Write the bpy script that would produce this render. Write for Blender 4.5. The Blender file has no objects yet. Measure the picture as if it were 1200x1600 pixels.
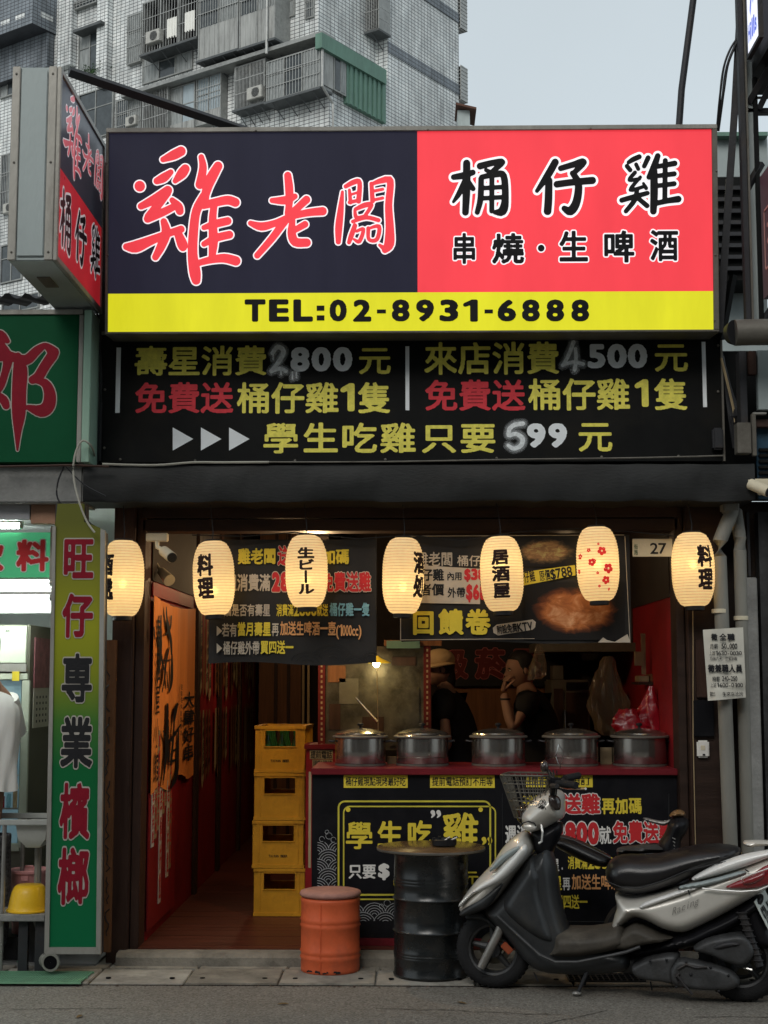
import bpy, bmesh, math, random
import numpy as np
from mathutils import Vector, Matrix, Euler
random.seed(7)
sc = bpy.context.scene
col = sc.collection
R = math.radians
# ------------------------------------------------------------------ camera
FPX = 2300.0
CL = Vector((0, -8.4, 1.58))
cd = bpy.data.cameras.new('camera'); cam = bpy.data.objects.new('camera', cd); col.objects.link(cam)
cd.sensor_fit = 'VERTICAL'; cd.sensor_height = 36.0; cd.lens = FPX / 1600 * 36
cd.clip_start = 0.1; cd.clip_end = 2000
cam.location = CL; cam.rotation_euler = (R(90 + 6.45), 0, R(0.99)); sc.camera = cam
# ------------------------------------------------------------------ sky, sun, exposure
world = bpy.data.worlds.new('World'); sc.world = world; world.use_nodes = True
wn = world.node_tree; wn.nodes.clear()
wo = wn.nodes.new('ShaderNodeOutputWorld'); wb = wn.nodes.new('ShaderNodeBackground')
sky = wn.nodes.new('ShaderNodeTexSky'); sky.sky_type = 'NISHITA'; sky.sun_disc = False
sky.sun_elevation = R(28); sky.sun_rotation = R(200); sky.air_density = 1.0; sky.dust_density = 5.0; sky.ozone_density = 2.0
mixw = wn.nodes.new('ShaderNodeMixRGB'); mixw.inputs[0].default_value = 0.86
grad = wn.nodes.new('ShaderNodeValToRGB')   # cloud deck: pale grey-blue, a little darker overhead
tc = wn.nodes.new('ShaderNodeTexCoord'); sx = wn.nodes.new('ShaderNodeSeparateXYZ')
nzw = wn.nodes.new('ShaderNodeTexNoise'); nzw.inputs['Scale'].default_value = 3.0; nzw.inputs['Detail'].default_value = 5
madd = wn.nodes.new('ShaderNodeMath'); madd.operation = 'MULTIPLY_ADD'; madd.inputs[1].default_value = 0.45
wn.links.new(tc.outputs['Generated'], sx.inputs[0]); wn.links.new(tc.outputs['Generated'], nzw.inputs['Vector'])
wn.links.new(nzw.outputs['Fac'], madd.inputs[0]); wn.links.new(sx.outputs['Z'], madd.inputs[2])
wn.links.new(madd.outputs[0], grad.inputs[0])
grad.color_ramp.elements[0].position = 0.1; grad.color_ramp.elements[0].color = (6.5, 7.35, 7.75, 1)
grad.color_ramp.elements[1].position = 0.95; grad.color_ramp.elements[1].color = (4.5, 4.95, 5.1, 1)
wn.links.new(sky.outputs[0], mixw.inputs[1]); wn.links.new(grad.outputs[0], mixw.inputs[2])
wn.links.new(mixw.outputs[0], wb.inputs[0]); wb.inputs[1].default_value = 0.127
wn.links.new(wb.outputs[0], wo.inputs[0])
sl = bpy.data.lights.new('sun', 'SUN'); sl.energy = 1.3; sl.angle = R(30); sl.color = (1, 0.97, 0.92)
so = bpy.data.objects.new('sun', sl); col.objects.link(so)
so.rotation_euler = (R(52), 0, R(-20)); so.location = (0, -20, 20)
vs = sc.view_settings; vs.view_transform = 'Standard'; vs.look = 'None'; vs.exposure = 0.0; vs.gamma = 1.0
vs.use_curve_mapping = False
try:
    sc.cycles.max_bounces = 8; sc.cycles.caustics_reflective = False; sc.cycles.sample_clamp_indirect = 4.0
except Exception: pass
# ------------------------------------------------------------------ pixels of the survey grid to places
RM = cam.rotation_euler.to_matrix()
def ray(px, py):
    return RM @ Vector(((px - 600) / FPX, (800 - py) / FPX, -1))
def P(px, py, Y):
    d = ray(px, py); t = (Y - CL.y) / d.y
    return CL + d * t
def PZ(px, py, Z=0.0):
    d = ray(px, py); t = (Z - CL.z) / d.z
    return CL + d * t
def PXp(px, py, X):
    d = ray(px, py); t = (X - CL.x) / d.x
    return CL + d * t
def PR(x0, y0, x1, y1, Y):      # rectangle -> X0,X1,Z0,Z1
    cx, cy = (x0 + x1) / 2, (y0 + y1) / 2
    return P(x0, cy, Y).x, P(x1, cy, Y).x, P(cx, y1, Y).z, P(cx, y0, Y).z
# ------------------------------------------------------------------ materials
def mat(name, c, rough=0.6, metal=0.0, var=0.18, scale=5.0, bump=0.15, bscale=60.0, dirt=0.0, dirtc=(0.03, 0.025, 0.02),
        emit=None, es=0.0, coat=0.0, stretch=None, spec=0.3, alpha=1.0):
    m = bpy.data.materials.new(name); m.use_nodes = True; nt = m.node_tree; L = nt.links.new
    b = nt.nodes['Principled BSDF']
    b.inputs['Roughness'].default_value = rough; b.inputs['Metallic'].default_value = metal
    b.inputs['Specular IOR Level'].default_value = spec
    b.inputs['Coat Weight'].default_value = coat
    t = nt.nodes.new('ShaderNodeTexCoord'); src = t.outputs['Object']
    if stretch:
        mp = nt.nodes.new('ShaderNodeMapping'); mp.inputs['Scale'].default_value = stretch; L(src, mp.inputs[0]); src = mp.outputs[0]
    n = nt.nodes.new('ShaderNodeTexNoise'); n.inputs['Scale'].default_value = scale; n.inputs['Detail'].default_value = 7; n.inputs['Roughness'].default_value = 0.65
    L(src, n.inputs['Vector'])
    r = nt.nodes.new('ShaderNodeMapRange'); r.inputs[1].default_value = 0.3; r.inputs[2].default_value = 0.7
    L(n.outputs['Fac'], r.inputs[0])
    mx = nt.nodes.new('ShaderNodeMixRGB'); L(r.outputs[0], mx.inputs[0])
    mx.inputs[1].default_value = tuple(x * (1 - var) for x in c) + (1,); mx.inputs[2].default_value = tuple(min(1, x * (1 + var)) for x in c) + (1,)
    out = mx.outputs[0]
    if dirt > 0:
        n2 = nt.nodes.new('ShaderNodeTexNoise'); n2.inputs['Scale'].default_value = scale * 0.6; n2.inputs['Detail'].default_value = 9; n2.inputs['Roughness'].default_value = 0.72
        L(src, n2.inputs['Vector'])
        r2 = nt.nodes.new('ShaderNodeMapRange'); r2.inputs[1].default_value = 0.5; r2.inputs[2].default_value = 0.68; r2.inputs[4].default_value = dirt
        L(n2.outputs['Fac'], r2.inputs[0])
        m2 = nt.nodes.new('ShaderNodeMixRGB'); L(r2.outputs[0], m2.inputs[0]); L(out, m2.inputs[1]); m2.inputs[2].default_value = dirtc + (1,)
        out = m2.outputs[0]
    L(out, b.inputs['Base Color'])
    rr = nt.nodes.new('ShaderNodeMapRange'); rr.inputs[3].default_value = max(0.03, rough - 0.1); rr.inputs[4].default_value = min(1, rough + 0.12)
    L(n.outputs['Fac'], rr.inputs[0]); L(rr.outputs[0], b.inputs['Roughness'])
    if bump > 0:
        nb = nt.nodes.new('ShaderNodeTexNoise'); nb.inputs['Scale'].default_value = bscale; nb.inputs['Detail'].default_value = 4
        L(src, nb.inputs['Vector'])
        bp = nt.nodes.new('ShaderNodeBump'); bp.inputs['Strength'].default_value = bump; bp.inputs['Distance'].default_value = 0.01
        L(nb.outputs['Fac'], bp.inputs['Height']); L(bp.outputs[0], b.inputs['Normal'])
    if es > 0:
        e = emit or c
        me_ = nt.nodes.new('ShaderNodeMixRGB'); L(r.outputs[0], me_.inputs[0])
        me_.inputs[1].default_value = tuple(x * 0.88 for x in e) + (1,); me_.inputs[2].default_value = tuple(x * 1.05 for x in e) + (1,)
        L(me_.outputs[0], b.inputs['Emission Color']); b.inputs['Emission Strength'].default_value = es
    if alpha < 1: b.inputs['Alpha'].default_value = alpha
    return m
M = {}
def mk(k, *a, **kw): M[k] = mat(k, *a, **kw); return M[k]
# ------------------------------------------------------------------ mesh builder
class MB:
    def __init__(s): s.v = []; s.f = []
    def add(s, v, f):
        o = len(s.v); s.v += [Vector(p) for p in v]; s.f += [tuple(i + o for i in q) for q in f]; return s
    def box(s, x0, x1, y0, y1, z0, z1):
        v = [(x, y, z) for x in (x0, x1) for y in (y0, y1) for z in (z0, z1)]
        return s.add(v, [(0, 1, 3, 2), (4, 6, 7, 5), (0, 4, 5, 1), (2, 3, 7, 6), (0, 2, 6, 4), (1, 5, 7, 3)])
    def pbox(s, px0, py0, px1, py1, Y, d):
        X0, X1, Z0, Z1 = PR(px0, py0, px1, py1, Y); return s.box(X0, X1, Y, Y + d, Z0, Z1)
    def cyl(s, a, b, r, r2=None, n=12, cap=True):
        a = Vector(a); b = Vector(b); r2 = r if r2 is None else r2
        q = (b - a).to_track_quat('Z', 'Y'); v = []
        for c, rr in ((a, r), (b, r2)):
            for i in range(n):
                t = 2 * math.pi * i / n; v.append(c + q @ Vector((math.cos(t) * rr, math.sin(t) * rr, 0)))
        f = [(i, (i + 1) % n, n + (i + 1) % n, n + i) for i in range(n)]
        if cap: f += [tuple(range(n))[::-1], tuple(range(n, 2 * n))]
        return s.add(v, f)
    def tube(s, pts, r, n=6):
        pts = [Vector(p) for p in pts]; v = []; m = len(pts)
        rs = r if isinstance(r, (list, tuple)) else [r] * m
        for i, p in enumerate(pts):
            d = (pts[min(i + 1, m - 1)] - pts[max(i - 1, 0)]).normalized(); q = d.to_track_quat('Z', 'Y')
            for k in range(n):
                t = 2 * math.pi * k / n; v.append(p + q @ Vector((math.cos(t) * rs[i], math.sin(t) * rs[i], 0)))
        f = [(i * n + k, i * n + (k + 1) % n, (i + 1) * n + (k + 1) % n, (i + 1) * n + k) for i in range(m - 1) for k in range(n)]
        f += [tuple(range(n))[::-1], tuple(range((m - 1) * n, m * n))]
        return s.add(v, f)
    def lathe(s, prof, c=(0, 0, 0), n=32, cap=True, axis='Z'):
        v = []; m = len(prof)
        for (r, z) in prof:
            for k in range(n):
                t = 2 * math.pi * k / n
                if axis == 'Z': v.append((c[0] + r * math.cos(t), c[1] + r * math.sin(t), c[2] + z))
                elif axis == 'Y': v.append((c[0] + r * math.cos(t), c[1] + z, c[2] + r * math.sin(t)))
                else: v.append((c[0] + z, c[1] + r * math.cos(t), c[2] + r * math.sin(t)))
        f = [(i * n + k, i * n + (k + 1) % n, (i + 1) * n + (k + 1) % n, (i + 1) * n + k) for i in range(m - 1) for k in range(n)]
        if cap: f += [tuple(range(n))[::-1], tuple(range((m - 1) * n, m * n))]
        return s.add(v, f)
    def ell(s, c, r, n=16, m=10, fn=None):
        v = []
        for i in range(m + 1):
            ph = math.pi * i / m
            for k in range(n):
                t = 2 * math.pi * k / n; p = Vector((math.sin(ph) * math.cos(t), math.sin(ph) * math.sin(t), math.cos(ph)))
                if fn: p = fn(p)
                v.append((c[0] + p[0] * r[0], c[1] + p[1] * r[1], c[2] + p[2] * r[2]))
        return s.add(v, [(i * n + k, (i + 1) * n + k, (i + 1) * n + (k + 1) % n, i * n + (k + 1) % n) for i in range(m) for k in range(n)])
    def prism(s, poly, d, fr):       # poly [(u,v)], thickness d towards -n ; fr = (o,u,v,n)
        o, U, V, N = fr; n = len(poly)
        v = [o + U * a + V * b for a, b in poly] + [o + U * a + V * b - N * d for a, b in poly]
        f = [tuple(range(n)), tuple(range(n, 2 * n))[::-1]] + [(i, n + i, n + (i + 1) % n, (i + 1) % n) for i in range(n)]
        return s.add(v, f)
    def xf(s, mtx): s.v = [mtx @ p for p in s.v]; return s
    def build(s, name, m, parent=None, smooth=False, bevel=0.0, org=None, weld=True, ang=40):
        me = bpy.data.meshes.new(name)
        if parent is not None:
            r = parent; 
            o = Vector(r['_org']) if '_org' in r else Vector((0, 0, 0))
        elif org is not None: o = Vector(org)
        else:
            xs = [p.x for p in s.v]; ys = [p.y for p in s.v]; zs = [p.z for p in s.v]
            o = Vector(((min(xs) + max(xs)) / 2, (min(ys) + max(ys)) / 2, min(zs)))
        me.from_pydata([tuple(p - o) for p in s.v], [], s.f)
        bm = bmesh.new(); bm.from_mesh(me)
        if weld: bmesh.ops.remove_doubles(bm, verts=bm.verts, dist=1e-5)
        if weld: bmesh.ops.recalc_face_normals(bm, faces=bm.faces)
        if bevel > 0:
            es = [e for e in bm.edges if len(e.link_faces) == 2 and e.calc_face_angle(0) > 0.6]
            bmesh.ops.bevel(bm, geom=es, offset=bevel, segments=2, affect='EDGES', clamp_overlap=True)
        bm.to_mesh(me); bm.free()
        if smooth:
            me.shade_smooth()
            try: me.set_sharp_from_angle(angle=R(ang))
            except Exception: pass
        me.materials.append(M[m] if isinstance(m, str) else m)
        ob = bpy.data.objects.new(name, me); col.objects.link(ob)
        if parent is not None:
            ob.parent = parent; ob['_org'] = tuple(o)
        else:
            ob.location = o; ob['_org'] = tuple(o)
        return ob
def tag(o, label=None, cat=None, group=None, kind=None):
    if label: o['label'] = label
    if cat: o['category'] = cat
    if group: o['group'] = group
    if kind: o['kind'] = kind
    return o
def thing(name, label, cat, loc=(0, 0, 0), group=None):
    o = bpy.data.objects.new(name, None); col.objects.link(o); o.location = loc; o['_org'] = tuple(loc); o.empty_display_size = 0.1
    return tag(o, label, cat, group)
def Bx(*a): return MB().box(*a)
def PB(*a): return MB().pbox(*a)
def copy_part(o, parent, dx=Vector((0, 0, 0))):
    c = o.copy(); col.objects.link(c); c.parent = parent; c.location = Vector(o.location) + Vector(dx); return c
def copy_tree(o, loc=None, parent=None):
    c = o.copy(); col.objects.link(c)
    if parent is not None: c.parent = parent
    if loc is not None: c.location = loc
    for ch in list(o.children): copy_tree(ch, None, c)
    return c
# ------------------------------------------------------------------ lettering: glyph and brush fields -> clean flat meshes
def sdf_from_mask(mask, Rw):
    h, w = mask.shape; big = 1e6
    out = np.full((h, w), big); inn = np.full((h, w), big)
    pm = np.pad(mask, Rw, constant_values=False); Ri = min(Rw, 4)
    pi = np.pad(mask, Ri, constant_values=False)
    for dy in range(-Rw, Rw + 1):
        for dx in range(-Rw, Rw + 1):
            d = dx * dx + dy * dy
            if d > Rw * Rw: continue
            sh = pm[Rw + dy:Rw + dy + h, Rw + dx:Rw + dx + w]
            out = np.where(sh, np.minimum(out, d), out)
    for dy in range(-Ri, Ri + 1):
        for dx in range(-Ri, Ri + 1):
            d = dx * dx + dy * dy
            sh = pi[Ri + dy:Ri + dy + h, Ri + dx:Ri + dx + w]
            inn = np.where(~sh, np.minimum(inn, d), inn)
    out = np.sqrt(np.minimum(out, (Rw + 1) ** 2)); inn = np.sqrt(np.minimum(inn, (Ri + 1) ** 2))
    F = np.where(mask, -(inn - 0.5), out - 0.5)
    k = np.pad(F, 1, mode='edge')
    return (k[:-2, 1:-1] + k[2:, 1:-1] + k[1:-1, :-2] + k[1:-1, 2:] + 4 * k[1:-1, 1:-1]) / 8
def contour_mesh(F, iso, maxrun=400):
    ins = F < iso; h, w = F.shape
    verts = []; faces = []
    c = ins[:-1, :-1].astype(int) + ins[:-1, 1:] + ins[1:, 1:] + ins[1:, :-1]
    for j in range(h - 1):
        row = c[j]; i = 0
        while i < w - 1:
            if row[i] == 4:
                k = i
                while k < w - 1 and row[k] == 4 and k - i < maxrun: k += 1
                o = len(verts); verts += [(i, j), (k, j), (k, j + 1), (i, j + 1)]; faces.append((o, o + 1, o + 2, o + 3)); i = k
            elif row[i] > 0:
                cs = ((i, j), (i + 1, j), (i + 1, j + 1), (i, j + 1)); poly = []
                for q in range(4):
                    a = cs[q]; b = cs[(q + 1) % 4]; fa = F[a[1], a[0]]; fb = F[b[1], b[0]]
                    if fa < iso: poly.append(a)
                    if (fa < iso) != (fb < iso):
                        t = (iso - fa) / (fb - fa); poly.append((a[0] + t * (b[0] - a[0]), a[1] + t * (b[1] - a[1])))
                if len(poly) >= 3:
                    o = len(verts); verts += poly; faces.append(tuple(range(o, o + len(poly))))
                i += 1
            else: i += 1
    return verts, faces
_gf = {}
def glyph(ch, N, PAD):
    key = (ch, N)
    if key in _gf: return _gf[key]
    c = bpy.data.curves.new('t', 'FONT'); c.body = ch; c.resolution_u = 3
    o = bpy.data.objects.new('t', c); col.objects.link(o)
    me = bpy.data.meshes.new_from_object(o)
    adv = 1.0
    vs = np.array([v.co[:2] for v in me.vertices]) if len(me.vertices) else np.zeros((0, 2))
    me.calc_loop_triangles()
    tris = [tuple(t.vertices) for t in me.loop_triangles]
    bpy.data.objects.remove(o); bpy.data.curves.remove(c); bpy.data.meshes.remove(me)
    if len(vs) == 0:
        _gf[key] = None; return None
    if ch == '1':   # a figure one with its flag
        vs = np.array([(0.24, 0.0), (0.33, 0.0), (0.33, 0.73), (0.24, 0.73), (0.08, 0.55), (0.08, 0.61), (0.26, 0.73), (0.26, 0.64)]); tris = [(0, 1, 2), (0, 2, 3), (4, 5, 6), (4, 6, 7)]
    x0, y0 = vs.min(0); x1, y1 = vs.max(0)
    pad = PAD / N
    w = int((x1 - x0 + 2 * pad) * N) + 2; h = int((y1 - y0 + 2 * pad) * N) + 2
    mask = np.zeros((h, w), bool)
    for t in tris:
        p = (vs[list(t)] - [x0 - pad, y0 - pad]) * N
        a, b = np.floor(p.min(0)).astype(int), np.ceil(p.max(0)).astype(int)
        xs = np.arange(max(0, a[0]), min(w, b[0] + 1)); ys = np.arange(max(0, a[1]), min(h, b[1] + 1))
        if len(xs) == 0 or len(ys) == 0: continue
        X, Y = np.meshgrid(xs, ys)
        d = (p[1, 0] - p[0, 0]) * (p[2, 1] - p[0, 1]) - (p[2, 0] - p[0, 0]) * (p[1, 1] - p[0, 1])
        if abs(d) < 1e-12: continue
        l1 = ((p[1, 0] - X) * (p[2, 1] - Y) - (p[2, 0] - X) * (p[1, 1] - Y)) / d
        l2 = ((p[2, 0] - X) * (p[0, 1] - Y) - (p[0, 0] - X) * (p[2, 1] - Y)) / d
        l3 = 1 - l1 - l2
        mask[np.ix_(ys, xs)] |= (l1 >= -1e-6) & (l2 >= -1e-6) & (l3 >= -1e-6)
    F = sdf_from_mask(mask, PAD - 1)
    _gf[key] = (F, x0 - pad, y0 - pad, (x0, y0, x1, y1)); return _gf[key]
_gm = {}
def glyph_mesh(ch, off, N, maxrun):
    key = (ch, round(off, 4), N, maxrun)
    if key not in _gm:
        g = glyph(ch, N, max(6, int(0.085 * N) + 2))
        if g is None: _gm[key] = None
        else:
            F, ox, oy, bb = g; v, f = contour_mesh(F, off * N, maxrun)
            _gm[key] = ([(a / N + ox, b / N + oy) for a, b in v], f, bb)
    return _gm[key]
def frame_Y(Y): return (Vector((0, Y, 0)), Vector((1, 0, 0)), Vector((0, 0, 1)), Vector((0, -1, 0)))
def row(chars, rect, fr, m, parent, off=0.02, N=44, outl=None, lift=0.0015, name='lettering', vertical=False, maxrun=400, wrap=None, org=None, cells=None, slant=0.0, rot=0.0):
    """chars laid out in even cells of rect (u0,u1,v0,v1) on frame fr; outl=(extra offset, material)"""
    u0, u1, v0, v1 = rect; o, U, V, Nn = fr; n = len(chars); obs = []
    layers = ([(off + outl[0], outl[1], lift)] if outl else []) + [(off, m, lift + (0.0015 if outl else 0))]
    cj = off * 0.64
    for (of, mt, lf) in layers:
        mb = MB()
        for k, ch in enumerate(chars):
            if ch == ' ': continue
            if vertical: cu0, cu1 = u0, u1; cv1 = v1 - (v1 - v0) * k / n; cv0 = v1 - (v1 - v0) * (k + 1) / n
            else: cu0 = u0 + (u1 - u0) * k / n; cu1 = u0 + (u1 - u0) * (k + 1) / n; cv0, cv1 = v0, v1
            asc = ord(ch) < 0x2000
            g = glyph_mesh(ch, of if asc else of - off + cj, N, maxrun)
            if g is None: continue
            vs, fs, bb = g
            if asc:   # keep height of capitals, centre in the cell
                H = 0.73; sy = (cv1 - cv0) / (H + 2 * off); sx_ = min((cu1 - cu0) / (bb[2] - bb[0] + 2 * off) * 0.96, sy * 1.15)
                mx_ = (bb[0] + bb[2]) / 2; my_ = 0.35
            else:
                tot = cj + (outl[0] if (outl and n == 1) else 0)
                sx_ = (cu1 - cu0) / ((0.93 + 2 * tot) if n == 1 else (0.97 + cj)); sy = (cv1 - cv0) / (0.91 + 2 * tot)
                if vertical: sx_ = (cu1 - cu0) / (0.93 + 2 * cj); sy = (cv1 - cv0) / 1.04
                mx_ = 0.5; my_ = 0.375
                if bb[0] > 1.2: mx_ = (bb[0] + bb[2]) / 2
            cu = (cu0 + cu1) / 2; cv = (cv0 + cv1) / 2; pts = []
            for a, b in vs:
                uu = cu + (a - mx_) * sx_; vv = cv + (b - my_) * sy
                uu += (vv - (v0 + v1) / 2) * slant
                if rot:
                    cx_, cy_ = (u0 + u1) / 2, (v0 + v1) / 2; ca, sa = math.cos(rot), math.sin(rot)
                    uu, vv = cx_ + (uu - cx_) * ca - (vv - cy_) * sa, cy_ + (uu - cx_) * sa + (vv - cy_) * ca
                pts.append(wrap(uu, vv, lf) if wrap else o + U * uu + V * vv + Nn * lf)
            mb.add(pts, fs)
        if mb.v:
            obs.append(mb.build('lettering_outline' if (outl and mt is outl[1] and mt != m) else name, mt, parent, weld=False, org=org))
    return obs
def prow(chars, px0, py0, px1, py1, Y, m, parent, **kw):
    X0, X1, Z0, Z1 = PR(px0, py0, px1, py1, Y)
    return row(chars, (X0, X1, Z0, Z1), frame_Y(Y), m, parent, **kw)
def strokes_mesh(strokes, off, h):
    """strokes [[(x,y,r),...]] -> contour mesh of their union grown by off"""
    A = [p for s in strokes for p in s]
    x0 = min(p[0] - p[2] for p in A) - off - 2 * h; x1 = max(p[0] + p[2] for p in A) + off + 2 * h
    y0 = min(p[1] - p[2] for p in A) - off - 2 * h; y1 = max(p[1] + p[2] for p in A) + off + 2 * h
    X, Y = np.meshgrid(np.arange(x0, x1, h), np.arange(y0, y1, h)); F = np.full(X.shape, 1e3)
    for s in strokes:
        if len(s) == 1: F = np.minimum(F, np.hypot(X - s[0][0], Y - s[0][1]) - s[0][2]); continue
        if len(s) > 2:   # smooth the spine
            q = []
            for i in range(len(s) - 1):
                a = s[max(i - 1, 0)]; b = s[i]; c = s[i + 1]; d = s[min(i + 2, len(s) - 1)]
                for t in (0, 0.25, 0.5, 0.75):
                    q.append(tuple(0.5 * (2 * b[k] + (c[k] - a[k]) * t + (2 * a[k] - 5 * b[k] + 4 * c[k] - d[k]) * t * t + (3 * b[k] - a[k] - 3 * c[k] + d[k]) * t ** 3) for k in range(3)))
            q.append(s[-1]); s = q
        for a, b in zip(s[:-1], s[1:]):
            dx, dy = b[0] - a[0], b[1] - a[1]; L2 = dx * dx + dy * dy + 1e-12
            t = np.clip(((X - a[0]) * dx + (Y - a[1]) * dy) / L2, 0, 1)
            F = np.minimum(F, np.hypot(X - a[0] - t * dx, Y - a[1] - t * dy) - (a[2] + t * (b[2] - a[2])))
    v, f = contour_mesh(F, off)
    return [(x0 + a * h, y0 + b * h) for a, b in v], f
def brush(strokes, mapf, layers, parent, h=2.0, name='lettering'):
    """layers [(off, material, lift)], mapf(x,y,lift)->Vector"""
    for off, mt, lf in layers:
        v, f = strokes_mesh(strokes, off, h)
        MB().add([mapf(a, b, lf) for a, b in v], f).build(name if mt == layers[-1][1] else 'lettering_outline', mt, parent, weld=False)
# ================================================================== materials
mk('steel_dark', (0.035, 0.036, 0.04), 0.55, 0.3, dirt=0.5, dirtc=(0.07, 0.05, 0.035))
mk('alu', (0.33, 0.32, 0.29), 0.42, 0.3, dirt=0.5, dirtc=(0.12, 0.10, 0.08), stretch=(1, 1, 0.3))
mk('alu_dark', (0.15, 0.14, 0.12), 0.5, 0.3, dirt=0.6, dirtc=(0.05, 0.04, 0.03))
mk('sheet_grey', (0.34, 0.39, 0.39), 0.5, 0.2, var=0.08, dirt=0.35, dirtc=(0.16, 0.17, 0.16), stretch=(1, 1, 0.35))
mk('panel_black', (0.006, 0.0065, 0.0065), 0.55, 0.0, var=0.4, scale=3, dirt=0.5, dirtc=(0.017, 0.015, 0.011), bump=0.03, spec=0.12)
mk('beam_black', (0.019, 0.020, 0.020), 0.6, 0.1, var=0.35, scale=4, dirt=0.6, dirtc=(0.018, 0.016, 0.014), stretch=(0.5, 1, 1.5))
mk('concrete', (0.23, 0.23, 0.22), 0.85, var=0.3, scale=3.5, bump=0.4, dirt=0.6, dirtc=(0.09, 0.085, 0.08))
mk('paving', (0.27, 0.25, 0.21), 0.85, var=0.3, scale=5, bump=0.5, bscale=90, dirt=0.8, dirtc=(0.09, 0.08, 0.07))
mk('print_yellow', (0.82, 0.74, 0.12), 0.55, var=0.18, scale=30, dirt=0.25, dirtc=(0.5, 0.45, 0.12))
mk('print_red', (0.66, 0.04, 0.055), 0.55, var=0.15, scale=30)
mk('print_grey', (0.80, 0.84, 0.86), 0.55, var=0.1)
mk('print_white', (0.72, 0.70, 0.66), 0.6, var=0.06)
mk('print_black', (0.012, 0.012, 0.014), 0.5, var=0.1)
mk('print_gold', (0.75, 0.58, 0.05), 0.55, var=0.1)
mk('print_orange', (0.75, 0.36, 0.14), 0.6, var=0.1)
mk('print_blue', (0.20, 0.42, 0.50), 0.6, var=0.1)
mk('print_crimson', (0.55, 0.025, 0.03), 0.55, var=0.1)
# backlit light box films (they give off light)
mk('film_navy', (0.012, 0.012, 0.02), 0.45, spec=0.15, emit=(0.014, 0.014, 0.026), es=1.0, scale=1.6, stretch=(2.2, 1, 0.5), var=0.15, bump=0.02)
mk('film_red', (0.4, 0.05, 0.06), 0.45, spec=0.15, emit=(0.78, 0.042, 0.058), es=1.0, scale=1.6, stretch=(2.2, 1, 0.5), var=0.05, bump=0.02)
mk('film_yellow', (0.25, 0.25, 0.03), 0.45, spec=0.15, emit=(0.66, 0.63, 0.012), es=1.0, scale=1.8, stretch=(2.2, 1, 0.5), var=0.06, bump=0.02)
mk('film_white', (0.7, 0.7, 0.68), 0.35, emit=(0.72, 0.70, 0.74), es=1.0, var=0.03, bump=0.02)
mk('film_ink', (0.012, 0.012, 0.014), 0.35, var=0.1, bump=0.02)
mk('film_black', (0.02, 0.02, 0.02), 0.35, emit=(0.012, 0.011, 0.016), es=1.0, bump=0.0)
mk('film_navy_dim', (0.06, 0.065, 0.085), 0.3, emit=(0.008, 0.008, 0.012), es=1.0, bump=0.02, dirt=0.3, dirtc=(0.1, 0.1, 0.12))
mk('film_red_dim', (0.42, 0.03, 0.045), 0.3, emit=(0.22, 0.008, 0.012), es=1.0, bump=0.02)
mk('film_rose_dim', (0.6, 0.12, 0.16), 0.3, emit=(0.25, 0.05, 0.06), es=1.0, bump=0.02)
mk('film_pale_dim', (0.7, 0.7, 0.72), 0.3, emit=(0.22, 0.2, 0.21), es=1.0, bump=0.0)
mk('sign_green', (0.005, 0.075, 0.030), 0.5, spec=0.08, var=0.15, scale=2, bump=0.03, dirt=0.25, dirtc=(0.01, 0.05, 0.03))
mk('sign_maroon', (0.22, 0.010, 0.022), 0.5, spec=0.1, var=0.15, bump=0.02)
mk('sign_pale', (0.40, 0.37, 0.33), 0.45, var=0.1)
mk('mint', (0.30, 0.46, 0.36), 0.6, var=0.15, dirt=0.4, dirtc=(0.18, 0.24, 0.19), stretch=(1, 1, 0.2))
mk('wood_floor', (0.085, 0.022, 0.013), 0.42, var=0.45, scale=4, stretch=(0.5, 6, 1), bump=0.15)
mk('wood_dark', (0.045, 0.022, 0.015), 0.5, var=0.4, scale=5, stretch=(4, 4, 0.4), bump=0.2)
mk('wood_brown', (0.20, 0.085, 0.035), 0.5, var=0.35, scale=5, stretch=(6, 6, 0.4), bump=0.15)
mk('lintel', (0.03, 0.016, 0.011), 0.5, var=0.4, scale=4, stretch=(0.5, 1, 4), bump=0.15)
mk('red_paint', (0.25, 0.010, 0.014), 0.5, var=0.25, scale=3, bump=0.08, dirt=0.35, dirtc=(0.10, 0.01, 0.01))
mk('counter_red', (0.15, 0.012, 0.018), 0.35, var=0.25, dirt=0.3, dirtc=(0.07, 0.012, 0.012))
mk('counter_black', (0.008, 0.008, 0.010), 0.35, var=0.3, bump=0.03, spec=0.2, dirt=0.3, dirtc=(0.03, 0.028, 0.03))
mk('dark_wall', (0.028, 0.02, 0.017), 0.7, var=0.4, dirt=0.4, dirtc=(0.05, 0.03, 0.02))
mk('board_tan', (0.34, 0.26, 0.15), 0.7, var=0.2)
mk('stainless', (0.42, 0.40, 0.37), 0.2, 0.95, var=0.08, stretch=(8, 8, 0.5), bump=0.03)
mk('stainless_dull', (0.17, 0.155, 0.12), 0.5, 0.5, var=0.3, scale=3, dirt=0.5, dirtc=(0.10, 0.085, 0.06), bump=0.08)
mk('greasy_steel', (0.13, 0.115, 0.085), 0.36, 0.6, var=0.55, scale=6, dirt=0.85, dirtc=(0.03, 0.024, 0.016), bump=0.35, bscale=9)
mk('cloth_black', (0.012, 0.011, 0.012), 0.85, var=0.3, bump=0.3, bscale=30)
mk('cap_tan', (0.42, 0.29, 0.15), 0.8, var=0.15)
mk('skin', (0.30, 0.165, 0.11), 0.55, var=0.06, bump=0.05)
mk('hair', (0.012, 0.01, 0.009), 0.5, var=0.3, stretch=(20, 20, 2))
mk('cloth_white', (0.84, 0.84, 0.80), 0.85, var=0.06, bump=0.35, bscale=14, stretch=(1, 1, 0.35))
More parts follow.
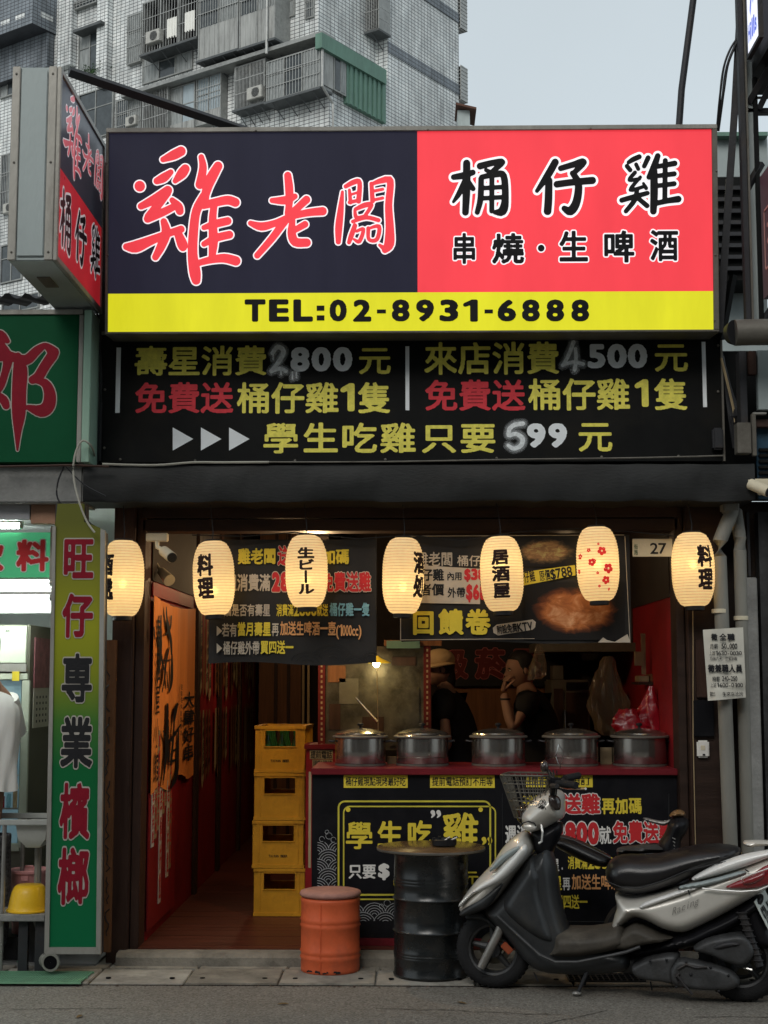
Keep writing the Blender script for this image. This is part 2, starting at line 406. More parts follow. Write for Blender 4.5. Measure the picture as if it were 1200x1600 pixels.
mk('crate_yellow', (0.62, 0.32, 0.025), 0.42, var=0.16, scale=8, dirt=0.6, dirtc=(0.22, 0.11, 0.02))
mk('bottle_green', (0.02, 0.10, 0.03), 0.1, var=0.2, bump=0, spec=0.8)
mk('plastic_red_bag', (0.38, 0.008, 0.02), 0.25, var=0.25, bump=0.5, bscale=20, spec=0.8)
mk('plastic_clear', (0.30, 0.22, 0.13), 0.18, var=0.3, bump=0.6, bscale=18, spec=0.9, alpha=0.3)
mk('pvc', (0.21, 0.205, 0.18), 0.55, var=0.22, dirt=0.7, dirtc=(0.14, 0.13, 0.11), stretch=(1, 1, 0.25))
mk('paper', (0.60, 0.575, 0.50), 0.75, var=0.10, scale=6, bump=0.3, bscale=12)
mk('ivory', (0.62, 0.56, 0.42), 0.5, var=0.08)
mk('cable', (0.018, 0.018, 0.02), 0.5)
mk('cable_pale', (0.35, 0.34, 0.29), 0.5)
mk('drum_black', (0.010, 0.012, 0.013), 0.26, 0.0, var=0.3, scale=9, bump=0.22, bscale=9, dirt=0.5, dirtc=(0.045, 0.038, 0.030), spec=0.6)
mk('stool_orange', (0.62, 0.115, 0.04), 0.45, var=0.16, scale=7, bump=0.25, bscale=10, dirt=0.55, dirtc=(0.34, 0.085, 0.045))
mk('cushion', (0.38, 0.19, 0.15), 0.7, var=0.25, scale=9, bump=0.25, dirt=0.5, dirtc=(0.22, 0.12, 0.10))
mk('table_wood', (0.11, 0.065, 0.03), 0.22, var=0.5, scale=6, stretch=(1, 8, 1), bump=0.08)
mk('rubber', (0.012, 0.012, 0.013), 0.75, var=0.3, bump=0.3, bscale=120)
mk('silver_paint', (0.66, 0.63, 0.57), 0.30, 0.25, var=0.08, scale=5, bump=0.02, coat=0.8, dirt=0.3, dirtc=(0.28, 0.24, 0.19))
mk('silver_bright', (0.78, 0.77, 0.74), 0.28, 0.1, var=0.05, coat=0.5)
mk('grey_plastic', (0.026, 0.028, 0.030), 0.38, var=0.3, scale=6, bump=0.06, dirt=0.5, dirtc=(0.065, 0.06, 0.052), spec=0.5)
mk('floor_plastic', (0.060, 0.052, 0.042), 0.6, var=0.35, scale=7, bump=0.2, dirt=0.6, dirtc=(0.16, 0.14, 0.11))
mk('seat_vinyl', (0.010, 0.009, 0.010), 0.30, var=0.3, bump=0.12, bscale=200, spec=0.6)
mk('engine_grey', (0.065, 0.066, 0.068), 0.5, 0.4, var=0.35, scale=8, bump=0.2, dirt=0.5, dirtc=(0.04, 0.035, 0.03))
mk('fork_grey', (0.30, 0.29, 0.27), 0.4, 0.6, dirt=0.4, dirtc=(0.15, 0.12, 0.10))
mk('lens_red', (0.25, 0.01, 0.015), 0.15, var=0.15, bump=0.0, spec=0.8, coat=1.0)
mk('lens_amber', (0.30, 0.06, 0.02), 0.15, bump=0.0, coat=1.0)
mk('smoked', (0.035, 0.025, 0.022), 0.15, bump=0.0, coat=1.0)
mk('chrome', (0.65, 0.64, 0.62), 0.15, 1.0, bump=0.02)
mk('wire_black', (0.12, 0.11, 0.09), 0.4, 0.4)
mk('plate_white', (0.62, 0.66, 0.62), 0.4, var=0.05)
mk('pink_plastic', (0.72, 0.33, 0.32), 0.4, var=0.06)
mk('yellow_plastic', (0.78, 0.47, 0.02), 0.3, var=0.06, scale=3, dirt=0.2, dirtc=(0.55, 0.33, 0.04))
mk('fridge', (0.52, 0.56, 0.45), 0.4, var=0.05, dirt=0.2, dirtc=(0.35, 0.36, 0.28))
mk('fridge_side', (0.16, 0.155, 0.115), 0.5, var=0.12)
mk('grate_green', (0.17, 0.36, 0.22), 0.6, var=0.2, dirt=0.5, dirtc=(0.14, 0.20, 0.13))
mk('wall_pale', (0.62, 0.64, 0.62), 0.6, var=0.06)
mk('tile_brown', (0.34, 0.19, 0.12), 0.45, var=0.25, scale=3)
mk('tile_grey', (0.40, 0.40, 0.42), 0.45, var=0.15, scale=3)
mk('sink_steel', (0.52, 0.53, 0.50), 0.32, 0.35, var=0.12, bump=0.05)
mk('tube_lamp', (0.9, 0.95, 1.0), 0.5, emit=(0.88, 1.0, 0.95), es=60.0, bump=0)
mk('black_void', (0.006, 0.006, 0.007), 0.9, spec=0.02)
mk('leaf', (0.03, 0.07, 0.02), 0.6, var=0.5)
mk('cloth_red', (0.35, 0.02, 0.03), 0.8)
mk('paving_b', (0.33, 0.31, 0.27), 0.85, var=0.3, scale=4, bump=0.5, bscale=90, dirt=0.8, dirtc=(0.10, 0.09, 0.075))
mk('paving_c', (0.22, 0.20, 0.165), 0.85, var=0.35, scale=6, bump=0.5, bscale=90, dirt=0.8, dirtc=(0.07, 0.06, 0.05))
# asphalt
def asphalt():
    m = mat('asphalt', (0.185, 0.171, 0.152), 0.85, var=0.12, scale=1.3, bump=0.0, dirt=0.6, dirtc=(0.13, 0.117, 0.10))
    nt = m.node_tree; L = nt.links.new; b = nt.nodes['Principled BSDF']
    t = nt.nodes.new('ShaderNodeTexCoord')
    v = nt.nodes.new('ShaderNodeTexVoronoi'); v.inputs['Scale'].default_value = 110; L(t.outputs['Object'], v.inputs['Vector'])
    r = nt.nodes.new('ShaderNodeValToRGB'); L(v.outputs['Color'], r.inputs[0])
    r.color_ramp.elements[0].position = 0.15; r.color_ramp.elements[0].color = (0.55, 0.53, 0.5, 1)
    r.color_ramp.elements[1].position = 0.97; r.color_ramp.elements[1].color = (1.5, 1.5, 1.45, 1)
    e = r.color_ramp.elements.new(0.995); e.color = (3.4, 3.3, 3.1, 1)
    src = b.inputs['Base Color'].links[0].from_socket
    mx = nt.nodes.new('ShaderNodeMixRGB'); mx.blend_type = 'MULTIPLY'; mx.inputs[0].default_value = 0.8; L(src, mx.inputs[1]); L(r.outputs[0], mx.inputs[2]); L(mx.outputs[0], b.inputs['Base Color'])
    bp = nt.nodes.new('ShaderNodeBump'); bp.inputs['Strength'].default_value = 0.6; bp.inputs['Distance'].default_value = 0.004
    L(v.outputs['Distance'], bp.inputs['Height']); L(bp.outputs[0], b.inputs['Normal'])
    M['asphalt'] = m
asphalt()
# wall tiles of the far block: small tiles with dark joints, real-world sizes
def tiles(name, c1, c2, mortar, bw=0.235, bh=0.115, ms=0.018):
    m = bpy.data.materials.new(name); m.use_nodes = True; nt = m.node_tree; L = nt.links.new; b = nt.nodes['Principled BSDF']
    t = nt.nodes.new('ShaderNodeTexCoord'); s = nt.nodes.new('ShaderNodeSeparateXYZ'); L(t.outputs['Object'], s.inputs[0])
    a = nt.nodes.new('ShaderNodeMath'); a.operation = 'SUBTRACT'; L(s.outputs[0], a.inputs[0]); L(s.outputs[1], a.inputs[1])
    c = nt.nodes.new('ShaderNodeCombineXYZ'); L(a.outputs[0], c.inputs[0]); L(s.outputs[2], c.inputs[1])
    k = nt.nodes.new('ShaderNodeTexBrick'); k.offset = 0; k.inputs['Scale'].default_value = 1; k.inputs['Brick Width'].default_value = bw; k.inputs['Row Height'].default_value = bh
    k.inputs['Mortar Size'].default_value = ms; k.inputs['Color1'].default_value = c1 + (1,); k.inputs['Color2'].default_value = c2 + (1,); k.inputs['Mortar'].default_value = mortar + (1,)
    k.inputs['Mortar Smooth'].default_value = 0.2; k.inputs['Bias'].default_value = 0
    L(c.outputs[0], k.inputs['Vector'])
    n = nt.nodes.new('ShaderNodeTexNoise'); n.inputs['Scale'].default_value = 0.35; n.inputs['Detail'].default_value = 8; n.inputs['Roughness'].default_value = 0.7; L(t.outputs['Object'], n.inputs['Vector'])
    mp = nt.nodes.new('ShaderNodeMapping'); mp.inputs['Scale'].default_value = (1.5, 1.5, 0.3); L(t.outputs['Object'], mp.inputs[0])
    n2 = nt.nodes.new('ShaderNodeTexNoise'); n2.inputs['Scale'].default_value = 2.0; n2.inputs['Detail'].default_value = 6; L(mp.outputs[0], n2.inputs['Vector'])
    ad = nt.nodes.new('ShaderNodeMath'); ad.operation = 'ADD'; L(n.outputs['Fac'], ad.inputs[0]); L(n2.outputs['Fac'], ad.inputs[1])
    r = nt.nodes.new('ShaderNodeMapRange'); r.inputs[1].default_value = 0.8; r.inputs[2].default_value = 1.3; r.inputs[3].default_value = 1.08; r.inputs[4].default_value = 0.48
    L(ad.outputs[0], r.inputs[0])
    mx = nt.nodes.new('ShaderNodeMixRGB'); mx.blend_type = 'MULTIPLY'; mx.inputs[0].default_value = 1; L(k.outputs['Color'], mx.inputs[1]); L(r.outputs[0], mx.inputs[2])
    L(mx.outputs[0], b.inputs['Base Color']); b.inputs['Roughness'].default_value = 0.45
    bp = nt.nodes.new('ShaderNodeBump'); bp.inputs['Strength'].default_value = 0.5; bp.inputs['Distance'].default_value = 0.02; bp.invert = True; L(k.outputs['Fac'], bp.inputs['Height']); L(bp.outputs[0], b.inputs['Normal'])
    M[name] = m
tiles('tile_white', (0.82, 0.84, 0.83), (0.72, 0.76, 0.76), (0.07, 0.075, 0.085), bw=0.25, bh=0.155, ms=0.014)
tiles('tile_slate', (0.23, 0.26, 0.29), (0.19, 0.22, 0.25), (0.05, 0.055, 0.065), bw=0.25, bh=0.165, ms=0.017)
mk('apt_frame', (0.31, 0.32, 0.31), 0.5, 0.3, dirt=0.4, dirtc=(0.1, 0.1, 0.1))
mk('apt_bar', (0.42, 0.43, 0.42), 0.5, 0.3, dirt=0.4, dirtc=(0.12, 0.11, 0.1))
mk('apt_panel', (0.36, 0.37, 0.36), 0.6, var=0.2, dirt=0.5, dirtc=(0.12, 0.12, 0.115), stretch=(1, 1, 0.2))
mk('apt_glass', (0.05, 0.06, 0.065), 0.12, var=0.3, bump=0, spec=0.7)
mk('apt_curtain', (0.27, 0.29, 0.29), 0.7, var=0.5, scale=3, stretch=(6, 6, 0.5))
mk('apt_curtain_blue', (0.36, 0.43, 0.47), 0.7, var=0.15, scale=3, stretch=(6, 6, 0.5))
mk('apt_ledge', (0.10, 0.11, 0.115), 0.6, dirt=0.4)
mk('apt_green', (0.13, 0.24, 0.19), 0.55, var=0.15, dirt=0.3, dirtc=(0.08, 0.13, 0.11), stretch=(1, 1, 0.3))
mk('rust_roof', (0.10, 0.045, 0.03), 0.7)
mk('ac_white', (0.46, 0.46, 0.43), 0.5, dirt=0.4, dirtc=(0.2, 0.19, 0.17))
# ================================================================== far apartment block (seen at an angle)
D0 = 55.5
dcam = ray(512, 800); oA = CL + dcam * (D0); oA.z = 0
TH = R(56); ROT = Matrix.Rotation(TH, 3, 'Z'); ROTi = ROT.transposed()
apt = thing('apartment_building', 'tall apartment block clad in white tiles with caged balconies, behind the shop signs', 'building', oA)
apt.rotation_euler = (0, 0, TH)
def aray(px, py): return ROTi @ (CL - oA), ROTi @ ray(px, py)
def AL(px, py, c=0.0):     # on a plane x=c (left-hand fronts)
    o, d = aray(px, py); t = (c - o.x) / d.x; return o + d * t
def AR(px, py, c=0.0):     # on a plane y=c (right-hand fronts)
    o, d = aray(px, py); t = (c - o.y) / d.y; return o + d * t
def abox(x0, x1, y0, y1, z0, z1, name, m, parent=None, smooth=False):
    mb = MB().box(x0, x1, y0, y1, z0, z1)
    return abuild(mb, name, m, parent)
def abuild(mb, name, m, parent=None):
    par = parent or apt
    old = tuple(par['_org']); par['_org'] = (0.0, 0.0, 0.0)
    o = mb.build(name, m, par); par['_org'] = old; o['_org'] = (0.0, 0.0, 0.0); return o
zroof = AL(508, 74).z; xin = AR(606, 60).x; xr = AR(718, 200).x; HT = 34.0
abox(0, xr, 0, 25, 0, zroof, 'wall', 'tile_white')
abox(xin, xr - 0.01, 0.01, 25, zroof, HT, 'wall', 'tile_white')
y1w = AL(497, 40).y
abox(0.02, xin, y1w, 25, zroof, HT, 'wall', 'tile_white')
# darker tile bands on the right-hand front, one per storey
bz0, bz1 = AR(606, 92).z, AR(606, 112).z
fl = AR(650, 114).z - AR(650, 114 + 118).z
for k in (-2, -1, 0, 1, 2):
    za = AR(650, 108).z + k * fl; zb = za + 0.46
    if zb < zroof: abox(0.0 + (xin + 0.9), xr - 0.02, -0.03, 0, za, zb, 'tile_band', 'tile_slate')
    else: abox(xin - 0.03, xr - 0.02, -0.03, 0, za, zb, 'tile_band', 'tile_slate')
# window cages on the far right edge
for k in range(-1, 2):
    zc = AR(716, 20).z + k * fl
    mb = MB()
    for q in range(9): mb.box(xr - 0.02, xr + 0.55, -0.1 + q * 0.16, -0.07 + q * 0.16, zc - 0.7, zc + 0.9)
    for q in range(10): mb.box(xr, xr + 0.55, -0.12, 1.3, zc - 0.7 + q * 0.17, zc - 0.67 + q * 0.17)
    abuild(mb, 'window_cage', 'apt_bar')
def unit(px0, py0, px1, py1, kind, c=0.0, out=0.12, mull=2, glass='apt_glass', nb=14, low=0.0, tray=False, frame='apt_frame'):
    """a window, barred window or enclosed balcony on the plane x=c; its parts are frame, panes, bars"""
    cy = (py0 + py1) / 2; cx = (px0 + px1) / 2
    ya = AL(px0, cy, c - out).y; yb = AL(px1, cy, c - out).y; z1 = AL(cx, py0, c - out).z; z0 = AL(cx, py1, c - out).z
    if ya < yb: ya, yb = yb, ya
    f = 0.055
    mb = MB(); x0 = c - out
    mb.box(x0, c + 0.02, yb, ya, z0, z0 + f); mb.box(x0, c + 0.02, yb, ya, z1 - f, z1)
    for k in range(mull + 1):
        yy = yb + (ya - yb) * k / mull; mb.box(x0, c + 0.02, min(max(yy - f / 2, yb), ya - f), min(max(yy + f / 2, yb + f), ya), z0 + f, z1 - f)
    if kind != 'cage': mb.box(x0 + 0.01, c + 0.02, yb + f, ya - f, z0 + (z1 - z0) * 0.62, z0 + (z1 - z0) * 0.62 + 0.04)
    w = abuild(mb, 'window', frame)
    zz0 = z0 + f + (z1 - z0) * low
    if glass == 'apt_curtain' and mull > 1: glass = ['apt_curtain', 'apt_glass', 'apt_curtain']
    for k in range(mull):
        a = yb + (ya - yb) * k / mull + f / 2 + 0.01; b = yb + (ya - yb) * (k + 1) / mull - f / 2 - 0.01
        g = glass if not isinstance(glass, (list, tuple)) else glass[k % len(glass)]
        if kind == 'cage':
            abuild(MB().box(c - 0.03, c - 0.015, a, b, zz0, z1 - f), 'pane', g, w)
        else:
            abuild(MB().box(x0 + 0.03 + (k % 2) * 0.02, x0 + 0.045 + (k % 2) * 0.02, a, b, zz0, z1 - f), 'pane', g, w)
    if low > 0:
        mb = MB(); n = max(3, int((ya - yb) / 0.14))
        for k in range(n):
            a = yb + f + (ya - yb - 2 * f) * k / n; b = yb + f + (ya - yb - 2 * f) * (k + 1) / n
            mb.box(x0 + (0.015 if k % 2 else 0.03), x0 + 0.06, a, b, z0 + f, zz0)
        abuild(mb, 'corrugated_panel', 'apt_panel', w)
    if kind in ('bars', 'cage'):
        mb = MB(); n = nb
        for k in range(1, n):
            yy = yb + (ya - yb) * k / n; mb.box(x0 - 0.02, x0 - 0.005, yy - 0.011, yy + 0.011, zz0, z1 - f)
        for q in (0.33, 0.66): mb.box(x0 - 0.025, x0 - 0.002, yb, ya, zz0 + (z1 - zz0) * q - 0.012, zz0 + (z1 - zz0) * q + 0.012)
        abuild(mb, 'window_bars', 'apt_bar', w)
        if kind == 'cage':
            mb = MB()
            for yy in (yb, ya):
                for q in range(6): mb.box(x0, c, yy - 0.011, yy + 0.011, z0 + (z1 - z0) * q / 5 - 0.012, z0 + (z1 - z0) * q / 5 + 0.012)
            abuild(mb, 'cage_side', 'apt_bar', w)
    if tray:
        mb = MB().box(x0 - 0.08, c, yb - 0.05, ya + 0.05, z0 - 0.09, z0 - 0.002)
        for k in range(4):
            yy = yb + (ya - yb) * (k + 0.5) / 4; mb.tube([(x0, yy, z0 - 0.1), (c, yy, z0 - 0.55)], 0.025, 4)
        abuild(mb, 'balcony_tray', 'apt_ledge')
    return w
# lower row of enclosed balconies, below the long ledge
unit(416, 84, 500, 148, 'bars', out=0.75, mull=3, glass='apt_curtain', nb=18, tray=True)
unit(366, 98, 414, 166, 'cage', out=0.6, mull=2, glass='black_void', nb=22, tray=True)
unit(306, 118, 345, 192, 'bars', out=0.4, mull=2, glass='apt_curtain_blue', nb=10, low=0.25)
unit(264, 133, 304, 216, 'window', out=0.4, mull=2, glass=['apt_curtain_blue', 'apt_curtain'], low=0.28)
unit(222, 140, 262, 205, 'cage', out=0.55, mull=2, glass='black_void', nb=16, tray=True)
unit(180, 152, 220, 216, 'bars', out=0.4, mull=2, glass='apt_curtain', nb=12)
unit(122, 140, 176, 216, 'window', out=0.1, mull=2, glass='apt_glass')
# upper row
unit(310, -30, 372, 86, 'bars', out=0.95, mull=2, glass='apt_curtain', nb=16, low=0.42, tray=True)
unit(374, -50, 430, 68, 'bars', out=0.95, mull=2, glass='apt_curtain', nb=14, low=0.42, tray=True)
unit(222, 76, 300, 120, 'window', out=0.06, mull=3, glass='apt_curtain')
unit(222, -10, 308, 72, 'cage', out=0.7, mull=3, glass='black_void', nb=20, tray=True)
unit(198, 22, 220, 98, 'bars', out=0.2, mull=1, glass='apt_curtain', nb=7)
unit(434, -12, 460, 28, 'window', out=0.06, mull=2, glass='apt_curtain')
unit(476, -12, 490, 28, 'bars', out=0.06, mull=1, glass='apt_glass', nb=5)
unit(506, -30, 592, 58, 'cage', c=xin, out=0.8, mull=3, glass=['black_void', 'apt_curtain', 'black_void'], nb=24, tray=True)
unit(122, 46, 158, 118, 'window', out=0.05, mull=2, glass=['apt_glass', 'apt_curtain'])
unit(100, 0, 150, 12, 'bars', out=0.2, mull=2, nb=10)
unit(0, 70, 24, 150, 'window', out=0.1, mull=2, glass=['apt_glass', 'apt_curtain'])
unit(0, 240, 20, 330, 'bars', out=0.3, mull=2, nb=8, glass='apt_curtain')
unit(0, 380, 34, 440, 'window', out=0.1, mull=2)
unit(2, 462, 60, 486, 'window', out=0.1, mull=2)
# piers of tile standing proud between the windows
for (a, b, t, bt) in ((160, 176, -20, 140), (100, 120, 30, 110)):
    ya, yb = AL(a, 60).y, AL(b, 60).y
    abox(-0.35, 0.01, min(ya, yb), max(ya, yb), AL(a, bt).z, HT - 2, 'pier', 'tile_white')
# long sloping ledge over the lower row, and awnings
zl = AL(310, 108).z
abox(-0.85, 0.0, AL(505, 76, -0.8).y, AL(190, 150, -0.8).y, AL(413, 78, -0.8).z - 0.14, AL(413, 78, -0.8).z + 0.02, 'ledge', 'apt_frame')
abox(-0.6, 0, AL(160, 40, -0.5).y, AL(116, 40, -0.5).y, AL(140, 44, -0.5).z, AL(140, 44, -0.5).z + 0.12, 'awning', 'apt_ledge')
# left bay in slate tile, overhanging
yb0 = AL(88, 40, 0).y; zb0 = AL(50, 36, -2.0).z
yb1 = AR(50, 36, yb0).y
ox = AR(50, 36, yb0).x
abox(ox, 0.0, yb0, yb0 + 9, AR(50, 36, yb0).z, HT, 'bay', 'tile_slate')
for k in range(2):
    abox(ox - 0.015, ox, yb0 + 0.5 + k * 1.0, yb0 + 1.1 + k * 1.0, AR(50, 22, yb0).z, AR(50, 22, yb0).z + 0.22, 'pale_tiles', 'tile_white')
abox(ox + 0.5, ox + 1.2, yb0 - 0.015, yb0, AR(60, 24, yb0).z, AR(60, 24, yb0).z + 0.24, 'pale_tiles', 'tile_white')
abox(ox + 1.0, 0.0, yb0 + 0.1, yb0 + 9, AR(50, 92, yb0).z, AR(50, 36, yb0).z, 'bay_underside', 'tile_slate')
# enclosed corner balcony with green fascia and corrugated cladding (right-hand front)
def arect(px0, py0t, py0b, px1, py1t, py1b, y, d, name, m):
    a = AR(px0, py0t, y); b = AR(px0, py0b, y); c_ = AR(px1, py1b, y); d_ = AR(px1, py1t, y)
    z1 = (a.z + d_.z) / 2; z0 = (b.z + c_.z) / 2
    return abuild(MB().box(a.x, d_.x, y, y + d, z0, z1), name, m)
arect(503, 56, 84, 604, 104, 122, -0.32, 0.32, 'roof_fascia', 'apt_green')
a = AR(503, 62, -0.2); b = AR(604, 112, -0.2); zz1 = AR(550, 92, -0.3).z; zz0 = AR(550, 164, -0.2).z
xg0 = AR(543, 120, -0.2).x
mb = MB(); n = 17
for k in range(n):
    u0 = xg0 + (b.x - xg0) * k / n; u1 = xg0 + (b.x - xg0) * (k + 1) / n
    mb.box(u0, u1, -0.22 if k % 2 else -0.17, 0.0, zz0, zz1)
abuild(mb, 'corrugated_cladding', 'apt_green')
xw0 = AR(523, 110, -0.2).x
w = abuild(MB().box(xw0, xg0 - 0.03, -0.16, -0.12, zz0 + 0.25, zz1), 'window', 'apt_frame')
abuild(MB().box(xw0 + 0.08, (xw0 + xg0) / 2 - 0.03, -0.175, -0.162, zz0 + 0.32, zz1 - 0.1), 'pane', 'apt_glass', w)
abuild(MB().box((xw0 + xg0) / 2 + 0.03, xg0 - 0.1, -0.175, -0.162, zz0 + 0.32, zz1 - 0.1), 'pane', 'apt_curtain', w)
abuild(MB().box(-0.6, xw0 - 0.03, -0.15, -0.05, zz0 + 0.25, zz1), 'side_panel', 'apt_panel')
mb = MB().tube([(-0.75, -0.22, zz1), (-0.75, -0.22, zz0 + 0.1), (-0.1, -0.25, zz0 - 0.4), (-0.1, -0.25, zz0 - 2.2)], 0.055, 8)
abuild(mb, 'downpipe', 'apt_bar')
# air-conditioner boxes, laundry, plants: things of their own
def aworld(v): return oA + ROT @ Vector(v)
def acunit(px, py, c, label, s=1.0):
    p = AL(px, py, c); q = aworld(p)
    t = thing('air_conditioner', label, 'air conditioner', q, 'air conditioners on the apartment block'); t.rotation_euler = (0, 0, TH)
    t['_org'] = (0.0, 0.0, 0.0)
    MB().box(-0.02, 0.3 * s, -0.42 * s, 0.42 * s, 0, 0.56 * s).build('housing', 'ac_white', t, bevel=0.02)
    MB().lathe([(0.21 * s, -0.035), (0.21 * s, -0.022)], (0, -0.08 * s, 0.28 * s), 20, axis='X').build('fan_grille', 'black_void', t)
    mb = MB()
    for k in range(-4, 5): mb.box(-0.045, -0.038, -0.08 * s - 0.2 * s, -0.08 * s + 0.2 * s, 0.28 * s + k * 0.045 * s, 0.29 * s + k * 0.045 * s)
    mb.build('grille_bars', 'apt_bar', t); t['_org'] = tuple(q)
acunit(238, 66, -0.9, 'white air conditioner in the upper caged balcony near the left of the apartment block', 0.95)
acunit(397, 154, -0.8, 'white air conditioner in the lower cage beside the enclosed corner balcony', 0.9)
acunit(204, 196, -0.5, 'small air conditioner on the lower barred balcony nearest the projecting sign', 0.75)
acunit(524, 50, xin - 0.9, 'air conditioner in the topmost cage beside the tiled wall', 0.8)
acunit(12, 332, -0.5, 'air conditioner at the left photo edge beside the projecting sign', 0.8)
for (px, py, c, m, lab) in ((268, 44, -0.75, 'cloth_white', 'pale shirt hung to dry in the upper left cage of the apartment block'), (296, 34, -0.75, 'cloth_white', 'light towel hung to dry behind the upper left cage, nearest the enclosed balcony'),
                        (543, 16, xin - 0.85, 'cloth_red', 'red cloth hung inside the topmost cage beside the bare tiled wall')):
    p = AL(px, py, c); q = aworld(p)
    mb = MB(); n = 12
    for k in range(n): 
        u = k / n; mb.box(0.02 * math.sin(k * 1.9), 0.03 + 0.02 * math.sin(k * 1.9), -0.28 + 0.56 * u, -0.28 + 0.56 * (u + 1 / n), -0.45 + 0.1 * abs(math.sin(k)), 0.45)
    mb.xf(Matrix.Translation(q) @ Matrix.Rotation(TH, 4, 'Z')); tag(mb.build('laundry', m, None, org=q), lab, 'laundry')
p = aworld(AL(142, 116, -0.4)); mb = MB()
for k in range(260):
    a = Vector((random.gauss(0, 0.12), random.gauss(0, 0.45), abs(random.gauss(0.1, 0.16)))); r_ = [Vector((random.uniform(-1, 1), random.uniform(-1, 1), random.uniform(-1, 1))) * 0.07 for _ in range(3)]
    mb.add([p + ROT @ (a + q) for q in r_], [(0, 1, 2)])
tp = tag(mb.build('balcony_plants', 'leaf', None, org=p, weld=False), 'green potted plants on the window ledge above the projecting sign', 'plants', kind='stuff')
abuild(MB().tube([(-1.0, AL(417, 40, -1.0).y, AL(417, -40, -1.0).z), (-1.0, AL(417, 40, -1.0).y, AL(417, 84, -1.0).z)], 0.06, 8), 'downpipe', 'apt_bar')
# small distant shed with a rusty roof at the right foot of the block
q0 = P(718, 205, 30); q1 = P(737, 172, 30)
sh = thing('roof_shed', 'small grey shed with rusty eaves just right of the apartment block', 'shed', (q0.x, 30, q0.z - 3))
MB().box(q0.x - 0.05, q1.x - 0.05, 30, 31, 0, q1.z).build('wall', 'sheet_grey', sh)
MB().add([(q0.x - 0.1, 29.8, q1.z + 0.08), (q1.x + 0.12, 29.8, q1.z - 0.06), (q1.x + 0.12, 31, q1.z - 0.06), (q0.x - 0.1, 31, q1.z + 0.08), (q0.x - 0.1, 29.8, q1.z + 0.14), (q1.x + 0.12, 29.8, q1.z), (q1.x + 0.12, 31, q1.z), (q0.x - 0.1, 31, q1.z + 0.14)], [(0, 1, 2, 3), (4, 5, 6, 7), (0, 1, 5, 4), (1, 2, 6, 5), (2, 3, 7, 6), (3, 0, 4, 7)]).build('roof', 'rust_roof', sh)
# ================================================================== ground
MB().add([(-400, -400, -0.03), (400, -400, -0.03), (400, 400, -0.03), (-400, 400, -0.03)], [(0, 1, 2, 3)]).build('ground', 'concrete', None, org=(0, 0, -0.03)); tag(bpy.data.objects['ground'], kind='structure')
YK = PZ(600, 1541, 0).y       # road edge
MB().box(-30, 30, -30, YK - 0.004, -0.2, 0.0).build('road', 'asphalt', None, org=(0, 0, 0)); tag(bpy.data.objects['road'], kind='structure')
# paving slabs in two rows
pav = MB().box(-6, 6, YK, 0.4, -0.1, -0.006).build('pavement', 'concrete', None, org=(0, 0, 0)); tag(pav, 'grey concrete slab pavement between the road and the shops', kind='structure')
ym = YK + 0.39
x_ = P(120, 1541, YK).x - 0.5 * 5
k = 0
while x_ < 3.0:
    w_ = 0.505 + random.uniform(-0.02, 0.02)
    for (ya, yb, sh_) in ((YK + 0.004, ym - 0.004, 0.0), (ym + 0.004, ym + 0.42, 0.02)):
        mb = MB().box(x_ + 0.005 + sh_, x_ + w_ - 0.005 + sh_, ya, yb, -0.05, random.uniform(0.004, 0.013))
        o = mb.build('slab', random.choice(('paving', 'paving_b', 'paving_c')), pav, bevel=0.004)
    if -1.9 < x_ < 2.5:   # lifting holes
        for q in (0.08, w_ - 0.08):
            MB().lathe([(0.014, 0.0), (0.014, 0.0045)], (x_ + q, YK + 0.13, 0.010), 10).build('lifting_hole', 'black_void', pav)
    x_ += w_; k += 1
MB().box(-6, 6, YK - 0.003, YK + 0.003, -0.08, 0.003).build('kerb_joint', 'black_void', pav)
# ================================================================== restaurant building
rb = thing('restaurant_building', 'dark red and brown restaurant front with open doorway under the big yellow-bottomed light box', 'building', (0, 0.5, 0))
XL = P(222, 1200, 0.05).x; XR = P(1061, 1200, 0.05).x
ZO = P(600, 832, 0.05).z; ZF = 0.085
ZC = 3.0
def S(x0, x1, y0, y1, z0, z1, name, m, par=rb, **k): return MB().box(x0, x1, y0, y1, z0, z1).build(name, m, par, **k)
XPL = P(172, 1200, 0.0).x; XPR = P(1128, 1200, 0.0).x
# jambs
S(XPL, XL - 0.052, -0.02, 0.25, 0, ZO + 0.6, 'door_post', 'wood_dark', bevel=0.006)
S(XL - 0.048, XL, 0.03, 0.22, 0, ZO + 0.3, 'door_frame', 'wood_dark', bevel=0.004)
S(XR, XR + 0.045, 0.03, 0.22, 0, ZO + 0.3, 'door_frame', 'lintel', bevel=0.004)
S(XR + 0.05, XPR + 0.03, -0.02, 0.25, 0, ZO + 0.6, 'door_post', 'lintel', bevel=0.006)
S(XR + 0.052, XR + 0.06, -0.03, -0.021, 0.1, ZO, 'trim_strip', 'wood_dark')
# lintel boards above opening
for k in range(4):
    z0 = ZO + 0.008 + k * 0.075; S(XL - 0.02, XR + 0.02, 0.03 - 0.012 * (k % 2), 0.2, z0, z0 + 0.069, 'lintel_board', 'lintel', bevel=0.004)
S(XPL, XPR + 0.05, -0.04, 0.3, ZO + 0.31, P(600, 700, 0).z, 'soffit_wall', 'beam_black')
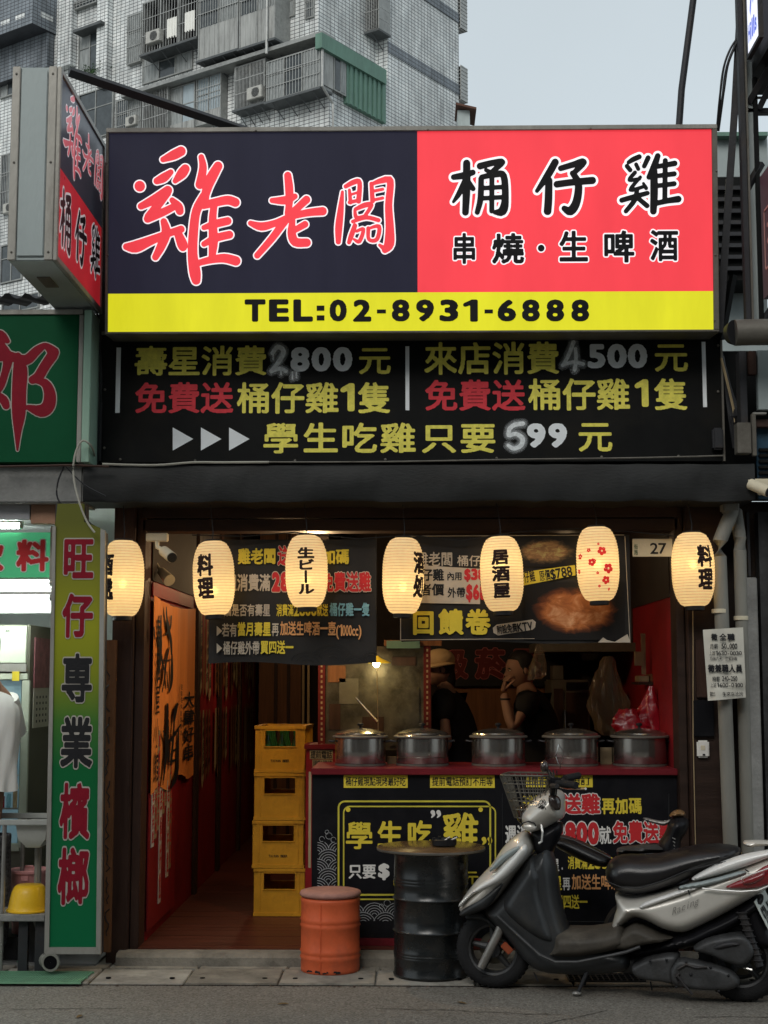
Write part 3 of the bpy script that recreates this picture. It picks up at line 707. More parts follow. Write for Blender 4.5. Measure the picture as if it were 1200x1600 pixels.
# canopy beam (black, sheet metal, slightly dented)
YB = -0.30
bx0, bx1, bz0_, bz1_ = PR(130, 726, 1180, 783, YB)
mb = MB(); n = 40
for k in range(n):
    a = bx0 + (bx1 - bx0) * k / n; b = bx0 + (bx1 - bx0) * (k + 1) / n
for zz, yy in ((0, 0), (1, 0)): pass
vv = []; ff = []
random.seed(3)
prof = [(0.30, 0.0), (0.0, 0.0), (0.0, 0.0), (0.0, 1.0), (0.30, 1.0)]
for k in range(n + 1):
    x = bx0 + (bx1 - bx0) * k / n; j = random.uniform(-0.004, 0.004); j2 = random.uniform(-0.006, 0.006)
    for (dy, t) in ((0.34, 0), (0.006, 0), (0, 0.06), (0, 0.94), (0.006, 1), (0.34, 1)):
        vv.append((x, YB + dy + (j if 0 < t < 1 else j2), bz0_ + (bz1_ - bz0_) * t + j2 * (0.5 if t > .5 else 1)))
for k in range(n):
    for q in range(5): ff.append((k * 6 + q, k * 6 + q + 1, k * 6 + q + 7, k * 6 + q + 6))
ff += [tuple(range(6)), tuple(range(n * 6, n * 6 + 6))]
MB().add(vv, ff).build('canopy_beam', 'beam_black', rb, smooth=True)
# upper wall behind signs and flat roof
zr = P(600, 250, 0).z
S(bx0, XPR + 0.06, 0.0, 0.2, P(600, 712, 0).z, zr, 'upper_wall', 'dark_wall')
S(bx0, XPR + 0.06, 0.2, 8, zr - 0.2, zr, 'roof', 'dark_wall')
# interior shell
S(XL - 0.055, XL - 0.004, 0.25, 7.2, 0, ZC, 'side_wall', 'red_paint')
S(XR + 0.004, XR + 0.055, 0.22, 7.2, 0, ZC, 'side_wall', 'red_paint')
S(XL, XR, 7.2, 7.3, 0, ZC, 'back_wall', 'wood_dark')
S(XL - 0.06, XR + 0.06, 0.2, 7.3, ZC, ZC + 0.1, 'ceiling', 'dark_wall')
S(XL - 0.2, XL - 0.06, 0.25, 7.3, 0, zr, 'outer_wall', 'dark_wall'); S(XR + 0.06, XR + 0.2, 0.25, 7.3, 0, zr, 'outer_wall', 'dark_wall')
# floor boards
fb = S(XL, XR, 0.0, 7.2, 0, ZF - 0.02, 'floor_base', 'dark_wall')
for k in range(26):
    y0 = -0.0 + k * 0.10 if k < 26 else 0
    S(XL + 0.002, XR - 0.002, y0 + 0.002, y0 + 0.098, ZF - 0.018, ZF + random.uniform(-0.001, 0.001), 'floor_board', 'wood_floor', fb)
S(XL + 0.002, XR - 0.002, 2.603, 7.19, ZF - 0.018, ZF, 'floor_board', 'wood_floor', fb)
# concrete sill step
sx0 = PZ(193, 1500, 0).x
vv = []; ff = []; n = 34; random.seed(5)
for k in range(n + 1):
    x = sx0 + (XR + 0.1 - sx0) * k / n; j = random.uniform(-0.008, 0.008)
    vv += [(x, -0.12 + j, -0.02), (x, -0.115 + j, ZF - 0.03), (x, -0.095 + j, ZF - 0.012), (x, -0.003, ZF - 0.004), (x, -0.003, -0.02)]
for k in range(n):
    for q in range(4): ff.append((k * 5 + q, k * 5 + q + 1, k * 5 + q + 6, k * 5 + q + 5))
ff += [tuple(range(5)), tuple(range(n * 5, n * 5 + 5))]
MB().add(vv, ff).build('door_sill', 'paving_c', rb, smooth=True)
# corridor: panelled right side, curtain of bottles / brown panels at the far end
XC = P(503, 1100, 0.9).x
S(XC - 0.03, XC + 0.03, 1.05, 5.5, 0, ZC, 'partition', 'dark_wall')
xa = P(404, 1090, 5.8).x; xb = P(476, 1090, 5.8).x
S(xa, xb, 5.8, 5.85, 0, ZC, 'inner_door', 'wood_brown', bevel=0.01)
for q in (428, 448, 470): xx = P(q, 1090, 5.75).x; S(xx, xx + 0.03, 5.75, 5.795, 0, ZC, 'door_batten', 'wood_dark')
xx = P(472, 1090, 5.0).x; S(xx, xx + 0.02, 5.0, 5.03, 0.3, ZC, 'pale_post', 'board_tan'); xx = P(480, 1090, 4.6).x; S(xx, xx + 0.02, 4.6, 4.63, 0.3, ZC, 'pale_post', 'board_tan')
# dark timber posts along the corridor wall
for yy in (2.05, 3.3, 4.7): S(XL, XL + 0.025, yy, yy + 0.12, ZF, ZC, 'wall_post', 'wood_dark')
# hanging menu strips along the corridor wall (paper, each one a strip)
random.seed(11)
strips = thing('menu_strips', 'rows of narrow paper menu strips hung along the corridor wall behind the orange banner', 'menu strips', (XL, 2.4, 1.2))
for (rowz, h, ms) in ((2.05, 0.62, ('board_tan', 'wood_brown')), (1.35, 0.55, ('wood_brown', 'board_tan'))):
    for k in range(22):
        y0 = 2.05 + k * 0.165 + (k // 5) * 0.2
        if 3.25 < y0 < 3.5 or 4.6 < y0 < 4.9: continue
        hh = h * random.uniform(0.75, 1.05); z0 = rowz - hh
        MB().add([(XL + 0.012, y0, z0 + 0.03), (XL + 0.012, y0 + 0.05, z0 - 0.02), (XL + 0.016, y0 + 0.10, z0 + 0.05), (XL + 0.012, y0 + 0.10, rowz), (XL + 0.016, y0, rowz)], [(0, 1, 2, 3, 4)]).build('paper_strip', random.choice(ms), strips, weld=False)
        if random.random() < 0.8: row(random.sample('烤雞肉串牛豚蔬菜飯湯啤酒', 5), (y0 + 0.015, y0 + 0.085, z0 + 0.08, rowz - 0.04), (Vector((XL, 0, 0)), Vector((0, 1, 0)), Vector((0, 0, 1)), Vector((1, 0, 0))), 'print_black', strips, off=0.02, N=20, lift=0.019, vertical=True)
# low red board with hanging tags nearest the door
lo = thing('red_banner', 'red banner with pale printed strips hung low on the wall below the orange banner', 'banner', (XL, 0.6, 0.2))
zt0, zt1 = PXp(226, 1253, XL).z, PXp(275, 1235, XL).z
ye = PXp(272, 1240, XL).y
MB().box(XL + 0.004, XL + 0.012, 0.24, ye, ZF + 0.05, (zt0 + zt1) / 2 + 0.05).build('sheet', 'red_paint', lo)
for k in range(9):
    y0 = 0.30 + k * (ye - 0.4) / 9; z1 = 0.95 + 0.16 * ((k * 7) % 3); hh = 0.35 + 0.12 * ((k * 5) % 4)
    MB().box(XL + 0.013, XL + 0.016, y0, y0 + 0.09, z1 - hh, z1).build('printed_strip', 'board_tan' if k % 3 else 'paper', lo)
    row('串燒拼盤燒酒'[:4 + k % 3], (y0 + 0.015, y0 + 0.075, z1 - hh + 0.02, z1 - 0.02), (Vector((XL, 0, 0)), Vector((0, 1, 0)), Vector((0, 0, 1)), Vector((1, 0, 0))), 'print_crimson', lo, off=0.02, N=24, lift=0.018, vertical=True)
# orange banner, printed with brush characters
ob_ = thing('orange_banner', 'tall orange banner with black brush lettering hung inside the doorway on the left wall', 'banner', (XL, 0.6, 1.0))
mk('banner_orange', (0.90, 0.30, 0.07), 0.6, var=0.12, scale=2.5, bump=0.25, bscale=9, stretch=(1, 3, 0.5))
yo0, yo1 = 0.235, PXp(297, 1100, XL).y
zo1 = PXp(298, 955, XL).z; zo0 = PXp(230, 1243, XL).z
vv = []; ff = []; n = 24
for k in range(n + 1):
    y = yo0 + (yo1 - yo0) * k / n; w_ = 0.012 + 0.006 * math.sin(k * 1.1) + 0.004 * math.sin(k * 2.7)
    sag = 0.0 + 0.05 * (k / n)
    vv += [(XL + w_ + 0.008, y, zo0 + 0.03 * math.sin(k * 0.5) + 0.03 * k / n), (XL + w_ + 0.008, y, zo1 + 0.02 - 0.03 * math.sin(math.pi * k / n))]
for k in range(n): ff.append((2 * k, 2 * k + 2, 2 * k + 3, 2 * k + 1))
MB().add(vv, ff).build('sheet', 'banner_orange', ob_, weld=False, smooth=True)
FRL = (Vector((XL, 0, 0)), Vector((0, 1, 0)), Vector((0, 0, 1)), Vector((1, 0, 0)))
def yx(px): return PXp(px, 1100, XL).y
H_ = zo1 - zo0
def bl(chars, y0, y1, z0, z1, **k): row(chars, (y0, y1, z0, z1), FRL, 'print_black', ob_, lift=0.034, vertical=True, **k)
k1, k2 = 5.854, 4.44
def o1(*q): return [(215 + x / k1, 920 + y / k1, 0.66 * r / k1) for x, y, r in q]
def o2(*q): return [(215 + x / k2, 1100 + y / k2, 0.66 * r / k2) for x, y, r in q]
INK = [o1((160, 245, 10), (158, 360, 13), (158, 500, 17), (150, 660, 16), (120, 885, 6)), o1((96, 350, 8), (98, 460, 8)), o1((130, 440, 8), (160, 600, 14), (185, 740, 10)), o1((208, 165, 5), (214, 260, 12), (232, 380, 20), (252, 480, 18), (258, 600, 12)),
       o1((255, 250, 10), (245, 360, 12), (205, 420, 12)), o1((235, 540, 8), (205, 680, 14), (192, 820, 12), (170, 945, 6)), o1((262, 600, 10), (262, 740, 18), (256, 860, 18), (236, 945, 10)), o1((190, 660, 8), (250, 650, 10)), o1((215, 760, 8), (222, 900, 8)),
       o2((168, 0, 10), (168, 110, 13), (166, 260, 18), (176, 400, 10)), o2((138, 185, 6), (160, 280, 14), (150, 420, 12), (134, 560, 4)), o2((236, 0, 12), (222, 60, 16), (214, 120, 10)), o2((262, 140, 6), (225, 200, 14), (185, 260, 14)), o2((215, 120, 8), (205, 260, 12), (190, 420, 12)),
       o2((246, 170, 6), (240, 320, 14), (236, 450, 16), (218, 530, 20), (195, 578, 8)), o2((200, 330, 8), (245, 300, 8)), o2((195, 400, 12), (235, 380, 10))]
brush(INK, lambda x, y, lf: PXp(x, y, XL) + Vector((0.036 + lf, 0, 0)), [(0.0, 'print_black', 0)], ob_, h=0.45)
bl('大肆好串', yo0 + 1.12, yo1 - 0.03, zo0 + 0.12, zo1 - 0.55, off=0.04, N=48)
bl('居酒屋小館', yo0 + 0.03, yo0 + 0.17, zo0 + 0.06, zo1 - 0.1, off=0.012, N=40)
bl('現點現烤新鮮美味', yo0 + 0.97, yo0 + 1.05, zo0 + 0.3, zo1 - 0.5, off=0.01, N=28)
rd = MB().box(XL + 0.004, XL + 0.014, 0.24, yo1, zo1 + 0.02, zo1 + 0.10).build('top_strip', 'red_paint', ob_)
S(XL + 0.001, XL + 0.006, 0.252, 7.1, zo1 + 0.11, ZC - 0.001, 'wall_shade', 'dark_wall')  # dark sheet laid over the red wall as painted shade
S(XR - 0.004, XR + 0.0035, 0.225, 2.69, P(1050, 938, 0.6).z, ZC - 0.001, 'wall_shade', 'dark_wall')  # same painted shade on the upper right-hand wall

# added unseen bulbs that brighten the corridor walls and the kitchen
def added_bulb(p, e, label, c=(1.0, 0.66, 0.34)):
    t = thing('added_bulb', label, 'lamp', p)
    MB().ell(p, (0.03, 0.03, 0.038), 14, 10).build('bulb', 'warm_bulb', t, smooth=True)
    MB().tube([p + Vector((0, 0, 0.03)), p + Vector((0, 0, 0.07))], 0.017, 10).build('socket', 'cable', t); MB().tube([p + Vector((0, 0, 0.07)), (p.x, p.y, ZC)], 0.004, 5).build('cord', 'cable', t)
    l = bpy.data.lights.new('bulb_light', 'POINT'); l.energy = e; l.color = c; l.shadow_soft_size = 0.045
    o = bpy.data.objects.new('bulb_light', l); col.objects.link(o); o.parent = t; o.location = (0, 0, -0.045)
mk('warm_bulb', (1, 0.8, 0.5), 0.5, emit=(1.0, 0.72, 0.4), es=20.0, bump=0)
added_bulb(Vector((XL + 0.95, 0.5, 2.33)), 26, 'added unseen warm bulb brightening the corridor wall near the doorway')
added_bulb(Vector((XL + 0.55, 3.2, 2.45)), 16, 'added unseen warm bulb brightening the depth of the corridor')
added_bulb(Vector((1.0, 1.0, 2.4)), 0.5, 'added unseen warm bulb over the kitchen, hidden behind the chicken banner')
# ================================================================== big light box
YS = -0.40
sx0_, sx1_, sz0_, sz1_ = PR(168, 206, 1119, 521, YS)
ms = thing('light_box_sign', 'large backlit shop sign, navy and red above a yellow strip with the telephone number', 'sign', (0, YS, sz0_))
fw = 0.026
MB().box(sx0_, sx1_, YS + 0.012, YS + 0.33, sz0_, sz1_).build('box', 'alu_dark', ms)
for (a, b, c, d) in ((sx0_, sx1_, sz1_ - fw, sz1_), (sx0_, sx1_, sz0_, sz0_ + fw * 0.5), (sx0_, sx0_ + fw * 0.55, sz0_ + fw * 0.5, sz1_ - fw), (sx1_ - fw * 1.1, sx1_, sz0_ + fw * 0.5, sz1_ - fw)):
    MB().box(a, b, YS - 0.016, YS + 0.011, c, d).build('frame_bar', 'alu_dark' if c != sz1_ - fw else 'alu', ms, bevel=0.003)
ix0, ix1 = sx0_ + fw * 0.55 + 0.001, sx1_ - fw * 1.1 - 0.001
zy = P(600, 458, YS).z; xm = P(652, 340, YS).x; iz0 = sz0_ + fw * .5 + .001; iz1 = sz1_ - fw - .001
MB().box(ix0, ix1, YS - 0.002, YS + 0.011, iz0, zy - 0.001).build('yellow_film', 'film_yellow', ms)
MB().box(ix0, xm - 0.0005, YS - 0.002, YS + 0.011, zy, iz1).build('navy_film', 'film_navy', ms)
MB().box(xm + 0.0005, ix1, YS - 0.002, YS + 0.011, zy, iz1).build('red_film', 'film_red', ms)
# brush characters, stroke by stroke (survey units of the face)
CHI = [[(236, 134, 8), (275, 118, 15), (303, 104, 15)], [(212, 212, 10), (238, 200, 14), (264, 180, 8)], [(280, 212, 7), (305, 185, 16), (318, 168, 14)], [(148, 231, 17)],
       [(152, 304, 10), (200, 280, 14), (252, 246, 14)], [(250, 256, 12), (215, 300, 13), (180, 342, 13)], [(176, 350, 12), (235, 325, 12), (285, 300, 10)], [(268, 282, 8), (290, 305, 14), (296, 322, 12)],
       [(95, 452, 10), (130, 452, 19), (180, 432, 15), (240, 408, 11), (300, 388, 11)], [(236, 360, 10), (244, 400, 15), (225, 450, 14), (203, 490, 10)], [(290, 408, 13), (303, 440, 17), (306, 452, 14)],
       [(378, 125, 8), (384, 165, 12), (372, 225, 14)], [(440, 158, 14), (415, 200, 17), (400, 235, 15), (385, 285, 12)], [(388, 270, 16), (358, 320, 14), (346, 400, 15), (342, 480, 16), (350, 545, 19), (354, 575, 14)],
       [(385, 300, 12), (430, 290, 13), (475, 282, 14), (503, 290, 14)], [(425, 295, 10), (418, 350, 12), (420, 430, 15), (414, 490, 10)], [(385, 382, 7), (430, 368, 12), (474, 358, 12)],
       [(385, 442, 8), (430, 420, 12), (480, 408, 12)], [(362, 512, 9), (410, 500, 11), (460, 494, 14), (503, 504, 15)]]
LAO = [[(699, 192, 11), (704, 240, 13), (704, 290, 11), (698, 330, 9)], [(640, 283, 7), (690, 282, 13), (725, 268, 8)], [(559, 366, 7), (600, 378, 13), (650, 366, 10), (700, 345, 9), (770, 328, 11), (828, 322, 13)],
       [(768, 280, 12), (735, 310, 11), (690, 355, 12), (640, 420, 11), (583, 484, 9)], [(762, 370, 10), (735, 385, 9), (712, 398, 7)], [(716, 355, 8), (712, 400, 13), (725, 434, 14), (768, 437, 13)]]
KAI = [[(902, 252, 5), (895, 320, 11), (888, 380, 13), (886, 434, 9)], [(914, 232, 7), (945, 216, 9), (966, 218, 8), (962, 285, 9)], [(928, 245, 5), (932, 290, 7)], [(932, 262, 4), (958, 254, 4)], [(928, 290, 6), (955, 284, 6)],
       [(1014, 222, 6), (1050, 210, 10), (1080, 212, 12), (1074, 300, 13), (1078, 380, 15), (1076, 440, 18), (1060, 464, 11)], [(1040, 446, 5), (1062, 462, 10)], [(1010, 222, 7), (1014, 285, 8)], [(1012, 250, 5), (1052, 242, 5)], [(1014, 282, 5), (1052, 274, 5)],
       [(950, 315, 6), (985, 300, 9), (1010, 300, 7), (985, 340, 6)], [(948, 320, 5), (955, 346, 7), (990, 338, 5)], [(940, 360, 6), (990, 345, 7), (1036, 355, 7)], [(948, 375, 8), (935, 410, 9), (926, 436, 7)], [(955, 395, 5), (980, 388, 6), (965, 432, 7), (945, 425, 4)],
       [(998, 385, 7), (1000, 425, 6), (1030, 425, 7), (1038, 378, 7), (1000, 385, 4)]]
TONG = [[(164, 222, 10), (200, 216, 12), (235, 205, 10)], [(212, 172, 13), (212, 260, 14), (208, 350, 12)], [(205, 235, 9), (185, 280, 10), (163, 312, 5)], [(222, 240, 7), (236, 264, 9)],
        [(262, 182, 12), (310, 170, 11), (344, 168, 11), (305, 204, 9)], [(284, 196, 7), (310, 210, 9)], [(266, 228, 10), (264, 300, 11), (252, 350, 9)], [(268, 222, 9), (320, 212, 11), (350, 218, 12), (356, 300, 13), (346, 345, 16), (318, 350, 8)],
        [(275, 262, 8), (345, 258, 8)], [(275, 299, 8), (345, 295, 8)], [(306, 215, 9), (306, 345, 9)]]
ZAI = [[(541, 168, 13), (512, 218, 13), (474, 272, 7)], [(518, 235, 13), (517, 300, 14), (514, 346, 14)], [(562, 190, 10), (610, 176, 11), (645, 168, 13), (610, 208, 9)], [(606, 208, 10), (628, 245, 13), (622, 310, 15), (600, 345, 16), (576, 336, 10)], [(548, 248, 12), (610, 240, 12), (680, 234, 13)]]
JI = [[(853, 148, 9), (830, 158, 9), (814, 168, 7)], [(808, 182, 8), (820, 196, 8)], [(842, 176, 7), (850, 192, 7)], [(886, 152, 9), (872, 182, 8)], [(838, 205, 7), (818, 232, 7), (855, 228, 6)], [(858, 222, 6), (822, 268, 7), (872, 256, 6)], [(870, 245, 5), (880, 262, 7)],
      [(790, 306, 9), (840, 292, 9), (885, 280, 8)], [(846, 268, 8), (838, 305, 9), (806, 346, 8)], [(852, 300, 8), (884, 326, 9)], [(922, 145, 10), (908, 185, 12), (890, 222, 9)], [(908, 200, 13), (910, 280, 14), (908, 346, 12)],
      [(918, 184, 8), (985, 172, 10)], [(918, 218, 8), (984, 210, 9)], [(918, 254, 8), (984, 246, 9)], [(916, 318, 9), (960, 308, 10), (1000, 302, 12)], [(950, 162, 9), (950, 305, 9)]]
def face1(ox, oy, k=2.4):
    def f(x, y, lf): 
        p = P(ox + x / k, oy + y / k, YS); return Vector((p.x, YS - 0.003 - lf, p.z))
    return f
for ch, nm in ((CHI, 1), (LAO, 2), (KAI, 3)):
    brush(ch, face1(160, 200), [(7.2 if nm < 3 else 5.5, 'film_white', 0.0), (2.6 if nm < 3 else 0.8, 'film_red', 0.002)], ms, h=2.2)
for ch in (TONG, ZAI, JI):
    brush(ch, face1(640, 190), [(9.0, 'film_white', 0.0), (0.5, 'film_ink', 0.002)], ms, h=2.2)
for ch, (a, b, c, d) in (('串', (704, 366, 746, 416)), ('燒', (766, 366, 820, 416)), ('·', (838, 380, 852, 398)), ('生', (870, 362, 920, 414)), ('啤', (939, 362, 992, 414)), ('酒', (1012, 360, 1060, 412))):
    if ch == '·':
        brush([[(491, 481, 12)]], face1(640, 190), [(5, 'film_white', 0.0), (0.5, 'film_ink', 0.002)], ms); continue
    prow(ch, a, b, c, d, YS - 0.003, 'film_ink', ms, off=0.042, N=72, outl=(0.04, 'film_white'))
TL = [('T', 383, 415), ('E', 421, 452), ('L', 459, 489), (':', 495, 507), ('0', 515, 542), ('2', 552, 580), ('-', 589, 603), ('8', 612, 640), ('9', 650, 678), ('3', 687, 716), ('1', 724, 746), ('-', 757, 770), ('6', 777, 806), ('8', 815, 843), ('8', 853, 881), ('8', 892, 920)]
for ch, a, b in TL:
    if ch == '-': MB().pbox(a, 484, b, 490, YS - 0.006, 0.003).build('lettering', 'film_ink', ms); continue
    if ch == ':':
        MB().pbox(a, 478, b, 486, YS - 0.006, 0.003).build('lettering', 'film_ink', ms); MB().pbox(a, 493, b, 501, YS - 0.006, 0.003).build('lettering', 'film_ink', ms); continue
    X0, X1, Z0, Z1 = PR(a, 469, b, 503, YS)
    g = glyph_mesh(ch, 0.045, 72, 400); vs_, fs_, bb = g; q = 0.045
    MB().add([Vector((X0 + (u - bb[0] + q) / (bb[2] - bb[0] + 2 * q) * (X1 - X0), YS - 0.0055, Z0 + (v - bb[1] + q) / (bb[3] - bb[1] + 2 * q) * (Z1 - Z0))) for u, v in vs_], fs_).build('lettering', 'film_ink', ms, weld=False)
for px, py in ((402, 211), (668, 210), (920, 208), (1116, 272), (1116, 400), (1116, 500), (170, 260), (170, 400)):
    p = P(px, py, YS - 0.02); MB().ell((p.x, YS - 0.018, p.z), (0.006, 0.004, 0.006), 8, 6).build('screw', 'alu_dark', ms)
ms.rotation_euler = (R(4.2), 0, 0)
# diagonal stay bar over the box
a = PXp(108, 112, P(161, 340, -0.18).x - 0.06); b = P(388, 206, -0.35)
tag(MB().tube([a, b], 0.03, 4).build('stay_bar', 'steel_dark'), 'dark steel angle bar slanting from the projecting sign to the top of the light box', 'bar')
# ================================================================== projecting box sign (left)
Yn = CL.y + (9999); 
XS0 = None
# back edge sits by the wall line, front edge nearer the street; solve from its corners
Yb_, Yf_ = -0.18, -1.18
xs = P(161, 340, Yb_).x
# side face plane x = xs ; find Yf where px 88 meets that plane
Yf_ = PXp(90, 250, xs).y; 
zt_ = PXp(90, 97, xs).z; zb_ = PXp(90, 411, xs).z
Yb_ = PXp(161, 340, xs).y
pj = thing('projecting_sign', 'grey box sign jutting over the street, its navy and red side face lettered in pink', 'sign', (xs, (Yf_ + Yb_) / 2, zb_))
xw = P(16, 250, Yf_).x
MB().box(xw, xs - 0.012, Yf_ + 0.01, Yb_, zb_, zt_).build('box', 'sheet_grey', pj, bevel=0.004)
MB().box(xw + 0.045, xs - 0.06, Yf_, Yf_ + 0.009, zb_ + 0.02, zt_ - 0.02).build('end_panel', 'sheet_grey', pj, bevel=0.004)
MB().box(xw, xw + 0.04, Yf_ - 0.004, Yf_ + 0.009, zb_, zt_).build('frame_bar', 'alu', pj, bevel=0.003)
MB().box(xs - 0.055, xs - 0.013, Yf_ - 0.004, Yf_ + 0.009, zb_, zt_).build('frame_bar', 'alu', pj, bevel=0.003)
for (y0, y1, z0, z1) in ((Yf_, Yf_ + 0.03, zb_, zt_), (Yb_ - 0.03, Yb_, zb_, zt_), (Yf_ + 0.031, Yb_ - 0.031, zt_ - 0.03, zt_), (Yf_ + 0.031, Yb_ - 0.031, zb_, zb_ + 0.03)):
    MB().box(xs - 0.011, xs + 0.008, y0, y1, z0, z1).build('frame_bar', 'alu', pj, bevel=0.002)
zm_ = PXp(91, 257, xs).z
MB().box(xs - 0.011, xs - 0.001, Yf_ + 0.031, Yb_ - 0.031, zm_ + 0.001, zt_ - 0.031).build('navy_film', 'film_navy_dim', pj)
MB().box(xs - 0.011, xs - 0.001, Yf_ + 0.031, Yb_ - 0.031, zb_ + 0.031, zm_).build('red_film', 'film_red_dim', pj)
Wd = Yb_ - Yf_; z_n = zm_ + 0.02; Hn = zt_ - 0.04 - z_n; Hr = zm_ - zb_ - 0.05
def pjmap(u0, u1, v0, v1, bb):   # map stroke box bb to fractions of face
    def f(x, y, lf): 
        u = (x - bb[0]) / (bb[2] - bb[0]); v = 1 - (y - bb[1]) / (bb[3] - bb[1])
        return Vector((xs + lf, Yf_ + Wd * (u0 + (u1 - u0) * u), v0 + (v1 - v0) * v))
    return f
def zat(py, px): return PXp(px, py, xs).z
def yat(px): return PXp(px, 300, xs).y
def fy(px): return (yat(px) - Yf_) / Wd
brush(CHI, pjmap(fy(96), fy(126), zat(276, 112), zat(145, 112), (78, 88, 520, 592)), [(9, 'film_pale_dim', 0.0005), (0.5, 'film_rose_dim', 0.002)], pj, h=4)
brush(LAO, pjmap(fy(127), fy(145), zat(276, 136), zat(205, 136), (550, 182, 842, 492)), [(8, 'film_pale_dim', 0.0005), (0.5, 'film_rose_dim', 0.002)], pj, h=4)
brush(KAI, pjmap(fy(147), fy(160), zat(308, 154), zat(234, 154), (876, 196, 1096, 478)), [(7, 'film_pale_dim', 0.0005), (0.5, 'film_rose_dim', 0.002)], pj, h=4)
brush(TONG, pjmap(fy(94), fy(113), zat(396, 103), zat(295, 103), (150, 150, 378, 368)), [(9, 'film_pale_dim', 0.0005), (0.5, 'film_ink', 0.002)], pj, h=4)
brush(ZAI, pjmap(fy(118), fy(137), zat(418, 127), zat(328, 127), (458, 145, 692, 364)), [(9, 'film_pale_dim', 0.0005), (0.5, 'film_ink', 0.002)], pj, h=4)
brush(JI, pjmap(fy(143), fy(159), zat(438, 151), zat(352, 151), (778, 128, 1014, 358)), [(9, 'film_pale_dim', 0.0005), (0.5, 'film_ink', 0.002)], pj, h=4)
for q in (0.04, 0.5, 0.96):
    for x in (xw + 0.02, xs - 0.034): MB().ell((x, Yf_ - 0.006, zb_ + (zt_ - zb_) * q), (0.006, 0.004, 0.006), 8, 6).build('screw', 'alu_dark', pj)
MB().box(xw + 0.3 * (xs - xw), xs - 0.1, Yf_ + 0.3, Yf_ + 0.5, zb_ - 0.006, zb_ - 0.001).build('access_plate', 'alu_dark', pj)
MB().box(xs - 0.2, xs - 0.1, Yb_, 0.0, zb_ + 0.2, zb_ + 0.26).build('wall_bracket', 'steel_dark', pj); MB().box(xs - 0.2, xs - 0.1, Yb_, 0.0, zt_ - 0.4, zt_ - 0.34).build('wall_bracket', 'steel_dark', pj)
# ================================================================== black offer board under the light box
YP = -0.14
ax0, ax1, az0, az1 = PR(157, 522, 1127, 722, YP)
bb_ = thing('offer_board', 'wide black board with yellow, red and grey offers lettered below the light box', 'sign', (0, YP, az0))
MB().box(ax0, ax1, YP, YP + 0.08, az0, az1).build('board', 'panel_black', bb_, bevel=0.003)
MB().box(ax0, ax1, YP - 0.012, YP - 0.0005, az1 + 0.001, az1 + 0.02).build('top_trim', 'alu_dark', bb_)
MB().box(ax0 - 0.012, ax0 - 0.001, YP - 0.012, YP + 0.08, az0, az1).build('side_trim', 'steel_dark', bb_)
MB().box(ax1 + 0.001, ax1 + 0.012, YP - 0.012, YP + 0.08, az0, az1).build('side_trim', 'alu_dark', bb_)
def br(ch, a, b, c, d, m, **k): prow(ch, a, b, c, d, YP, m, bb_, **k)
o_ = 0.032
br('壽星消費', 210, 541, 418, 587, 'print_yellow', off=o_, N=60); br('元', 560, 541, 611, 585, 'print_yellow', off=o_, N=60)
br('800', 452, 541, 552, 581, 'print_grey', off=0.045, N=60)
br('免費送', 210, 598, 365, 646, 'print_red', off=o_, N=60); br('桶仔雞', 370, 598, 530, 646, 'print_yellow', off=o_, N=60); br('1', 532, 600, 554, 643, 'print_yellow', off=0.045); br('隻', 559, 598, 611, 646, 'print_yellow', off=o_, N=60)
br('來店消費', 662, 535, 875, 585, 'print_yellow', off=o_, N=60); br('元', 1022, 535, 1075, 581, 'print_yellow', off=o_, N=60)
br('500', 916, 536, 1012, 576, 'print_grey', off=0.045, N=60)
br('免費送', 663, 594, 821, 642, 'print_red', off=o_, N=60); br('桶仔雞', 825, 592, 985, 641, 'print_yellow', off=o_, N=60); br('1', 992, 594, 1013, 636, 'print_yellow', off=0.045); br('隻', 1022, 592, 1075, 641, 'print_yellow', off=o_, N=60)
br('學', 411, 661, 467, 709, 'print_yellow', off=o_, N=60)
for ch, c in (('生', 501), ('吃', 561), ('雞', 622), ('只', 686), ('要', 747)): br(ch, c - 28, 661, c + 28, 708, 'print_yellow', off=o_, N=60)
br('99', 821, 660, 888, 700, 'print_grey', off=0.045, N=60); br('元', 903, 658, 957, 706, 'print_yellow', off=o_, N=60)
for x0, x1, y0, y1 in ((181, 188, 543, 645), (633.5, 639.5, 541, 641), (1097.5, 1103.5, 534, 636)): MB().pbox(x0, y0, x1, y1, YP - 0.003, 0.002).build('divider_bar', 'print_grey', bb_)
for x in (270, 314, 358):
    a = P(x, 668, YP); b = P(x, 704, YP); c = P(x + 32, 686, YP)
    MB().add([(q.x, YP - 0.002, q.z) for q in (a, b, c)], [(0, 1, 2)]).build('arrow', 'print_grey', bb_, weld=False)
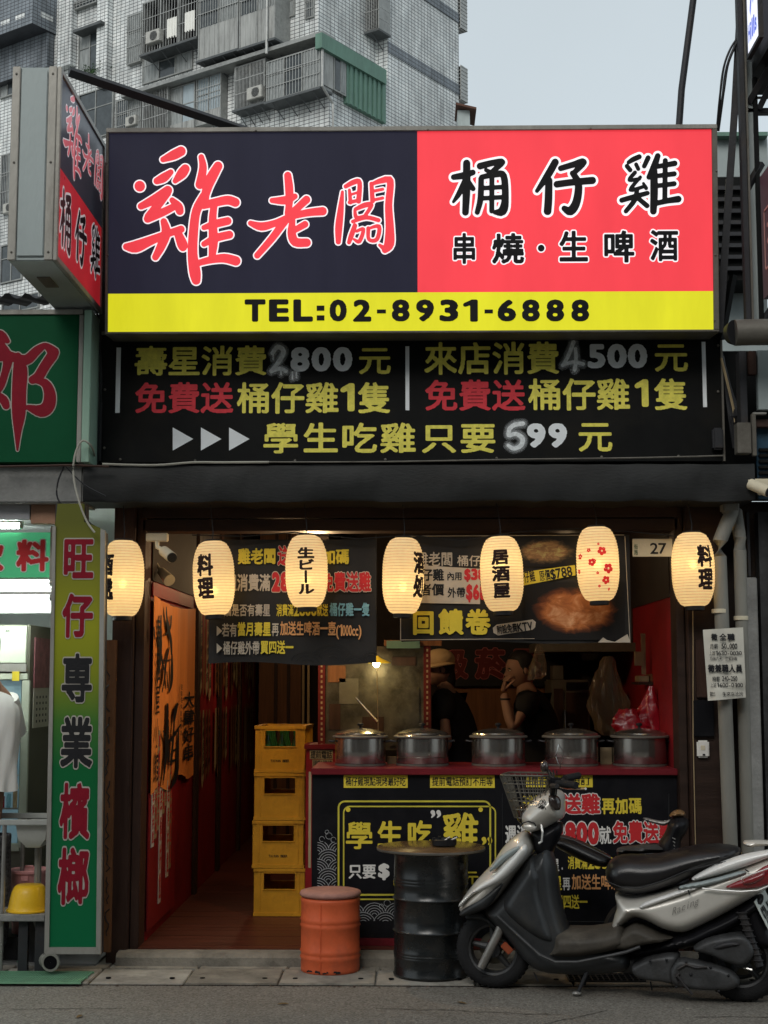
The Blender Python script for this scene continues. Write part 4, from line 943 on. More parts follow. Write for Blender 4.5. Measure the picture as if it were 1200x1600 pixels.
# digits sprayed by hand: soft edged paint
mk('spray', (0.75, 0.79, 0.81), 0.7, var=0.25, scale=60)
def spraymat(name, a): 
    m = mat(name, (0.72, 0.76, 0.78), 0.8, var=0.2, bump=0, alpha=a); M[name] = m
for i_, al in enumerate((0.10, 0.16, 0.25)): spraymat('spray_halo%d' % i_, al)
def spray(strokes, ox=0, oy=0):
    def mp(x, y, lf):
        p = P(x + ox, y + oy, YP); return Vector((p.x, YP - 0.0018 - lf, p.z))
    brush(strokes, mp, [(5.5, 'spray_halo0', 0.0), (3.6, 'spray_halo1', 0.0004), (1.8, 'spray_halo2', 0.0008), (0.2, 'spray', 0.0014)], bb_, h=0.6, name='sprayed_digit')
spray([[(426, 552, 3), (434, 542, 3.2), (443, 549, 3.4), (436, 565, 3.2), (424, 580, 2.8)], [(424, 580, 2.8), (437, 576, 3), (447, 580, 2.6)], [(439, 580, 1), (439, 585, 0.8)], [(457, 582, 1.2), (457, 592, 0.7)], [(463, 582, 1.0), (463, 590, 0.6)], [(427, 552, 1), (427, 562, 0.7)]])
spray([[(896, 535, 3), (887, 558, 2.6), (879, 571, 2.4)], [(879, 571, 2.2), (895, 566, 2.6), (911, 569, 2.4)], [(899, 545, 2.4), (900, 560, 2.6), (898, 578, 2.6)]])
spray([[(817, 662, 3), (804, 664, 3.2), (796, 670, 3)], [(796, 670, 3), (795, 680, 3), (806, 678, 3), (816, 685, 3.4), (814, 696, 3.2), (803, 701, 3), (794, 696, 2.4)]])
for px, py in ((183, 531), (269, 532), (415, 531), (552, 529), (715, 528), (860, 526), (974, 526), (1122, 540), (1122, 612), (164, 609), (163, 700), (188, 718), (305, 720), (461, 720), (602, 718), (776, 716), (940, 714), (1060, 713)):
    p = P(px, py, YP); MB().ell((p.x, YP - 0.003, p.z), (0.008, 0.005, 0.008), 10, 6).build('screw', 'alu_dark', bb_)
# ================================================================== paper lanterns (lit)
def paper_mat():
    m = bpy.data.materials.new('lantern_paper'); m.use_nodes = True; nt = m.node_tree; nt.nodes.clear(); L = nt.links.new
    out = nt.nodes.new('ShaderNodeOutputMaterial'); tr = nt.nodes.new('ShaderNodeBsdfTranslucent'); df = nt.nodes.new('ShaderNodeBsdfDiffuse'); tp = nt.nodes.new('ShaderNodeBsdfTransparent')
    t = nt.nodes.new('ShaderNodeTexCoord'); n = nt.nodes.new('ShaderNodeTexNoise'); n.inputs['Scale'].default_value = 45; n.inputs['Detail'].default_value = 6; L(t.outputs['Object'], n.inputs['Vector'])
    r = nt.nodes.new('ShaderNodeValToRGB'); L(n.outputs['Fac'], r.inputs[0])
    r.color_ramp.elements[0].color = (0.86, 0.72, 0.48, 1); r.color_ramp.elements[0].position = 0.3; r.color_ramp.elements[1].color = (0.95, 0.84, 0.62, 1); r.color_ramp.elements[1].position = 0.7
    L(r.outputs[0], tr.inputs[0]); df.inputs[0].default_value = (0.52, 0.47, 0.38, 1); tp.inputs[0].default_value = (1, 0.8, 0.4, 1)
    a = nt.nodes.new('ShaderNodeMixShader'); a.inputs[0].default_value = 0.40; L(tr.outputs[0], a.inputs[1]); L(df.outputs[0], a.inputs[2])
    b = nt.nodes.new('ShaderNodeMixShader'); b.inputs[0].default_value = 0.035; L(a.outputs[0], b.inputs[1]); L(tp.outputs[0], b.inputs[2])
    e = nt.nodes.new('ShaderNodeEmission'); e.inputs[0].default_value = (1.0, 0.68, 0.33, 1); e.inputs[1].default_value = 0.34
    ad = nt.nodes.new('ShaderNodeAddShader'); L(b.outputs[0], ad.inputs[0]); L(e.outputs[0], ad.inputs[1]); L(ad.outputs[0], out.inputs[0])
    M['paper_lantern'] = m
paper_mat()
mk('ink_lantern', (0.02, 0.005, 0.003), 0.7, bump=0)
mk('ink_red', (0.5, 0.01, 0.01), 0.6, emit=(0.35, 0.01, 0.008), es=1.0, bump=0)
mk('bulb', (1, 0.9, 0.5), 0.5, emit=(1.0, 0.72, 0.28), es=26.0, bump=0)
YL = -0.17
mk('hoop_tan', (0.42, 0.26, 0.10), 0.6, bump=0)
NRIB = 26
def lprof(RL, HL):
    pr = []
    ro = RL * 0.42
    n = NRIB
    for k in range(n * 2 + 1):
        t = k / (2 * n); z = -HL / 2 + HL * t
        e = min(t, 1 - t) / 0.42
        s = 1.0 if e >= 1 else math.sqrt(max(0, 1 - (1 - e) ** 2))
        r = ro + (RL - ro) * s
        if k % 2: r -= 0.0035
        pr.append((r, z))
    return pr
def lantern(px, pt, pb, pw, text, ang, mats, label, bulb_dz=0.0, tilt=0.0):
    c = P(px, (pt + pb) / 2, YL); sc_ = FPX / (YL - CL.y)
    HL = (pb - pt - 5) / sc_; RL = pw / 2 / sc_; tilt_ = tilt
    t = thing('lantern', label, 'lantern', (c.x, YL, c.z), 'paper lanterns hung along the restaurant front')
    pr = lprof(RL, HL)
    MB().lathe(pr, c, 48, cap=False).build('paper_shade', 'paper_lantern', t, smooth=True, ang=80)
    r0 = pr[0][0]
    mb = MB()
    for k in range(1, NRIB):
        z_, r_ = pr[2 * k][1], pr[2 * k][0]; mb.lathe([(r_ - 0.001, z_ - 0.0011), (r_ + 0.0014, z_), (r_ - 0.001, z_ + 0.0011)], c, 48, cap=False)
    tag(mb.build('bamboo_hoops', 'hoop_tan', t), kind='stuff')
    MB().lathe([(r0 - 0.004, -HL / 2 - 0.022), (r0 + 0.004, -HL / 2 - 0.020), (r0 + 0.004, -HL / 2 + 0.004), (r0 - 0.002, -HL / 2 + 0.006), (r0 - 0.012, -HL / 2 + 0.004), (r0 - 0.012, -HL / 2 - 0.016)], c, 32, cap=False).build('base_ring', 'print_black', t, smooth=True)
    MB().lathe([(r0 - 0.014, -HL / 2 - 0.013), (r0 - 0.013, -HL / 2 - 0.012)], c, 24).build('base_cap', 'ivory', t) if False else None
    MB().lathe([(0.002, HL / 2 + 0.010), (r0 - 0.004, HL / 2 + 0.010), (r0 + 0.002, HL / 2 + 0.004), (r0 - 0.004, HL / 2 - 0.002)], c, 32, cap=False).build('top_cap', 'print_black', t, smooth=True)
    MB().tube([(c.x, YL, c.z + HL / 2 + 0.008), (c.x + 0.004, YL + 0.005, c.z + HL / 2 + 0.05), (c.x - 0.01, YL + 0.02, P(px, 786, YL).z)], 0.003, 5).build('hanging_cord', 'cable', t)
    MB().ell((c.x, YL, c.z + bulb_dz), (0.022, 0.022, 0.028), 12, 8).build('bulb', 'bulb', t, smooth=True)
    MB().tube([(c.x, YL, c.z + bulb_dz + 0.026), (c.x, YL, c.z + HL / 2 + 0.006)], 0.006, 6).build('lamp_holder', 'cable', t)
    pz = [q[1] for q in pr]; prr = [q[0] for q in pr]
    a0 = R(-90) + R(ang)
    def wrap(u, v, lf):
        r = float(np.interp(v, pz, prr)) + 0.0015 + lf
        a = a0 + u / RL
        return Vector((c.x + r * math.cos(a), YL + r * math.sin(a), c.z + v))
    W = RL * 0.86; n = len(text)
    if text:
        h = HL * (0.62 if n == 2 else 0.66); top = HL * 0.32
        row(text, (-W / 2, W / 2, top - h, top), frame_Y(0), mats, t, off=0.066, N=56, lift=0.0, vertical=True, maxrun=5, wrap=wrap)
    l = bpy.data.lights.new('bulb_light', 'POINT'); l.energy = 6.0; l.color = (1.0, 0.74, 0.42); l.shadow_soft_size = 0.022
    lo_ = bpy.data.objects.new('bulb_light', l); col.objects.link(lo_); lo_.parent = t; lo_.location = (0, 0, bulb_dz)
    if tilt: t.rotation_euler = (0, R(tilt), 0)
    return t, wrap, RL, HL
lantern(192, 842, 966, 67, '酒處', -40, 'ink_lantern', 'leftmost paper lantern, partly behind the green and yellow column sign', -0.03, 0)
lantern(334, 843, 964, 66, '料理', -18, 'ink_lantern', 'paper lantern reading 料理 beside the white camera at the left of the doorway', -0.07, -2.5)
lantern(479, 834, 952, 67, None or '生ビ｜ル', 2, 'ink_lantern', 'paper lantern with Japanese beer lettering in front of the dark promotion banner', -0.05, -1)
lantern(630, 838, 962, 66, '酒処', 54, 'ink_lantern', 'middle paper lantern whose characters are turned to its right edge', -0.06, 1)
lantern(784, 836, 958, 68, '居酒屋', -6, 'ink_lantern', 'paper lantern reading 居酒屋 in front of the roast chicken banner', 0.06, -2)
t6, wrap6, R6, H6 = lantern(934, 821, 942, 67, '', 0, 'ink_lantern', 'paper lantern printed with red blossoms and no characters', 0.0, -1.5)
for (px, py, r) in ((937, 863, 7.5), (921, 880, 6.5), (946, 890, 8.5), (942, 908, 7), (917, 861, 3.5), (925, 878, 3), (929, 897, 2.5), (932, 852, 2.2), (931, 917, 2.5), (948, 922, 2.5), (905, 870, 5), (903, 893, 4)):
    u = (px - 934) / FPX * (YL - CL.y); v = -(py - 881) / FPX * (YL - CL.y); rr = r / FPX * (YL - CL.y)
    u = R6 * math.asin(max(-0.98, min(0.98, u / R6)))
    mb = MB()
    for k in range(5):
        a = k * 2 * math.pi / 5 + px; cx_, cy_ = u + math.cos(a) * rr * 0.56, v + math.sin(a) * rr * 0.56; m_ = 10
        vs_ = [wrap6(cx_, cy_, 0.0004 * k)] + [wrap6(cx_ + math.cos(q * 2 * math.pi / m_) * rr * 0.40, cy_ + math.sin(q * 2 * math.pi / m_) * rr * 0.40, 0.0004 * k) for q in range(m_)]
        mb.add(vs_, [(0, 1 + q, 1 + (q + 1) % m_) for q in range(m_)])
    mb.build('blossom_print', 'ink_red', t6, weld=False)
lantern(1083, 830, 950, 67, '料理', 26, 'ink_lantern', 'rightmost paper lantern reading 料理 beside the drain pipes', 0.03, -1)
# string of cable between lanterns
pts = []
for px, py in ((300, 836), (380, 838), (460, 832), (560, 842), (640, 836), (720, 845), (800, 832), (900, 826), (1000, 832), (1060, 838)): pts.append(P(px, py, -0.05))
tag(MB().tube(pts, 0.0035, 5).build('lantern_wire', 'cable'), 'thin black wire strung behind the row of lanterns', 'wire')
# ================================================================== printed banners in the opening
mk('banner_black', (0.014, 0.012, 0.011), 0.5, var=0.4, scale=4, bump=0.12, bscale=7, dirt=0.4, dirtc=(0.035, 0.028, 0.022), spec=0.4)
mk('banner_white', (0.52, 0.45, 0.36), 0.6, var=0.12, scale=8)
mk('wave_line', (0.30, 0.28, 0.26), 0.6)
def sheet(name, px0, py0, px1, py1, Y, m, par, amp=0.006):
    X0, X1, Z0, Z1 = PR(px0, py0, px1, py1, Y); nx, nz = 36, 14; v = []; f = []
    for j in range(nz + 1):
        for i in range(nx + 1):
            u, w = i / nx, j / nz
            v.append((X0 + (X1 - X0) * u, Y + amp * (math.sin(u * 9 + w * 2) + 0.6 * math.sin(u * 23 + w * 5)) * (1 - w) ** 0.5 * 0.6, Z0 + (Z1 - Z0) * w + 0.010 * (1 - w) * math.sin(u * 7)))
    for j in range(nz):
        for i in range(nx): f.append((j * (nx + 1) + i, j * (nx + 1) + i + 1, (j + 1) * (nx + 1) + i + 1, (j + 1) * (nx + 1) + i))
    return MB().add(v, f).build(name, m, par, smooth=True)
YA = 0.012; LF = 0.012
ba = thing('promotion_banner', 'dark banner printed with offers in yellow, white and red, behind the beer lantern', 'banner', (P(457, 940, YA).x, YA, P(457, 1037, YA).z))
sheet('sheet', 327, 843, 588, 1037, YA, 'banner_black', ba, amp=0.009)
def bA(ch, a, b, c, d, m, **k):
    k.setdefault('off', 0.03); k.setdefault('N', 40); k.setdefault('lift', LF); prow(ch, a, b, c, d, YA, m, ba, **k)
bA('雞老闆', 372, 857, 432, 882, 'print_gold', off=0.05)
bA('送雞', 434, 853, 480, 884, 'print_crimson', off=0.045, outl=(0.03, 'banner_white')); bA('再加碼', 482, 858, 546, 882, 'print_gold', off=0.05)
bA('週消費滿', 353, 897, 423, 924, 'banner_white', off=0.04); bA('2800', 425, 893, 478, 925, 'print_crimson', off=0.06, outl=(0.04, 'banner_white')); bA('就', 482, 899, 500, 922, 'banner_white')
bA('免費送雞', 502, 894, 580, 925, 'print_crimson', off=0.045, outl=(0.04, 'banner_white'))
bA('不論是否有壽星', 338, 944, 423, 963, 'banner_white', off=0.03); bA('消費滿2800就送', 432, 944, 513, 963, 'print_gold', off=0.03); bA('桶仔雞一隻', 515, 942, 578, 963, 'print_blue', off=0.04)
def tri(px, py, s, Y, par, m, lf):
    a, b, c = P(px, py - s, Y), P(px, py + s, Y), P(px + s * 1.1, py, Y); MB().add([(q.x, Y - lf, q.z) for q in (a, b, c)], [(0, 1, 2)]).build('arrow', m, par, weld=False)
tri(339, 986, 8, YA, ba, 'banner_white', LF); tri(339, 1013, 8, YA, ba, 'banner_white', LF)
bA('若有', 347, 974, 371, 995, 'banner_white'); bA('當月壽星', 371, 972, 424, 994, 'print_gold', off=0.045); bA('再', 425, 973, 436, 994, 'banner_white')
bA('加送生啤酒一壺', 438, 971, 525, 993, 'print_orange', off=0.035); bA('(1000cc)', 525, 976, 565, 994, 'print_orange', off=0.02)
bA('桶仔雞外帶', 349, 1002, 406, 1023, 'banner_white'); bA('買四送一', 407, 1001, 459, 1022, 'print_gold', off=0.045)
mb = MB()
for cx, cy, rs in ((480, 1036, (10, 18, 26)), (520, 1030, (8, 16, 24, 32)), (555, 1036, (10, 18)), (580, 1028, (8, 14))):
    for r in rs: mb.tube([Vector((P(cx + r * math.cos(a), cy - r * 0.7 * math.sin(a), YA).x, YA - LF, P(cx, min(1034, cy - r * 0.7 * math.sin(a)), YA).z)) for a in [math.pi * q / 12 for q in range(1, 12)]], 0.0011, 3)
mb.build('wave_print', 'grey_plastic', ba)
# roast chicken banner
YB2 = 0.005
bc = thing('chicken_banner', 'glossy dark banner with price ribbons and a roast chicken picture, above the pots', 'banner', (P(806, 918, YB2).x, YB2, P(806, 1003, YB2).z))
sheet('sheet', 627, 836, 985, 1003, YB2, 'banner_black', bc, amp=0.006)
LB = 0.0085
def pol(pts, m, name, lf, Y=YB2, par=None): MB().add([Vector((P(a, b, Y).x, Y - lf, P(a, b, Y).z)) for a, b in pts], [tuple(range(len(pts)))]).build(name, m, par or bc, weld=False)
def chick():
    m = mat('chicken_print', (0.20, 0.060, 0.016), 0.35, var=0.85, scale=17, bump=0.0, dirt=0.8, dirtc=(0.035, 0.013, 0.008)); M['chicken_print'] = m
    m = mat('herb_print', (0.13, 0.10, 0.04), 0.4, var=0.8, scale=24, bump=0.0, dirt=0.9, dirtc=(0.02, 0.016, 0.012)); M['herb_print'] = m
chick()
def blob(cx, cy, rx, ry, n=40, j=0.10, s=1): 
    random.seed(s); ph = [random.uniform(0, 6) for _ in range(4)]
    return [(cx + rx * math.cos(a) * (1 + j * math.sin(3 * a + ph[0]) + j * .6 * math.sin(7 * a + ph[1])), cy + ry * math.sin(a) * (1 + j * math.sin(4 * a + ph[2]) + j * .5 * math.sin(9 * a + ph[3]))) for a in [-2 * math.pi * q / n for q in range(n)]]
def picture(px0, py0, px1, py1, cols, sc2_, nm, lf):
    m = bpy.data.materials.new(nm); m.use_nodes = True; nt = m.node_tree; L = nt.links.new; b = nt.nodes['Principled BSDF']; b.inputs['Roughness'].default_value = 0.4; b.inputs['Specular IOR Level'].default_value = 0.3
    o_ = Vector(bc['_org']); c = P((px0 + px1) / 2, (py0 + py1) / 2, YB2) - o_; a = P(px0, (py0 + py1) / 2, YB2); d = P(px1, (py0 + py1) / 2, YB2); w = (d.x - a.x) / 2; h = (P((px0 + px1) / 2, py0, YB2).z - P((px0 + px1) / 2, py1, YB2).z) / 2
    t = nt.nodes.new('ShaderNodeTexCoord'); mp = nt.nodes.new('ShaderNodeMapping'); mp.vector_type = 'TEXTURE'; mp.inputs['Location'].default_value = (c.x, 0, c.z); mp.inputs['Scale'].default_value = (w, 1, h); L(t.outputs['Object'], mp.inputs[0])
    n = nt.nodes.new('ShaderNodeTexNoise'); n.inputs['Scale'].default_value = sc2_; n.inputs['Detail'].default_value = 8; n.inputs['Roughness'].default_value = 0.62; n.inputs['Distortion'].default_value = 0.8; L(mp.outputs[0], n.inputs['Vector'])
    sp_ = nt.nodes.new('ShaderNodeSeparateXYZ'); L(mp.outputs[0], sp_.inputs[0]); cb = nt.nodes.new('ShaderNodeCombineXYZ'); L(sp_.outputs[0], cb.inputs[0]); L(sp_.outputs[2], cb.inputs[1])
    ln = nt.nodes.new('ShaderNodeVectorMath'); ln.operation = 'LENGTH'; L(cb.outputs[0], ln.inputs[0])
    r = nt.nodes.new('ShaderNodeMapRange'); r.inputs[1].default_value = 0.55; r.inputs[2].default_value = 1.0; r.inputs[3].default_value = 0.30; r.inputs[4].default_value = -0.5; L(ln.outputs['Value'], r.inputs[0])
    ad = nt.nodes.new('ShaderNodeMath'); ad.operation = 'ADD'; L(n.outputs['Fac'], ad.inputs[0]); L(r.outputs[0], ad.inputs[1])
    cr = nt.nodes.new('ShaderNodeValToRGB'); L(ad.outputs[0], cr.inputs[0]); e = cr.color_ramp.elements; e[0].position = 0.30; e[0].color = (0.014, 0.012, 0.011, 1); e[1].position = 1.0; e[1].color = cols[2] + (1,)
    k = e.new(0.55); k.color = cols[0] + (1,); k = e.new(0.78); k.color = cols[1] + (1,)
    L(cr.outputs[0], b.inputs['Base Color']); M[nm] = m
    pol([(px0, py0), (px1, py0), (px1, py1), (px0, py1)][::-1], nm, 'picture', lf)
picture(818, 910, 976, 1000, ((0.14, 0.042, 0.016), (0.46, 0.15, 0.045), (0.75, 0.40, 0.20)), 2.4, 'roast_print', LB + 0.0008)
picture(800, 838, 905, 886, ((0.09, 0.06, 0.03), (0.30, 0.16, 0.07), (0.48, 0.42, 0.16)), 4.0, 'garnish_print', LB + 0.0008)
def bB(ch, a, b, c, d, m, **k):
    k.setdefault('off', 0.03); k.setdefault('N', 40); k.setdefault('lift', LB + 0.003); prow(ch, a, b, c, d, YB2, m, bc, **k)
bB('雞老闆', 650, 863, 708, 885, 'banner_white', off=0.02); bB('桶仔雞', 714, 868, 770, 885, 'banner_white', off=0.02)
pol([(636, 882), (750, 889), (750, 944), (636, 942)], 'banner_white', 'price_ribbon', LB + 0.001)
bB('桶仔雞', 640, 889, 694, 908, 'print_black', off=0.04); bB('內用', 698, 894, 722, 907, 'print_black'); bB('$388', 725, 888, 768, 907, 'print_crimson', off=0.05)
bB('讀者價', 636, 912, 694, 931, 'print_black', off=0.04); bB('外帶', 699, 918, 727, 934, 'print_black'); bB('$688', 728, 912, 770, 938, 'print_crimson', off=0.05)
pol([(818, 894), (898, 883), (899, 899), (818, 915)], 'print_gold', 'price_ribbon', LB + 0.002)
bB('仔雞', 818, 892, 836, 910, 'print_black', rot=R(9), off=0.02); bB('原價$788', 842, 888, 894, 905, 'print_black', rot=R(9), off=0.02)
bB('回', 644, 954, 679, 992, 'print_gold', off=0.075, N=60); bB('饋', 685, 952, 724, 992, 'print_gold', off=0.055, N=60); bB('卷', 727, 952, 766, 992, 'print_gold', off=0.06, N=60)
pill = [(776, 976), (832, 968), (837, 972), (836, 980), (832, 984), (778, 993), (771, 989), (770, 981)]
pol(pill, 'banner_white', 'pill_print', LB + 0.001)
bB('附設免費KTV', 776, 974, 832, 988, 'print_black', rot=R(7.5), off=0.03)
mb = MB()
for a, b in (((626, 1000), (835, 998)), ((976, 838), (984, 1002)), ((626, 965), (626, 1000)), ((630, 838), (975, 836))):
    p, q = P(*a, YB2), P(*b, YB2); mb.tube([(p.x, YB2 - LB, p.z), (q.x, YB2 - LB, q.z)], 0.0022, 4)
mb.build('white_border', 'banner_white', bc)
pol([(934, 1004), (942, 996), (948, 1000), (960, 1003), (980, 991), (985, 1004)], 'banner_white', 'torn_edge', LB + 0.001)
# house number plate
p0, p1, z0, z1 = PR(988, 842, 1050, 870, 0.0)
hn = thing('house_number', 'small ivory plate with the house number 27 above the right of the opening', 'plate', ((p0 + p1) / 2, -0.01, z0))
MB().box(p0, p1, -0.012, -0.004, z0, z1).build('plate', 'ivory', hn, bevel=0.002)
row('27', (P(1015, 856, 0).x, P(1041, 856, 0).x, P(1028, 866, 0).z, P(1028, 848, 0).z), frame_Y(-0.0125), 'print_black', hn, off=0.015, N=50)
row('街路', (P(990, 856, 0).x, P(996, 856, 0).x, P(1028, 868, 0).z, P(1028, 850, 0).z), frame_Y(-0.0125), 'sign_green', hn, off=0.01, N=24, vertical=True)
# ================================================================== counter
YC = 0.12
cx0, cx1, cz0, cz1 = PR(487, 1203, 1060, 1466, YC)
ct = thing('serving_counter', 'black fronted counter with red top and printed offers across the right of the opening', 'counter', ((cx0 + cx1) / 2, YC, 0))
zc1 = P(770, 1201, YC - 0.03).z; zc2 = P(770, 1211, YC - 0.03).z
MB().box(cx0 - 0.004, XR - 0.001, YC - 0.03, YC + 0.62, zc2, zc1).build('counter_top', 'counter_red', ct, bevel=0.003)
zp = P(770, 1466, YC).z
MB().box(cx0, XR - 0.002, YC, YC + 0.55, zp, zc2 - 0.001).build('front_panel', 'counter_black', ct)
MB().box(cx0, XR - 0.002, YC - 0.02, YC + 0.5, ZF + 0.001, zp - 0.001).build('plinth', 'counter_red', ct)
def cT(ch, a, b, c, d, m, **k):
    k.setdefault('off', 0.03); k.setdefault('N', 44); k.setdefault('lift', 0.003); prow(ch, a, b, c, d, YC, m, ct, **k)
def lab(px0, py0, px1, py1, txt, Y=YC, par=ct):
    PB(px0, py0, px1, py1, Y - 0.003, 0.002).build('yellow_label', 'print_gold', par); prow(txt, px0 + 3, py0 + 3, px1 - 3, py1 - 3, Y - 0.003, 'print_black', par, off=0.015, N=36)
lab(537, 1211, 637, 1231, '桶仔雞現點現烤最好吃'); lab(672, 1211, 773, 1231, '提前電話預訂不用等'); lab(822, 1211, 926, 1230, '提前電話預訂')
mk('line_yellow', (0.60, 0.52, 0.06), 0.5)
def rrect(px0, py0, px1, py1, r, w, name='frame_line', m='line_yellow'):
    pts = []
    for cx, cy, a0 in ((px1 - r, py0 + r, 0), (px0 + r, py0 + r, 90), (px0 + r, py1 - r, 180), (px1 - r, py1 - r, 270)):
        A = [a0 + q * 15 for q in range(7)] if True else 0
        for a in A: pts.append((cx + r * math.cos(R(a)), cy - r * math.sin(R(a))))
    pts = pts[:]; P3 = [Vector((P(a, b, YC).x, YC - 0.003, P(a, b, YC).z)) for a, b in pts]; P3.append(P3[0])
    mb = MB()
    for i in range(len(P3) - 1):
        a, b = P3[i], P3[i + 1]; d = (b - a); 
        if d.length < 1e-6: continue
        d.normalize(); nn = Vector((-d.z, 0, d.x)) * w
        mb.add([a + nn, a - nn, b - nn, b + nn], [(0, 1, 2, 3)])
    mb.build(name, m, ct, weld=False)
rrect(529, 1252, 766, 1398, 10, 0.005); rrect(537, 1260, 774, 1405, 10, 0.004)
PB(528.5, 1251, 0, 0, 0, 0) if False else None
for x in (544, 751): MB().lathe([(0.013, 0), (0.013, 0.003)], (P(x, 1265, YC).x, YC - 0.004, P(x, 1265, YC).z), 14, axis='Y').build('dot_print', 'print_gold', ct)
cT('學', 540, 1284, 583, 1327, 'print_gold', off=0.03, N=60); cT('生', 589, 1283, 630, 1325, 'print_gold', off=0.045, N=60); cT('吃', 636, 1282, 675, 1325, 'print_gold', off=0.045, N=60)
cT('雞', 691, 1270, 748, 1330, 'print_gold', off=0.03, N=70)
def qmk(x, y, s, m):
    for k in (0, 1):
        brush([[(x + k * 9 * s, y, 3.4 * s), (x + 1.5 * s + k * 9 * s, y + 4 * s, 2.4 * s), (x - 1.5 * s + k * 9 * s, y + 8 * s, 1 * s)]], lambda a, b, lf: Vector((P(a, b, YC).x, YC - 0.003 - lf, P(a, b, YC).z)), [(0, m, 0)], ct, h=0.7)
qmk(676, 1269, 1, 'print_white'); qmk(756, 1311, 1, 'print_gold')
cT('只要', 544, 1350, 588, 1373, 'print_white', off=0.04); cT('$', 590, 1348, 610, 1372, 'print_white', off=0.05); cT('599', 614, 1340, 720, 1388, 'print_gold', off=0.06); cT('元', 722, 1360, 748, 1383, 'print_gold', off=0.03)
# seigaiha waves
mk('wave_white', (0.42, 0.43, 0.44), 0.6)
def waves(px0, py0, px1, py1, step=34):
    mb = MB(); 
    zl_, zh_ = P((px0 + px1) / 2, py1, YC).z, P((px0 + px1) / 2, py0, YC).z; xl_, xh_ = P(px0, (py0 + py1) / 2, YC).x, P(px1, (py0 + py1) / 2, YC).x
    st = step / 270
    for j in range(6):
        for i in range(9):
            cx = xl_ + (i + 0.5 * (j % 2)) * st; cz = zl_ - 0.02 + j * st * 0.42
            if cz > zh_ - 0.03: continue
            for k in range(1, 6):
                r = st * 0.56 * k / 5; prev = None
                for q in range(9):
                    a = R(20 + 140 * q / 8); x, z = cx + r * math.cos(a), cz + r * math.sin(a)
                    # hidden by the wave in front
                    ok = xl_ <= x <= xh_ and zl_ <= z <= zh_
                    for ii in (-0.5, 0.5):
                        if math.hypot(x - (cx + ii * st), z - (cz - st * 0.42)) < st * 0.54 and j > 0: ok = False
                    if prev is not None and ok:
                        d = Vector((x - prev[0], 0, z - prev[1])).normalized(); n_ = Vector((-d.z, 0, d.x)) * 0.0016
                        A, B = Vector((prev[0], YC - 0.003, prev[1])), Vector((x, YC - 0.003, z)); mb.add([A + n_, A - n_, B - n_, B + n_], [(0, 1, 2, 3)])
                    prev = (x, z) if ok else None
    mb.build('wave_print', 'wave_white', ct, weld=False)
waves(496, 1315, 527, 1386); waves(498, 1409, 770, 1440)
for cx, cy, r in ((503, 1311, 4), (514, 1306, 5), (511, 1300, 3), (521, 1312, 4), (605, 1411, 5), (596, 1416, 3.5)):
    mb = MB(); mb.tube([Vector((P(cx + r * math.cos(a), cy - r * math.sin(a), YC).x, YC - 0.003, P(cx, cy - r * math.sin(a), YC).z)) for a in [2 * math.pi * q / 12 for q in range(11)]], 0.0016, 3); mb.build('curl_print', 'wave_white', ct)
# right poster of the counter
cT('滿額', 816, 1243, 872, 1270, 'print_gold', off=0.04)
cT('送雞', 878, 1240, 938, 1272, 'print_crimson', off=0.05, outl=(0.04, 'print_white'), N=60); cT('再加碼', 940, 1246, 1003, 1272, 'print_gold', off=0.045)
cT('週消費滿', 789, 1289, 862, 1318, 'print_white', off=0.04); cT('2800', 864, 1283, 936, 1320, 'print_crimson', off=0.06, outl=(0.045, 'print_white'), N=60); cT('就', 936, 1291, 955, 1319, 'print_white', off=0.03)
cT('免費送雞', 957, 1283, 1053, 1318, 'print_crimson', off=0.05, outl=(0.04, 'print_white'), N=60)
cT('不論是否有壽星', 790, 1341, 874, 1361, 'print_white'); cT('．', 876, 1341, 886, 1361, 'print_white'); cT('消費滿2800就送', 887, 1338, 980, 1358, 'print_gold'); cT('桶仔雞一隻', 982, 1338, 1045, 1358, 'print_blue')
cT('若有', 792, 1368, 820, 1391, 'print_white'); cT('當月壽星', 821, 1368, 878, 1391, 'print_gold', off=0.045); cT('再', 879, 1370, 891, 1391, 'print_white'); cT('加送生啤酒一壺', 893, 1366, 1000, 1390, 'print_orange')
cT('桶仔雞外帶', 800, 1399, 866, 1421, 'print_white'); cT('買四送一', 867, 1398, 918, 1420, 'print_gold')
mb = MB()
for a, b in (((785, 1240), (785, 1440)), ((1045, 1240), (1045, 1440)), ((785, 1440), (1045, 1440))):
    p, q = P(*a, YC), P(*b, YC); mb.tube([(p.x, YC - 0.003, p.z), (q.x, YC - 0.003, q.z)], 0.0012, 4)
mb.build('border_line', 'grey_plastic', ct)
# low side cabinet with yellow labels (left of the counter)
sc0 = thing('side_cabinet', 'narrow dark red side cabinet with yellow labels behind the left end of the counter', 'cabinet', (P(498, 1180, 0.95).x, 0.95, 0))
YD = 0.95
xa_, xb_, za_, zb__ = PR(478, 1163, 524, 1205, YD)
MB().box(xa_, xb_ + 0.05, YD, YD + 0.3, ZF, zb__ - 0.03).build('carcass', 'red_paint', sc0); MB().box(xa_ - 0.01, xb_ + 0.06, YD - 0.01, YD + 0.31, zb__ - 0.029, zb__).build('top_board', 'counter_red', sc0)
PB(484, 1172, 520, 1186, YD - 0.004, 0.002).build('yellow_label', 'board_tan', sc0); prow('提前電話', 485, 1173, 519, 1185, YD - 0.004, 'print_black', sc0, off=0.015, N=30)
PB(488, 1187, 520, 1199, YD - 0.004, 0.002).build('yellow_label', 'board_tan', sc0); prow('現點現烤', 489, 1188, 519, 1198, YD - 0.004, 'print_black', sc0, off=0.01, N=30)
